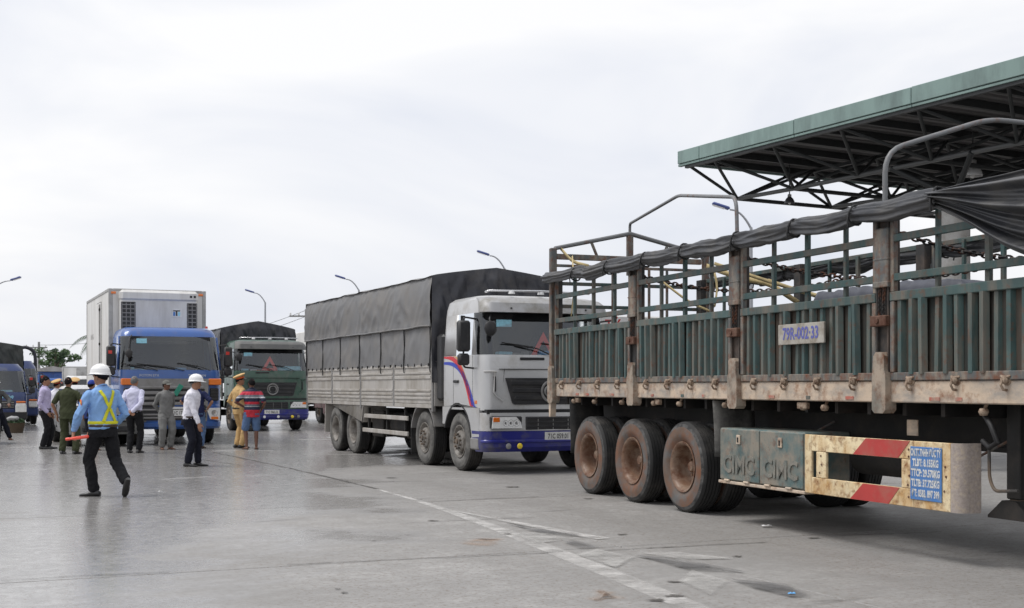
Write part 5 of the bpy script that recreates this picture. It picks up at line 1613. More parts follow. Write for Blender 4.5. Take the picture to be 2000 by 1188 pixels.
    chassis(t, -.6, -7.9); axle_set(t, [-1.35], [-5.5, -6.8], W, W_FRONTD, W_DUAL)
    return t
blue_reefer()


# --- generic cab-over used for the trucks further back
def cab_b(t, W, paint, zr, zb, zw, low, nose=.06, grille='dark_plastic', wheelset=None, xax=-1.0, L_=1.75, trim=None):
    sx = [-.5, -L_ * .68, -L_ * .74, -L_ * .9]
    lv = [(.62, -.02, -L_, W, .16, .05), (1.0, -.03, -L_, W, .18, .05), (zb - .06, -.08, -L_, W, .18, .05), (zb, -.11, -L_, W - .02, .2, .05), (zw, -.38, -L_, W - .14, .2, .06), (zw + .07, -.42, -L_, W - .18, .22, .07), (zr, -.62, -L_ + .08, W - .42, .25, .14)]
    H = Hull(lv, sx, .06)
    H.part('cab_body', M[paint], t, 0, 3, cap_bot=True); H.part('cab_roof', M[paint], t, 4, 6, cap_top=True)
    H.part('cab_pillar', M[paint], t, 3, 4, tags={'S0', 'S2', 'S3', 'S4', 'K', 'B'}, thick=.04)
    H.part('windscreen_trim', M['rubber_black'], t, 3, 4, tags={'C'}, thick=.02)
    H.part('windscreen', M['glass'], t, 3, 4, tags={'F', 'C'}, off=.004)
    for s in (-1, 1): H.part('side_window', M['glass_side'], t, 3, 4, tags={'S1'}, sides=(s,))
    cab_interior(t, W, -.18, -L_, .9, zb - .01, zw); dash_clutter(t, W, -.26, zb - .01, int(W * 100) % 17)
    B = Hull([(.36, -.02, -.4, W - .04, .14, .03), (.42, .05, -.45, W + .02, .16, .03), (.62, .05, -.45, W + .02, .16, .03)], [-.4], .06)
    B.part('bumper', M[low], t, 0, 2, cap_top=True, cap_bot=True)
    g = one('grille', M[grille], t, 'bev', -.06, .0, -W * .30, W * .30, .74, 1.0, .02)
    for k in range(3): one('grille_slat', M['grey_plastic'], g, 'bev', -.01, .014, -W * .29, W * .29, .77 + .075 * k, .80 + .075 * k, .006)
    for s in (-1, 1):
        hl = one('headlight', M['lamp_clear'], t, 'bev', -.10, .004, *sorted((s * (W / 2 - .05), s * (W / 2 - .36))), .68, .92, .03)
        one('indicator', M['lamp_orange'], hl, 'bev', -.10, .012, *sorted((s * (W / 2 - .06), s * (W / 2 - .35))), .93, .98, .01)
        mudguard(t, xax, W, s, .50 if W < 2.2 else .62, 10, 170, 'dark_plastic', .3, .40 if W < 2.2 else .5)
        mirror(t, -.25, W / 2 - .02, zb + .35, s, .32, True, .18)
        one('door_seam', M['rubber_black'], t, 'box', -L_ * .72, -L_ * .72 + .008, *sorted((s * (W / 2 + .002), s * (W / 2 - .01))), .7, zb)
    plate(t, .06, 0, .52, '71C 034.27', .44, .12, sx=.7)
    wipers(t, -.09, zb, [(.25, -.35, zb + .1, -.12), (-.25, -.75, zb + .1, -.12)])


def back_truck(loc, rz, label, W, paint, zr, zb, zw, low, xs_f, xs_r, ws, dual, body, group=None):
    t = empty('cargo_truck', loc, rz, label, 'truck', group)
    cab_b(t, W, paint, zr, zb, zw, low, xax=xs_f[0])
    xe = xs_r[-1] - 1.3
    chassis(t, -.4, xe, .80 if W < 2.2 else .95, .36)
    axle_set(t, xs_f, xs_r, W, ws, dual)
    if body: body(t)
    return t


W_LDUAL = wheel_meshes('lightdual', .39, .19, 'dish', M['tyre'], M['hub_dark'])
# left edge light truck
def bd1(t): drop_side_body(t, -6.2, -1.95, 2.06, .95, 1.45, 2.85, 3.02, 3, M['blue_dark'], M['tarp_green'], M['tarp_green'], M['tarp_green'], 21.0)
lt1 = back_truck((-16.9, 41.0, 0), RZ_T + R(3), 'dark blue light truck with green black tarpaulin at the left edge', 2.0, 'blue_dark', 2.22, 1.28, 1.98, 'dark_plastic', [-1.05], [-4.4], W_LIGHT, W_LDUAL, bd1)
one('side_trim', M['white_plate'], lt1, 'bev', .0, .03, .62, .96, .62, .86, .02)
lettering('tải nhẹ', .14, M['sticker_blue'], lt1, (-.03, .35, 1.13), (1, 0, .05), 1.1, 0, .002)
def bd2(t):
    drop_side_body(t, -6.4, -2.3, 2.1, .95, 1.45, 2.3, 2.4, 3, M['blue_dark'], M['tarp_dark'], M['tarp_dark'], M['tarp_dark'], 31.0)
    m = MB(); m.tube(bend([(-1.75, .4, 2.2), (-1.75, .45, 2.95), (-1.75, .7, 3.02), (-1.75, 1.0, 2.88), (-1.75, 1.06, 2.6), (-1.75, 1.06, 1.0)], .12), .07, 8); m.build('tarp_frame', M['tarp_dark'], t, 60)
back_truck((-18.95, 47.2, 0), RZ_T, 'second dark blue truck with black frame post partly hidden by the light truck', 2.15, 'blue_dark', 2.45, 1.40, 2.15, 'blue_dark', [-1.05], [-4.6], W_LIGHT, W_LDUAL, bd2)
# blue truck with pale open top far behind
def bd3(t):
    one('box_body', M['blue_cab'], t, 'bev', -6.0, -1.9, -1.15, 1.15, .95, 2.75, .04)
    b_ = [c for c in t.children if c.name.startswith('box_body')][0]
    for y in (-.55, .55): one('front_panel', M['blue_cab'], b_, 'bev', -1.9, -1.85, y - .48, y + .48, 1.1, 2.65, .12)
    m = MB(); m.prism([(-1.25, 2.76), (1.25, 2.76), (1.2, 3.0), (0, 3.22), (-1.2, 3.0)], -6.1, -1.6, 'x'); m.build('roof_sheet', M['cargo_grey'], b_)
back_truck((-38.3, 105.0, 0), RZ_T, 'far bright blue truck with a pale peaked sheet on top', 2.2, 'blue_cab', 2.2, 1.30, 1.98, 'blue_cab', [-1.05], [-4.4], W_LIGHT, W_LDUAL, bd3)
def bd4(t):
    one('box_body', M['box_grey'], t, 'bev', -6.4, -1.95, -1.15, 1.15, .95, 2.95, .02)
    b_ = [c for c in t.children if c.name.startswith('box_body')][0]
    one('front_plate', M['box_white'], b_, 'bev', -1.95, -1.93, -1.05, -.2, 1.9, 2.85, .004)
back_truck((-31.0, 90.0, 0), RZ_T - R(4), 'far grey box truck with a white cab', 2.1, 'white_paint', 2.25, 1.30, 2.0, 'white_paint', [-1.05], [-4.6], W_LIGHT, W_LDUAL, bd4)
# maroon truck between the green and the silver one
def bd5(t):
    one('box_body', M['box_white'], t, 'bev', -8.2, -2.1, -1.22, 1.22, 1.1, 3.75, .03)
    b_ = [c for c in t.children if c.name.startswith('box_body')][0]
    one('roof_sign', M['lamp_yellow'], t, 'bev', -.9, -.8, -.55, -.05, 3.18, 3.34, .02)
back_truck((-6.15, 49.6, 0), RZ_T, 'maroon truck with pale box body seen between green and silver trucks', 2.46, 'maroon', 2.95, 1.9, 2.7, 'maroon', [-1.25], [-5.6, -6.9], W_FRONTD, W_DUAL, bd5)
# white truck seen through the trailer slats
def bd6(t):
    one('box_body', M['white_paint'], t, 'bev', -8.2, -2.1, -1.22, 1.22, 1.1, 3.15, .03)
wt = back_truck((2.75, 27.6, 0), RZ_T, 'white truck with red lettering glimpsed through the trailer slats', 2.44, 'white_paint', 2.98, 1.85, 2.62, 'white_paint', [-1.25], [-5.6], W_FRONTD, W_DUAL, bd6)
one('sun_visor', M['white_paint'], wt, 'bev', -.40, -.10, -1.12, 1.12, 2.62, 3.02, .03)
lettering('TỶ', .30, M['ink_red'], wt, (-.098, -.55, 2.80), (1, 0, 0), 1, 0, .008)
lettering('NGÂN', .20, M['ink_red'], wt, (-.098, .25, 2.78), (1, 0, 0), 1, 0, .004)

# --- grey car behind the standing men
def car():
    t = empty('pickup_car', (-9.75, 30.3, 0), RZ_T + R(2), 'silver grey car standing among the men in front of the white box', 'car')
    W = 1.78
    lv = [(.30, -.06, -4.55, W - .10, .30, .2), (.50, .02, -4.6, W, .34, .22), (.78, .0, -4.6, W, .36, .24), (.97, -.10, -4.58, W - .03, .40, .25), (1.02, -.85, -4.5, W - .08, .25, .2), (1.05, -1.0, -4.45, W - .10, .2, .2), (1.40, -1.62, -4.1, W - .36, .2, .2), (1.47, -1.9, -3.9, W - .5, .2, .2), (1.50, -2.2, -3.6, W - .8, .2, .2)]
    H = Hull(lv, [-1.75, -2.7, -2.8, -3.75], .12)
    H.part('body', M['suv_grey'], t, 0, 5, cap_bot=True); H.part('roof', M['suv_white'], t, 6, 8, cap_top=True)
    one('hood', M['suv_white'], t, 'bev', -1.0, -.16, -.70, .70, .985, 1.03, .02)
    for s in (-1, 1):
        for tg in ({'C'}, {'S2'}, {'S4', 'K'}): H.part('pillar', M['suv_grey'], t, 5, 6, tags=tg, sides=(s,), thick=.03)
    H.part('windscreen', M['glass'], t, 5, 6, tags={'F'})
    for s in (-1, 1): H.part('side_window', M['glass_side'], t, 5, 6, tags={'S0', 'S1', 'S3'}, sides=(s,))
    H.part('rear_window', M['glass_side'], t, 5, 6, tags={'B'})
    one('cab_floor', M['cab_inner'], t, 'box', -4.3, -1.1, -.75, .75, .99, 1.06)
    for x in (-2.3, -3.3):
        for y in (-.36, .36): one('seat', M['seat_cloth'], t, 'bev', x - .12, x, y - .22, y + .22, 1.0, 1.42, .05)
    g = one('grille', M['dark_plastic'], t, 'bev', -.06, .035, -.45, .45, .60, .82, .03)
    for z in (.65, .72, .79): one('grille_slat', M['chrome'], g, 'bev', .02, .042, -.43, .43, z - .01, z + .01, .004)
    one('lower_intake', M['dark_plastic'], t, 'bev', -.06, .03, -.6, .6, .36, .50, .03)
    plate(t, .05, 0, .50, '51F 203.45', .44, .11, sx=.7)
    for s in (-1, 1):
        m = MB(); m.ball((-.17, s * .66, .80), .16, .17, .10, 16, 10); m.build('headlight', M['lamp_clear'], t, 180)
        one('side_mirror', M['suv_white'], t, 'bev', -1.42, -1.24, *sorted((s * .86, s * 1.04)), 1.02, 1.18, .05)
        for x in (-.88, -3.62):
            wheel(W_CAR, t, x, s * (W / 2 + .005), s)
            m = MB(); pr = [(x + .42 * math.cos(R(a)), .37 + .42 * math.sin(R(a))) for a in range(0, 181, 15)]
            inn = [(x + .36 * math.cos(R(a)), .37 + .36 * math.sin(R(a))) for a in range(180, -1, -15)]
            m.prism(pr + inn, *sorted((s * (W / 2 + .012), s * (W / 2 - .1)))); m.build('wheel_arch', M['dark_plastic'], t, 40)
        for x in (-1.75, -2.75): one('door_seam', M['rubber_black'], t, 'box', x - .004, x + .004, *sorted((s * (W / 2 + .003), s * (W / 2 - .02))), .42, 1.0)
    return t
car()

# ------------------------------------------------------------------ street lamps
def street_lamp(hx, hy, px_pole, d, label):
    """head at image point (hx,hy), pole under px_pole at distance d"""
    h = P(hx, hy, d); p = P(px_pole, hy, d)
    t = empty('street_lamp', (p.x, p.y, 0), 0, label, 'lamp', 'street lamps along the road')
    dx = h.x - p.x; top = h.z - .75
    m = MB(); m.cyl((0, 0, 0), (0, 0, top), .11, .06, 12); m.build('pole', M['pole_grey'], t, 60)
    m = MB(); pts = []
    for k in range(9):
        q = k / 8; pts.append((dx * q * .98, -.1 * q, top - .05 + (h.z - top + .02) * (1 - (1 - q) ** 2.2)))
    m.tube(pts, [.05 - .015 * k / 8 for k in range(9)], 8); m.build('arm', M['pole_grey'], t, 60)
    s = 1 if dx > 0 else -1
    m = MB(); ang = Matrix.Translation((dx, -.1, h.z)) @ Matrix.Rotation(R(-18) * s, 4, 'Y')
    m.bev(*sorted((0, s * .75)), -.16, .16, -.05, .07, .045, ang); hd = m.build('lamp_head', M['lamp_blue'], t, 40)
    m = MB(); m.bev(*sorted((s * .2, s * .7)), -.12, .12, -.075, -.045, .01, ang); m.build('lens', M['lamp_clear'], hd)
    m = MB(); m.cyl((0, 0, 0), (0, 0, .25), .2, .16, 12); m.build('base', M['pole_grey'], t)


street_lamp(22, 548, -18, 88, 'street lamp reaching in from the left edge above the dark blue truck')
street_lamp(497, 572, 518, 99, 'street lamp with its pole showing behind the green truck')
street_lamp(675, 545, 701, 86, 'street lamp rising over the rear of the silver truck tarpaulin')
street_lamp(956, 499, 986, 71, 'street lamp above the front of the silver truck tarpaulin')
street_lamp(1424, 409, 1467, 52, 'street lamp beside the canopy corner above the green trailer')

# ------------------------------------------------------------------ utility poles and wires
def upole(px, py, d, label, arm=-1):
    c = P(px, py, d)
    t = empty('utility_pole', (c.x, c.y, 0), 0, label, 'pole', 'utility poles in the distance')
    m = MB(); m.cyl((0, 0, 0), (0, 0, c.z), .22, .13, 10); m.build('pole', M['concrete_pole'], t, 60)
    m = MB(); m.box(-1.6, 1.0, -.06, .06, c.z - .75, c.z - .6); m.build('cross_arm', M['concrete_pole'], t)
    for x in (-1.5, -.7, .8):
        m = MB(); m.lathe([(0, .3), (.07, .26), (.09, .1), (.05, 0), (0, 0)], 8, Matrix.Translation((x, 0, c.z - .6))); m.build('insulator', M['white_paint'], t)
    return c


c1 = upole(76, 668, 150, 'distant utility pole standing between the left trucks and the tree')
c2 = upole(598, 604, 120, 'distant utility pole half hidden by the silver truck tarpaulin')
def wire(a, b_, sag, label):
    m = MB(); pts = []
    for k in range(17):
        q = k / 16; p = Vector(a).lerp(Vector(b_), q); p.z -= sag * 4 * q * (1 - q); pts.append(p)
    m.tube(pts, .022, 5); o = m.build('power_line', M['wire'], None, 180); tag(o, label, 'wire', 'power lines')
wire(P(76, 674, 150), P(330, 640, 150), .6, 'thin power line running right from the left utility pole')
wire(P(598, 606, 120), P(300, 668, 170), 1.0, 'upper thin power line running left from the hidden utility pole')
wire(P(598, 618, 120), P(300, 678, 170), 1.0, 'lower thin power line running left from the hidden utility pole')

# ------------------------------------------------------------------ trees
def leaf_blob(mb, rnd, c, rx, ry, rz, n, s):
    for _ in range(n):
        while True:
            q = Vector((rnd.uniform(-1, 1), rnd.uniform(-1, 1), rnd.uniform(-1, 1)))
            if .25 < q.length < 1: break
        p = Vector((c[0] + q.x * rx, c[1] + q.y * ry, c[2] + q.z * rz))
        a, b_ = rnd.uniform(0, 6.28), rnd.uniform(-.9, .9)
        u = Vector((math.cos(a) * math.cos(b_), math.sin(a) * math.cos(b_), math.sin(b_))); w = u.cross(Vector((rnd.uniform(-1, 1), rnd.uniform(-1, 1), rnd.uniform(-1, 1)))).normalized()
        l = s * rnd.uniform(.6, 1.3)
        mb.add([p - u * l, p + w * l * .4, p + u * l, p - w * l * .4], [(0, 1, 2, 3)])


def tree(px, py_top, d, width, seed, label, mat, clumps=14, trunk_px=None):
    rnd = random.Random(seed); c = P(px, py_top, d); H = c.z
    t = empty('broadleaf_tree', (c.x, c.y, 0), 0, label, 'tree', 'distant trees')
    m = MB(); m.tube([(0, 0, 0), (.1, 0, H * .25), (-.05, .1, H * .5), (.1, 0, H * .8)], [.2, .16, .12, .05], 8)
    m.build('trunk', M['bark'], t, 60)
    lv = MB()
    for k in range(clumps):
        a = rnd.uniform(0, 6.28); rr = width * .5 * rnd.random() ** .6; z = H * rnd.uniform(.42, .93)
        rr *= 1.15 - .6 * abs(z / H - .6)
        e = Vector((rr * math.cos(a), rr * math.sin(a), z))
        if k % 2 == 0:
            m = MB(); m.tube([(0, 0, z * .6), (e.x * .6, e.y * .6, z * .85), e], [.07, .045, .02], 6); m.build('branch', M['bark'], t, 60)
        leaf_blob(lv, rnd, e, width * rnd.uniform(.10, .2), width * rnd.uniform(.10, .2), H * rnd.uniform(.05, .10), 170, .17)
    lv.build('crown', mat, t, 10, fix=False)


tree(103, 681, 120, 4.6, 3, 'bushy green tree beyond the far blue truck', M['leaf_a'], 18)
tree(84, 700, 112, 3.4, 5, 'low dark shrub tree left of the taller green tree', M['leaf_b'], 10)
# thin open branch with sparse leaf clusters right of the tree
def sparse_tree():
    d = 112; t = empty('sparse_tree', (P(112, 720, d).x, d, 0), 0, 'thin sparse sapling with scattered leaf clusters right of the bushy tree', 'tree', 'distant trees')
    m = MB(); x0 = P(112, 720, d).x
    tp = [(0, 0, 0), (-.1, 0, 2.2), (-.2, 0, 3.6), (-.25, 0, P(108, 684, d).z)]
    m.tube(tp, [.1, .08, .05, .02], 6); m.build('trunk', M['bark'], t, 60)
    rnd = random.Random(8); lv = MB()
    for (px, py) in ((108, 684), (123, 691), (118, 700), (114, 706), (128, 705), (137, 704), (122, 697), (105, 694)):
        q = P(px, py, d); e = (q.x - x0, 0, q.z)
        m = MB(); m.tube([(-.15, 0, e[2] * .7), (e[0] * .5, 0, e[2] * .9), e], [.03, .025, .012], 5); m.build('branch', M['bark'], t, 60)
        leaf_blob(lv, rnd, e, .32, .3, .14, 60, .12)
    lv.build('crown', M['leaf_b'], t, 10, fix=False)
sparse_tree()


def palm(px, py, d, label, seed):
    rnd = random.Random(seed); c = P(px, py, d)
    t = empty('palm_tree', (c.x, c.y, 0), 0, label, 'tree', 'distant trees')
    m = MB(); m.tube([(0, 0, 0), (.15, 0, c.z * .5), (0, 0, c.z)], [.22, .15, .12], 10); m.build('trunk', M['bark'], t, 60)
    for k in range(13):
        a = 2 * math.pi * k / 13 + rnd.uniform(-.2, .2); L_ = rnd.uniform(2.0, 2.7); up = rnd.uniform(.1, 1.0)
        m = MB(); sp = []
        for i in range(13):
            q = i / 12; r_ = L_ * (q - .18 * q * q); sp.append(Vector((math.cos(a) * r_, math.sin(a) * r_, c.z + up * q * 1.5 - 1.9 * q * q)))
        m.tube(sp, [.03 * (1 - .8 * i / 12) for i in range(13)], 5)
        sd_ = Vector((-math.sin(a), math.cos(a), 0))
        for i in range(1, 13):
            for j in (0, .5):
                p = sp[i] if j == 0 else (sp[i] + sp[i - 1]) / 2; fw = (sp[i] - sp[i - 1]).normalized(); ln = .62 * math.sin(math.pi * min(1, i / 12 * .85 + .12))
                for s in (-1, 1):
                    tip = p + sd_ * s * ln * .75 + fw * ln * .5 - Vector((0, 0, ln * .55))
                    m.add([p, p + fw * .06, tip], [(0, 1, 2)])
        m.build('frond', M['leaf_palm'], t, 20, fix=False)


palm(207, 662, 75, 'coconut palm mostly hidden by the white refrigerated box', 4)

# ------------------------------------------------------------------ motorbike with a basket at the left edge
def motorbike():
    g = G(-5, 868)
    t = empty('motorbike', (g.x, g.y, 0), R(-62), 'dark motorbike carrying produce at the left edge', 'motorbike')
    tm = MB()
    for x in (0.0, -1.24):
        m = MB(); m.lathe([(.20, -.03), (.27, -.045), (.295, -.025), (.30, 0), (.295, .025), (.27, .045), (.20, .03)], 28, Matrix.Translation((x, 0, .30)) @ Matrix.Rotation(R(90), 4, 'X'))
        w = m.build('wheel', M['tyre'], t, 60)
        m = MB()
        for k in range(10):
            a = k / 10 * 2 * math.pi; m.cyl((x, 0, .30), (x + .205 * math.cos(a), 0, .30 + .205 * math.sin(a)), .006, n=5)
        m.cyl((x, -.05, .3), (x, .05, .3), .05); m.build('spokes', M['chrome'], w)
    for y in (-.07, .07):
        m = MB(); m.tube([(0, y, .30), (-.12, y, .62), (-.22, y * .6, .92)], .02, 8); m.build('fork', M['dark_plastic'], t, 60)
    m = MB(); m.prism([(-.14, .98), (-.05, .78), (-.20, .42), (-.42, .34), (-.45, .42), (-.30, .55)], -.13, .13); m.build('leg_shield', M['cloth_navy'], t)
    m = MB(); m.tube([(-.3, 0, .5), (-.6, 0, .36), (-.95, 0, .55), (-1.3, 0, .68)], [.06, .10, .09, .05], 10); m.build('frame', M['dark_steel'], t, 60)
    m = MB(); m.tube([(-.45, 0, .76), (-.75, 0, .78), (-1.2, 0, .80)], [.09, .13, .10], 10, sq=1.2); m.build('saddle', M['rubber_black'], t, 60)
    m = MB(); m.tube(bend([(-.34, -.36, .98), (-.26, -.2, 1.02), (-.22, 0, .98), (-.26, .2, 1.02), (-.34, .36, .98)], .06), .016, 8); m.build('handlebar', M['dark_plastic'], t, 60)
    m = MB(); m.ball((-.12, 0, .96), .10, .11, .10); m.build('headlight', M['lamp_clear'], t, 180)
    m = MB(); m.bev(-.85, -.5, -.12, .12, .22, .45, .05); m.build('engine', M['dark_steel'], t)
    m = MB(); m.tube([(-.3, -.12, .28), (-.8, -.14, .26), (-1.4, -.16, .34)], [.025, .03, .05], 8); m.build('exhaust', M['chrome'], t, 60)
    mudw = MB(); mudw.prism([(.34 * math.cos(R(a)), .30 + .34 * math.sin(R(a))) for a in range(30, 161, 13)] + [(.32 * math.cos(R(a)), .30 + .32 * math.sin(R(a))) for a in range(160, 29, -13)], -.05, .05); mudw.build('front_mudguard', M['cloth_navy'], t, 40)
    return t
moto = motorbike()
def basket(px, py, d, label):
    c = P(px, py, d)
    t = empty('produce_basket', (c.x, c.y, 0), .3, label, 'basket'); t.scale = (.85, .85, 1)
    m = MB(); T = Matrix.Translation((0, 0, c.z - .22))
    m.lathe([(0, 0), (.24, 0), (.33, .30), (.35, .32), (.32, .30), (.22, .03), (0, .03)], 24, T); m.build('basket_body', M['basket'], t, 50)
    rnd = random.Random(3); lv = MB(); leaf_blob(lv, rnd, (0, 0, c.z + .10), .34, .30, .14, 500, .05); lv.build('leafy_produce', M['leaf_b'], t, 10, fix=False)
    m = MB(); m.ball((-.1, -.05, c.z + .22), .22, .18, .10, 16, 10)
    m.v = [tuple(Vector(p) * 1 + Vector((0, 0, .05)) * noise.noise(Vector(p) * 6)) for p in m.v]; m.build('plastic_sack', M['bag'], t, 180)
    pass
basket(31, 832, 39.6, 'round basket of leafy produce with a white sack beside the motorbike')

# ------------------------------------------------------------------ people
def loft(mb, rings, n=14):
    """rings: (centre, half-width along a, half-depth along b, a, b)"""
    vs = []
    for c, ra, rb, a, b_ in rings:
        c = Vector(c)
        for k in range(n):
            t = 2 * math.pi * k / n; vs.append(c + a * (ra * math.cos(t)) + b_ * (rb * math.sin(t)))
    fs = []
    for i in range(len(rings) - 1):
        for k in range(n):
            p = i * n + k; q = i * n + (k + 1) % n; fs.append((p, q, q + n, p + n))
    fs.append(tuple(range(n))[::-1]); e = (len(rings) - 1) * n; fs.append(tuple(e + k for k in range(n)))
    mb.add(vs, fs)


def limb(mb, pts, rs, n=12):
    """rounded tapering tube"""
    pts = [Vector(p) for p in pts]
    d0 = (pts[0] - pts[1]).normalized(); d1 = (pts[-1] - pts[-2]).normalized()
    P_ = [pts[0] + d0 * rs[0] * .8, pts[0] + d0 * rs[0] * .5] + pts + [pts[-1] + d1 * rs[-1] * .5, pts[-1] + d1 * rs[-1] * .8]
    R_ = [rs[0] * .45, rs[0] * .85] + list(rs) + [rs[-1] * .85, rs[-1] * .45]
    mb.tube(P_, R_, n)


def ik(a, c, l1, l2, pole):
    a, c = Vector(a), Vector(c); d = c - a; L_ = min(d.length, (l1 + l2) * .999); u = d.normalized()
    x = (l1 * l1 - l2 * l2 + L_ * L_) / (2 * L_); h = math.sqrt(max(0, l1 * l1 - x * x))
    p = Vector(pole); p = (p - u * p.dot(u)).normalized()
    return a + u * x + p * h, a + u * L_


def skin(mb, name, mat, parent, vox, fold=0.0, seed=0.0, iters=3, loc=(0, 0, 0)):
    """fuse overlapping lofts into one continuous surface"""
    me = mb.mesh(name, mat, 180)
    tmp = bpy.data.objects.new(name, me)
    rm = tmp.modifiers.new('r', 'REMESH'); rm.mode = 'VOXEL'; rm.voxel_size = vox; rm.use_smooth_shade = True
    sm = tmp.modifiers.new('s', 'SMOOTH'); sm.factor = .5; sm.iterations = iters
    out = evaluated_mesh(tmp); bpy.data.meshes.remove(me)
    out.name = name; out.materials.clear(); out.materials.append(mat)
    if fold:
        n = len(out.vertices); co = [0.0] * (3 * n); no = [0.0] * (3 * n)
        out.vertices.foreach_get('co', co); out.vertex_normals.foreach_get('vector', no)
        for k in range(n):
            x, y, z = co[3 * k:3 * k + 3]
            w = noise.noise((x * 5 + seed, y * 5, z * 4))
            f = noise.noise((x * 13 + seed, y * 13 + w * 2, z * 7 + x * 9)) + .7 * (1 - 2 * abs(noise.noise((x * 8, y * 8 + seed, z * 11 + y * 10 + w))))
            for c in range(3): co[3 * k + c] += no[3 * k + c] * fold * f
        out.vertices.foreach_set('co', co); out.update()
    out.shade_smooth()
    o = bpy.data.objects.new(name, out); COL.objects.link(o); o.parent = parent; o.location = loc
    return o


X_, Y_, Z_ = Vector((1, 0, 0)), Vector((0, 1, 0)), Vector((0, 0, 1))


def hand_parts(mb, wrist, direction, palm_n, thumb_side, s=1.0, curl=.4, grip=False):
    """palm, four unequal bent fingers and a thumb leaving the side of the palm"""
    d = Vector(direction).normalized(); n = Vector(palm_n); n = (n - d * n.dot(d)).normalized(); w = d.cross(n) * thumb_side
    wr = Vector(wrist)
    loft(mb, [(wr - d * .02, .024 * s, .020 * s, w, n), (wr + d * .02 * s, .030 * s, .018 * s, w, n), (wr + d * .055 * s, .040 * s, .016 * s, w, n), (wr + d * .092 * s, .040 * s, .014 * s, w, n), (wr + d * .100 * s, .034 * s, .010 * s, w, n)], 10)
    cu = 1.15 if grip else curl
    for k, (off, L_) in enumerate(((.030, .070), (.010, .078), (-.011, .072), (-.030, .056))):
        p = wr + d * .090 * s + w * off * s; dd = d.copy(); pts = [p]
        for j, fr in enumerate((.42, .33, .25)):
            ang = cu * (.5 + .25 * j); dd = (dd * math.cos(ang) + n * math.sin(ang)).normalized(); n2 = n
            p = p + dd * L_ * s * fr; pts.append(p)
        limb(mb, pts, [.0095 * s, .009 * s, .0082 * s, .007 * s], 8)
    p = wr + d * .03 * s + w * .028 * s
    q = p + (w * .75 + d * .65 + n * .15).normalized() * .042 * s; r_ = q + (d * .9 + w * .2 + n * (.7 if grip else .25)).normalized() * .034 * s
    limb(mb, [p, q, r_], [.013 * s, .0105 * s, .0085 * s], 8)


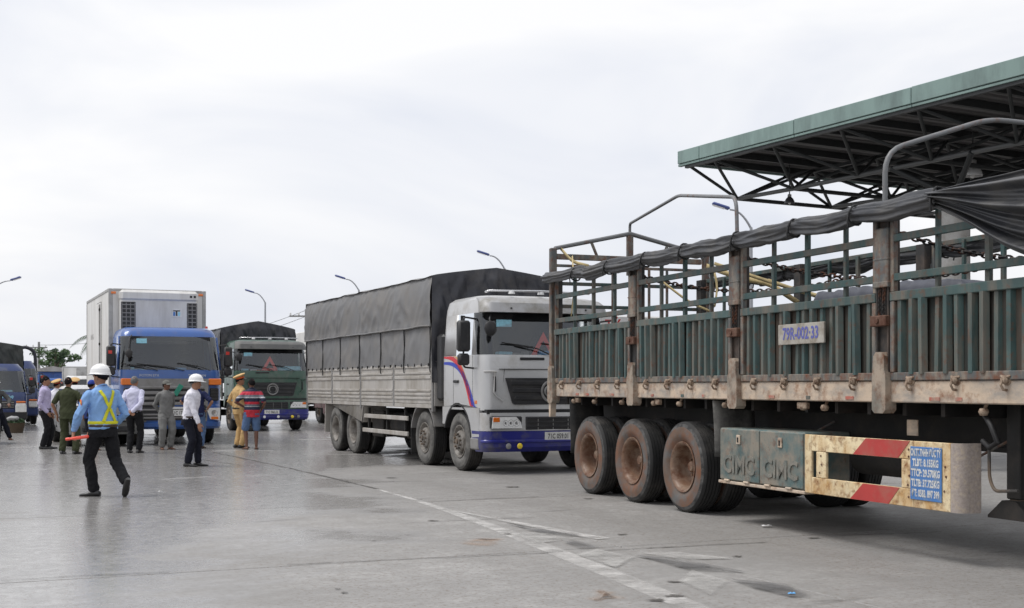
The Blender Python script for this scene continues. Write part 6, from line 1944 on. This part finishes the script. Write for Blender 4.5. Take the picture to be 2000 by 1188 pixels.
def person(label, loc, facing, H=1.68, legs=None, arms=None, lean=0.0, head_yaw=0.0, head_pitch=0.0, skin_mat='skin', shirt='shirt_white', trousers='cloth_black',
           shoes='shoe_black', sleeve='long', shorts=False, tucked=True, hair='hair', hat=None, hat_mat=None, vox=.0085, build=1.0, group=None, belt=True, hip_shift=(0, 0), twist=0.0,
           shirt_open=False, leg_w=1.0, sandals=False, hip_drop=0.0):
    """x forward, y left.  legs: [(foot xyz, toe yaw, foot pitch)] left then right; arms: [(wrist xyz, elbow pole, hand dir, palm normal)]"""
    s = H / 1.70
    t = empty('person', loc, facing, label, 'person', group)
    hipz = .90 * s - hip_drop
    hx, hy = hip_shift
    if legs is None: legs = [((0, .11 * s, 0), .15, 0), ((0, -.11 * s, 0), -.15, 0)]
    pel = Vector((hx, hy, hipz))
    up = Vector((math.sin(lean), 0, math.cos(lean)))
    ct, st = math.cos(twist), math.sin(twist)
    SA = Vector((-st, ct, 0))                      # shoulder axis (towards the left)
    SF = Vector((ct, st, 0)); SF = (SF - up * SF.dot(up)).normalized()
    def tz(h): return pel + up * (h * s)
    B = build
    torso = [(tz(-.05), .150 * B, .105 * B, Y_, X_), (tz(.02), .163 * B, .115 * B, Y_, X_), (tz(.10), .152 * B, .108 * B, Y_, X_), (tz(.18), .145 * B, .104 * B, SA, SF), (tz(.30), .160 * B, .112 * B, SA, SF),
             (tz(.40), .172 * B, .112 * B, SA, SF), (tz(.465), .166 * B, .098 * B, SA, SF), (tz(.505), .130 * B, .082 * B, SA, SF), (tz(.53), .092 * B, .070 * B, SA, SF), (tz(.55), .07, .062, SA, SF)]
    torso = [(c, a * s, b_ * s, d, e) for c, a, b_, d, e in torso]
    sh = [tz(.452) + SA * .168 * s * B, tz(.452) - SA * .168 * s * B]
    hip = [pel + Y_ * .088 * s, pel - Y_ * .088 * s]
    neck = tz(.55); hc = tz(.685) + SF * .022 * s
    Rh = Matrix.Rotation(head_yaw + twist, 3, 'Z') @ Matrix.Rotation(head_pitch, 3, 'Y') @ Matrix.Rotation(lean * .3, 3, 'Y')
    hf, hl, hu = Rh @ X_, Rh @ Y_, Rh @ Z_
    hc = tz(.56) + hu * .125 * s + hf * .018 * s
    body = MB()
    loft(body, torso)
    limb(body, [tz(.50), tz(.60) + hf * .012], [.058 * s, .052 * s])
    # head: cranium, jaw, nose, ears, brow, chin
    def hp(f, l, u): return hc + hf * f * s + hl * l * s + hu * u * s
    loft(body, [(hp(.002, 0, -.115), .030 * s, .035 * s, hl, hf), (hp(.012, 0, -.095), .046 * s, .062 * s, hl, hf), (hp(.008, 0, -.06), .060 * s, .080 * s, hl, hf), (hp(.004, 0, -.02), .070 * s, .090 * s, hl, hf), (hp(-.002, 0, .025), .075 * s, .096 * s, hl, hf),
                (hp(-.006, 0, .065), .070 * s, .088 * s, hl, hf), (hp(-.008, 0, .095), .050 * s, .064 * s, hl, hf), (hp(-.008, 0, .110), .022 * s, .028 * s, hl, hf)], 16)
    limb(body, [hp(.082, 0, .012), hp(.096, 0, -.012), hp(.100, 0, -.030)], [.009 * s, .012 * s, .014 * s], 8)
    body.ball(hp(.072, 0, -.082), .022 * s, .024 * s, .018 * s)
    body.ball(hp(.080, 0, -.058), .014 * s, .026 * s, .010 * s)
    for e in (-1, 1):
        body.ball(hp(-.004, e * .076, -.010), .020 * s, .009 * s, .032 * s)
        body.ball(hp(.078, e * .030, .028), .014 * s, .024 * s, .008 * s)
    knees = []; ankles = []; foots = []
    for i in (0, 1):
        (fx, fy, fz), yaw, pit = legs[i]
        an = Vector((fx, fy, fz)) + Vector((0, 0, .085 * s))
        fd = Vector((math.cos(yaw), math.sin(yaw), 0))
        if pit: an = Vector((fx, fy, fz)) + Vector((0, 0, .085 * s)) + fd * 0
        kn, an2 = ik(hip[i], an, .425 * s, .415 * s, fd + Vector((0, 0, .15)))
        knees.append(kn); ankles.append(an2)
        fdp = (fd * math.cos(pit) + Vector((0, 0, -1)) * math.sin(pit)).normalized()
        fup = (Vector((0, 0, 1)) * math.cos(pit) + fd * math.sin(pit)).normalized(); fs_ = fup.cross(fdp)
        foots.append((an2, fdp, fup, fs_))
        limb(body, [hip[i], hip[i].lerp(kn, .5), kn], [.082 * s, .070 * s, .052 * s])
        limb(body, [kn, kn.lerp(an2, .3) - fd * .012, an2], [.050 * s, .052 * s, .034 * s])
        ft = an2 - fup * .055 * s
        loft(body, [(ft - fdp * .06 * s, .022 * s, .022 * s, fs_, fup), (ft - fdp * .03 * s, .034 * s, .034 * s, fs_, fup), (ft + fdp * .05 * s, .040 * s, .028 * s, fs_, fup - fdp * .0), (ft + fdp * .12 * s - fup * .010 * s, .044 * s, .017 * s, fs_, fup), (ft + fdp * .17 * s - fup * .014 * s, .030 * s, .011 * s, fs_, fup)], 10)
    if arms is None:
        arms = [((.03, .24 * s, .86 * s), (-1, .4, 0), (0, 0, -1), (0, -1, 0)), ((.03, -.24 * s, .86 * s), (-1, -.4, 0), (0, 0, -1), (0, 1, 0))]
    els = []; wrs = []
    for i in (0, 1):
        a = arms[i]; w_, pole, hd, pn = a[:4]; grip = len(a) > 4 and a[4]
        el, wr = ik(sh[i], w_, .30 * s, .27 * s, pole); els.append(el); wrs.append(wr)
        limb(body, [sh[i], sh[i].lerp(el, .5), el], [.050 * s, .043 * s, .036 * s])
        limb(body, [el, el.lerp(wr, .3), wr], [.037 * s, .036 * s, .025 * s])
        d_, n_ = Vector(hd).normalized(), Vector(pn)
        hand_parts(body, wr, hd, pn, 1 if (d_.cross(n_)).dot(Vector((1, 0, 0.2)) if abs(d_.z) > .5 else Vector((0, 0, 1))) > 0 else -1, s, .35, grip)
    bo = skin(body, 'body', M[skin_mat], t, vox, 0, 0, 2)
    # shirt
    c = MB()
    tt = []
    lo = .0 if tucked else -.10
    for (cc, ra, rb, d, e) in torso:
        h_ = (cc - pel).dot(up) / s
        if h_ < lo - .02: continue
        k = 1.075 if h_ > .2 else 1.10
        tt.append((cc, ra * k + .006, rb * k + .008, d, e))
    if tucked: tt.insert(0, (tz(-.005), .163 * s * B + .010, .117 * s * B + .010, Y_, X_)); tt[1] = (tz(.075), .172 * s * B, .128 * s * B, Y_, X_)
    else: tt = [(tz(-.12), .175 * s * B, .130 * s * B, Y_, X_), (tz(-.06), .172 * s * B, .127 * s * B, Y_, X_)] + [r for r in tt if (r[0] - pel).dot(up) / s > -.03]
    tt[-1] = (tt[-1][0] + up * .012, .064 * s, .060 * s, tt[-1][3], tt[-1][4])
    loft(c, tt, 20)
    for i in (0, 1):
        if sleeve == 'long':
            limb(c, [sh[i], sh[i].lerp(els[i], .5), els[i], els[i].lerp(wrs[i], .5), els[i].lerp(wrs[i], .92)], [.062 * s, .058 * s, .052 * s, .048 * s, .040 * s])
        else:
            limb(c, [sh[i], sh[i].lerp(els[i], .45), sh[i].lerp(els[i], .78)], [.066 * s, .063 * s, .060 * s])
    so = skin(c, 'shirt', M[shirt], t, vox, .011, label.__len__() * 1.37, 2)
    # collar
    m = MB(); pts = [tz(.535) + up * .02 + SF * (.055 * s * math.cos(a)) + SA * (.062 * s * math.sin(a)) + up * (-.025 * math.cos(a)) for a in [k / 16 * 2 * math.pi for k in range(17)]]
    m.tube(pts, .014 * s, 8, cap=False); m.build('collar', M[shirt], t, 180)
    # trousers
    c = MB()
    loft(c, [(tz(-.11), .150 * s * B, .125 * s * B, Y_, X_), (tz(-.04), .170 * s * B, .128 * s * B, Y_, X_), (tz(.02), .168 * s * B, .124 * s * B, Y_, X_), (tz(.045), .164 * s * B, .120 * s * B, Y_, X_)], 18)
    for i in (0, 1):
        kn, an = knees[i], ankles[i]
        if shorts:
            limb(c, [hip[i] - Z_ * .02, hip[i].lerp(kn, .5), kn.lerp(hip[i], .06)], [.103 * s, .100 * s, .092 * s])
        else:
            w_ = leg_w
            fd = foots[i][1]
            limb(c, [hip[i] - Z_ * .02, hip[i].lerp(kn, .5), kn, kn.lerp(an, .5), an + (kn - an).normalized() * .02], [.100 * s, .088 * s * w_, .073 * s * w_, .069 * s * w_, .064 * s * w_])
    skin(c, 'shorts' if shorts else 'trousers', M[trousers], t, vox, .011, label.__len__() * 2.1, 2)
    if tucked and belt:
        m = MB(); pts = [tz(.035) + Y_ * (.172 * s * B * math.cos(a)) + X_ * (.131 * s * B * math.sin(a)) for a in [k / 20 * 2 * math.pi for k in range(21)]]
        m.tube(pts, .019 * s, 8, cap=False, sq=.45, up=(0, 0, 1)); m.build('belt', M['leather'] if belt is True else M[belt], t, 60)
    # shoes
    for an, fd, fu, fs_ in foots:
        m = MB(); ft = an - fu * .052 * s
        if sandals:
            loft(m, [(ft - fd * .08 * s - fu * .026 * s, .030 * s, .008 * s, fs_, fu), (ft + fd * .02 * s - fu * .026 * s, .044 * s, .008 * s, fs_, fu), (ft + fd * .13 * s - fu * .026 * s, .052 * s, .008 * s, fs_, fu), (ft + fd * .19 * s - fu * .026 * s, .028 * s, .007 * s, fs_, fu)], 12)
            m.tube([ft + fd * .04 * s - fs_ * .045 * s - fu * .02 * s, ft + fd * .08 * s + fu * .028 * s, ft + fd * .04 * s + fs_ * .045 * s - fu * .02 * s], .009 * s, 6)
        else:
            loft(m, [(ft - fd * .085 * s, .028 * s, .030 * s, fs_, fu), (ft - fd * .05 * s + fu * .008 * s, .040 * s, .046 * s, fs_, fu), (ft + fd * .03 * s + fu * .006 * s, .044 * s, .044 * s, fs_, fu), (ft + fd * .09 * s - fu * .008 * s, .050 * s, .028 * s, fs_, fu), (ft + fd * .16 * s - fu * .014 * s, .044 * s, .021 * s, fs_, fu), (ft + fd * .20 * s - fu * .018 * s, .020 * s, .014 * s, fs_, fu)], 14)
            m.v = [(p[0], p[1], max(p[2], .002)) if legs[0][2] == 0 and legs[1][2] == 0 else p for p in m.v]
        m.build('sandal' if sandals else 'shoe', M[shoes], t, 70)
    # hair
    m = MB()
    def hs(u, v):
        a = u * 2 * math.pi; b_ = v * R(118) 
        lim = R(70) + R(48) * (1 - math.cos(a)) / 2
        b_ = v * lim
        q = Vector((math.sin(b_) * math.cos(a) * .100 - .006, math.sin(b_) * math.sin(a) * .081, math.cos(b_) * .118 - .0 + .006))
        k = 1 + .05 * noise.noise((q.x * 40, q.y * 40, q.z * 40))
        return hc + (hf * q.x + hl * q.y + hu * q.z) * s * k
    m.grid(hs, 24, 10)
    ho = m.build('hair', M[hair], t, 180); sm = ho.modifiers.new('thickness', 'SOLIDIFY'); sm.thickness = .008
    # face features
    for e in (-1, 1):
        m = MB(); m.ball(hp(.083, e * .030, .012), .006 * s, .012 * s, .006 * s); m.build('eye', M['eye'], t, 180)
        m = MB(); m.tube([hp(.086, e * .014, .031), hp(.090, e * .030, .036), hp(.082, e * .048, .030)], .005 * s, 6); m.build('eyebrow', M['hair'], t, 180)
    m = MB(); m.tube([hp(.088, -.022, -.060), hp(.096, 0, -.058), hp(.088, .022, -.060)], .0055 * s, 6); m.build('lips', M['lip'], t, 180)
    info = dict(o=t, hc=hc, hf=hf, hl=hl, hu=hu, s=s, shirt=so, wr=wrs, el=els, sh=sh, hp=hp, tz=tz, SA=SA, SF=SF, up=up, neck=neck)
    if hat: hat(info, hat_mat)
    return info


def hmat(i, u=0.0, tilt=0.0, f=0.0):
    Mx = Matrix((i['hf'], i['hl'], i['hu'])).transposed().to_4x4()
    Mx.translation = i['hc'] + i['hu'] * u * i['s'] + i['hf'] * f * i['s']
    return Mx @ Matrix.Rotation(tilt, 4, 'Y') @ Matrix.Scale(i['s'], 4)


def hard_hat(i, mat=None):
    T = hmat(i, .045, R(-4)); m = MB()
    prof = [(.150, -.004), (.128, .006), (.124, .03), (.115, .065), (.09, .10), (.05, .122), (.0, .130)]
    def f(u, v):
        a = u * 2 * math.pi; k = v * (len(prof) - 1); j = min(int(k), len(prof) - 2); q = k - j
        r_ = prof[j][0] * (1 - q) + prof[j + 1][0] * q; h = prof[j][1] * (1 - q) + prof[j + 1][1] * q
        fr = max(0, math.cos(a)) ** 3; ext = .045 * fr * max(0, 1 - v * 6)
        if v > .16: ext = 0
        back = .012 * max(0, -math.cos(a)) * max(0, 1 - v * 6)
        rid = .006 * math.exp(-(math.sin(a) * 6) ** 2) * (1 if .3 < v else 0)
        return T @ Vector(((r_ * 1.10 + ext - .012 * (v < .1)) * math.cos(a), r_ * .93 * math.sin(a), h + rid - .012 * fr * (v < .16) - back))
    m.grid(f, 40, 26)
    o = m.build('hard_hat', M['helmet'], i['o'], 180); sm = o.modifiers.new('thickness', 'SOLIDIFY'); sm.thickness = .006
    m = MB(); m.tube([T @ Vector((-.03 * math.cos(a) - .02, .095 * math.sin(a), -.03 - .05 * (1 - abs(math.sin(a))))) for a in [R(-100 + 200 * k / 12) for k in range(13)]], .007, 6); m.build('chin_strap', M['cloth_navy'], i['o'], 60)
    m = MB(); m.tube([T @ Vector((-.118 * math.cos(a), .088 * math.sin(a), -.012 - .03 * math.cos(a))) for a in [R(-70 + 140 * k / 10) for k in range(11)]], .012, 6); m.build('ratchet_band', M['cloth_navy'], i['o'], 60)


def soft_cap(i, mat):
    T = hmat(i, .03, R(-3)); m = MB()
    def f(u, v):
        a = u * 2 * math.pi; b_ = v * R(92); q = Vector((math.sin(b_) * math.cos(a) * .106 - .004, math.sin(b_) * math.sin(a) * .088, math.cos(b_) * .10 + .004 * math.sin(5 * a)))
        return T @ q
    m.grid(f, 28, 10); o = m.build('cap', M[mat], i['o'], 180); sm = o.modifiers.new('t', 'SOLIDIFY'); sm.thickness = .006
    m = MB()
    def g(u, v):
        a = R(-62 + 124 * u); r_ = .10 + .075 * v * math.cos(a) ** .5; return T @ Vector((r_ * math.cos(a), .086 * math.sin(a) * (1 + .08 * v), .004 - .018 * v - .012 * abs(math.sin(a)) * v))
    m.grid(g, 16, 5); o2 = m.build('cap_peak', M[mat], i['o'], 180); sm = o2.modifiers.new('t', 'SOLIDIFY'); sm.thickness = .006


def police_cap(i, mats):
    T = hmat(i, .06, R(-12)); m = MB()
    m.lathe([(.100, -.02), (.102, .022)], 28, T @ Matrix.Diagonal((1.04, .88, 1, 1))); m.build('cap_band', M[mats[1]], i['o'], 60)
    m = MB(); m.lathe([(.103, .022), (.150, .055), (.152, .062), (.13, .078), (.07, .088), (0, .09)], 30, T @ Matrix.Diagonal((1.02, .96, 1, 1)) @ Matrix.Rotation(R(-10), 4, 'Y')); m.build('cap_crown', M[mats[0]], i['o'], 60)
    m = MB()
    def g(u, v):
        a = R(-60 + 120 * u); r_ = .102 + .055 * v; return T @ Vector((r_ * math.cos(a) * 1.02, .09 * math.sin(a) * (1 + .1 * v), -.015 - .035 * v))
    m.grid(g, 14, 4); o = m.build('cap_peak', M['shoe_black'], i['o'], 180); sm = o.modifiers.new('t', 'SOLIDIFY'); sm.thickness = .005


def on_shirt(i, pts, w, name, mat, lift=.007, toward=None):
    """band laid on the shirt: each point is dropped on the cloth along the direction `toward`"""
    me = i['shirt'].data; bv = BVHTree.FromPolygons([v.co.copy() for v in me.vertices], [tuple(p.vertices) for p in me.polygons])
    P_ = [Vector(p) for p in pts]; seg = []
    for a, c in zip(P_[:-1], P_[1:]):
        n = max(2, int((c - a).length / .02)); seg += [a.lerp(c, k / n) for k in range(n)]
    seg.append(P_[-1]); vs = []; rows = 5
    for k, p in enumerate(seg):
        t = (seg[min(k + 1, len(seg) - 1)] - seg[max(0, k - 1)]).normalized()
        d = Vector(toward(p)) if callable(toward) else Vector(toward); sd_ = t.cross(d).normalized()
        for r_ in range(rows):
            q = p + sd_ * w * (r_ / (rows - 1) - .5)
            hit = bv.ray_cast(q - d * .5, d); hitp = hit[0] if hit[0] is not None else bv.find_nearest(q)[0]
            vs.append(hitp - d * lift)
    m = MB(); m.add(vs, [(a * rows + r_, a * rows + r_ + 1, (a + 1) * rows + r_ + 1, (a + 1) * rows + r_) for a in range(len(seg) - 1) for r_ in range(rows - 1)])
    o = m.build(name, M[mat], i['o'], 180); sm = o.modifiers.new('t', 'SOLIDIFY'); sm.thickness = .004; sm.offset = 0
    return o


def face_dir(a): return R(a)   # world heading: 0 = +x (image right), 90 = away from the camera
bpy.context.view_layer.update()

# 1 the walking guard
g0 = G(200, 969)
i = person('walking guard in sky blue shirt, yellow reflective harness and white hard hat', g0, face_dir(138), 1.70,
           legs=[((.05, .09, 0), .65, 0), ((-.38, -.12, .12), -.2, 1.0)],
           arms=[((.17, .31, .87), (-.8, .8, 0), (.25, .1, -1), (-.2, -1, 0), True), ((.10, -.20, .93), (-1, -.55, 0), (.8, .3, -.5), (.2, 1, 0))],
           lean=.05, shirt='shirt_sky', hat=hard_hat, build=1.12, vox=.007, hip_shift=(-.02, 0), head_yaw=.35, head_pitch=.06, leg_w=1.05)
s = i['s']; tz = i['tz']
bk = i['SF'] * 1.0
def bp_(y, h): return tz(h) + i['SA'] * y - i['SF'] * .2
on_shirt(i, [bp_(.095, .50), bp_(.0, .30), bp_(-.11, .085)], .042, 'reflective_band', 'hi_vis', .008, bk)
on_shirt(i, [bp_(-.095, .50), bp_(-.02, .30), bp_(.075, .085)], .042, 'reflective_band', 'hi_vis', .013, bk)
m = MB(); m.tube([tz(.078) + Y_ * (.196 * math.cos(a)) + X_ * (.150 * math.sin(a)) for a in [k / 28 * 2 * math.pi for k in range(29)]], .022, 8, cap=False, sq=.3, up=(0, 0, 1))
m.build('reflective_band', M['hi_vis'], i['o'], 60)
c_ = i['sh'][0].lerp(i['el'][0], .42)
m = MB(); m.lathe([(0, .006), (.036, .004), (.04, 0)], 16, Matrix.Translation(c_ + Vector((-.012, .064, 0))) @ Matrix.Rotation(R(-90), 4, 'X') @ Matrix.Rotation(R(12), 4, 'Y') @ Matrix.Diagonal((1, 1.2, 1, 1))); bdg = m.build('sleeve_badge', M['badge_orange'], i['o'], 60)
m = MB(); m.lathe([(0, .010), (.015, .009), (.017, .004)], 5, Matrix.Translation(c_ + Vector((-.012, .064, 0))) @ Matrix.Rotation(R(-90), 4, 'X') @ Matrix.Rotation(R(12), 4, 'Y')); m.build('badge_emblem', M['badge_yellow'], bdg)
bpy.context.view_layer.update()
wM = i['o'].matrix_world; hp_ = wM @ (i['wr'][0] + Vector((.03, .01, -.10)))
bt = empty('traffic_baton', hp_, 0, 'red plastic traffic baton held by the walking guard', 'baton')
m = MB(); m.cyl((-.06, 0, -.01), (.02, -.02, 0), .017, n=12); m.cyl((.02, -.02, 0), (.23, -.10, .028), .024, n=14); m.ball((.23, -.10, .028), .024); m.build('lamp_tube', M['baton'], bt, 60)
m = MB(); m.cyl((-.085, .005, -.013), (-.03, -.007, -.005), .020, n=12); m.build('grip', M['baton'], bt, 60)

# 2 older man in white shirt and hard hat, in profile to the right
person('older man in white shirt and white hard hat standing in profile before the blue truck', G(376, 911), face_dir(-8), 1.64,
       legs=[((.07, .08, 0), .1, 0), ((-.05, -.10, 0), -.15, 0)], arms=[((.04, .19, .80), (-1, .3, 0), (.2, 0, -1), (0, -1, 0)), ((.20, -.20, .78), (-1, -.35, 0), (.25, .05, -1), (0, 1, 0))],
       lean=.17, hip_shift=(-.06, 0), head_pitch=.05, head_yaw=.1, shirt='shirt_white', trousers='cloth_navy', hat=hard_hat, vox=.0075, hair='hair_grey', build=1.05)
# 3 man with hands behind his back
hb = [((-.17, .05, .90), (-.35, 1, 0), (-.05, -1, -.45), (-1, 0, .2)), ((-.19, -.03, .91), (-.35, -1, 0), (-.05, 1, -.45), (-1, 0, .2))]
person('grey haired man in pale shirt seen from behind with hands clasped at his back', G(262, 885), face_dir(84), 1.68, arms=hb, shirt='shirt_pale', trousers='cloth_black', hair='hair_grey', head_yaw=-.12)
# 4 grey work clothes and cap
person('thin man in faded grey work clothes and cap facing the onlookers', G(324, 878), face_dir(-52), 1.60, legs=[((0, .10, 0), .3, 0), ((.02, -.11, 0), -.2, 0)],
       arms=[((-.15, .06, .84), (-.4, 1, 0), (-.1, -1, -.5), (-1, 0, 0)), ((-.17, -.06, .84), (-.4, -1, 0), (-.1, 1, -.5), (-1, 0, 0))], head_yaw=.5, shirt='cloth_grey', trousers='cloth_grey', tucked=False, hat=soft_cap, hat_mat='cap_grey', leg_w=1.2, build=.95, sandals=True, shoes='shoe_brown', skin_mat='skin_dark')
# card held up in front of the grille
cd_ = P(348, 762, 31.36) + FW * .012; m = MB()
m.bev(-.06, .06, -.008, .008, -.15, .15, .004, Matrix.Rotation(R(32), 4, 'Y')); m.mi = 0
o = m.build('folded_card', M['board_green'], None); o.location = cd_; o.rotation_euler = (0, 0, RZ_T + R(90)); tag(o, 'green card stuck on the blue truck grille beside the grey cap', 'card')
# 5 navy t-shirt, elbows out, behind the man in the white shirt
i5 = person('man in navy t-shirt and jeans with hands on hips behind the white hard hat', G(385, 876), face_dir(84), 1.62, arms=[((.02, .20, .93), (-.2, 1, .1), (.5, -.8, -.2), (0, -.4, -1)), ((.04, -.22, .90), (-.3, -1, .1), (.4, .8, -.4), (0, .4, -1))],
            shirt='cloth_tee', trousers='denim', sleeve='short', tucked=False, shoes='shoe_brown', hair='hair_grey')
m = MB(); w_ = i5['wr'][1]; e_ = i5['el'][1]; d_ = (w_ - e_).normalized()
m.cyl(w_ - d_ * .03, w_ - d_ * .005, .031, n=14); m.build('wrist_watch', M['watch'], i5['o'])
# 6 traffic officer in tan
person('traffic officer in tan uniform and peaked cap talking beside the green truck', G(467, 875), face_dir(42), 1.72, arms=[((.10, .21, .95), (-.9, .6, 0), (.8, -.3, -.3), (0, -1, 0)), ((-.03, -.24, .84), (-1, -.3, 0), (.1, 0, -1), (0, 1, 0))],
       shirt='cloth_tan', trousers='cloth_tan', hat=police_cap, hat_mat=('cloth_tan', 'cap_orange'), head_yaw=-.4, build=1.05, belt='shoe_black')
# 7 striped jersey and denim shorts
person('barelegged man in striped jersey and denim shorts talking with the officer', G(492, 878), face_dir(102), 1.64, legs=[((0, .12, 0), .55, 0), ((0, -.10, 0), -.1, 0)],
       arms=[((.10, .17, .98), (-.4, 1, 0), (.6, -.7, 0), (0, 0, -1)), ((.06, -.22, .92), (-.9, -.5, 0), (.7, .3, -.6), (0, 1, 0))], shirt='striped', trousers='denim', sleeve='short', tucked=False, shorts=True, skin_mat='skin_dark', sandals=True, shoes='shoe_brown', head_yaw=.35, build=1.02)
# 8 lavender shirt
person('man in lavender shirt and black trousers in profile by the grey car', G(88, 877), face_dir(6), 1.70, legs=[((.06, .07, 0), .15, 0), ((-.02, -.12, 0), -.1, 0)],
       arms=[((.10, .22, .84), (-1, .3, 0), (.3, -.2, -1), (0, -1, 0)), ((.10, -.17, .86), (-1, -.4, 0), (.35, .4, -.8), (0, 1, 0))], shirt='shirt_lav', trousers='cloth_black', head_yaw=-.05)
# 9 olive uniform
person('man in olive green uniform seen from behind with one hand on his hip', G(133, 887), face_dir(86), 1.66, legs=[((0, .13, 0), .1, 0), ((0, -.17, 0), -.25, 0)],
       arms=[((.02, .25, .84), (-.6, .6, 0), (.1, 0, -1), (0, -1, 0)), ((.08, -.21, .90), (-.3, -1, .05), (.5, .6, -.4), (0, .6, -1))], shirt='cloth_green', trousers='cloth_green', sleeve='short', tucked=False, leg_w=1.12, build=1.06)
# 10 blue shirt and blue cap behind the guard
person('person in blue shirt and blue cap half hidden behind the walking guard', G(178, 880), face_dir(70), 1.60, shirt='cloth_blue', trousers='cloth_navy', sleeve='short', tucked=False, shorts=True, hat=soft_cap, hat_mat='cap_blue', sandals=True, shoes='shoe_brown', vox=.010)
# 11, 12 officers behind the car
person('officer in white shirt and dark red banded cap behind the grey car', (P(110, 760, 35).x, 35, 0), face_dir(60), 1.62, shirt='shirt_white', trousers='cloth_tan', hat=police_cap, hat_mat=('cloth_tan', 'cap_red'), vox=.010)
person('officer whose tan peaked cap shows right of the olive uniformed man', (P(146, 760, 35.5).x, 35.5, 0), face_dir(110), 1.66, shirt='cloth_tan', trousers='cloth_tan', hat=police_cap, hat_mat=('cloth_tan', 'cap_red'), vox=.010)
# 13 motorbike rider
bpy.context.view_layer.update()
mw = moto.matrix_world
def mloc(x, y, z): return mw @ Vector((x, y, z))
rp = mloc(-.62, 0, 0)
person('motorbike rider in dark grey jacket with one sandalled foot on the ground', (rp.x, rp.y, 0), R(-62), 1.62, legs=[((.30, .36, 0), .3, 0), ((.25, -.20, .24), 0, 0)],
       arms=[((.42, .30, 1.02), (-.6, 1, -.4), (.8, -.1, -.3), (0, 0, -1), True), ((.42, -.30, 1.02), (-.6, -1, -.4), (.8, .1, -.3), (0, 0, -1), True)], lean=.12, shirt='cloth_camo', trousers='cloth_navy', hat=hard_hat, sandals=True, shoes='shoe_brown', skin_mat='skin_dark', hip_drop=-.02, vox=.010)

bpy.data.scenes.remove(SCRATCH)
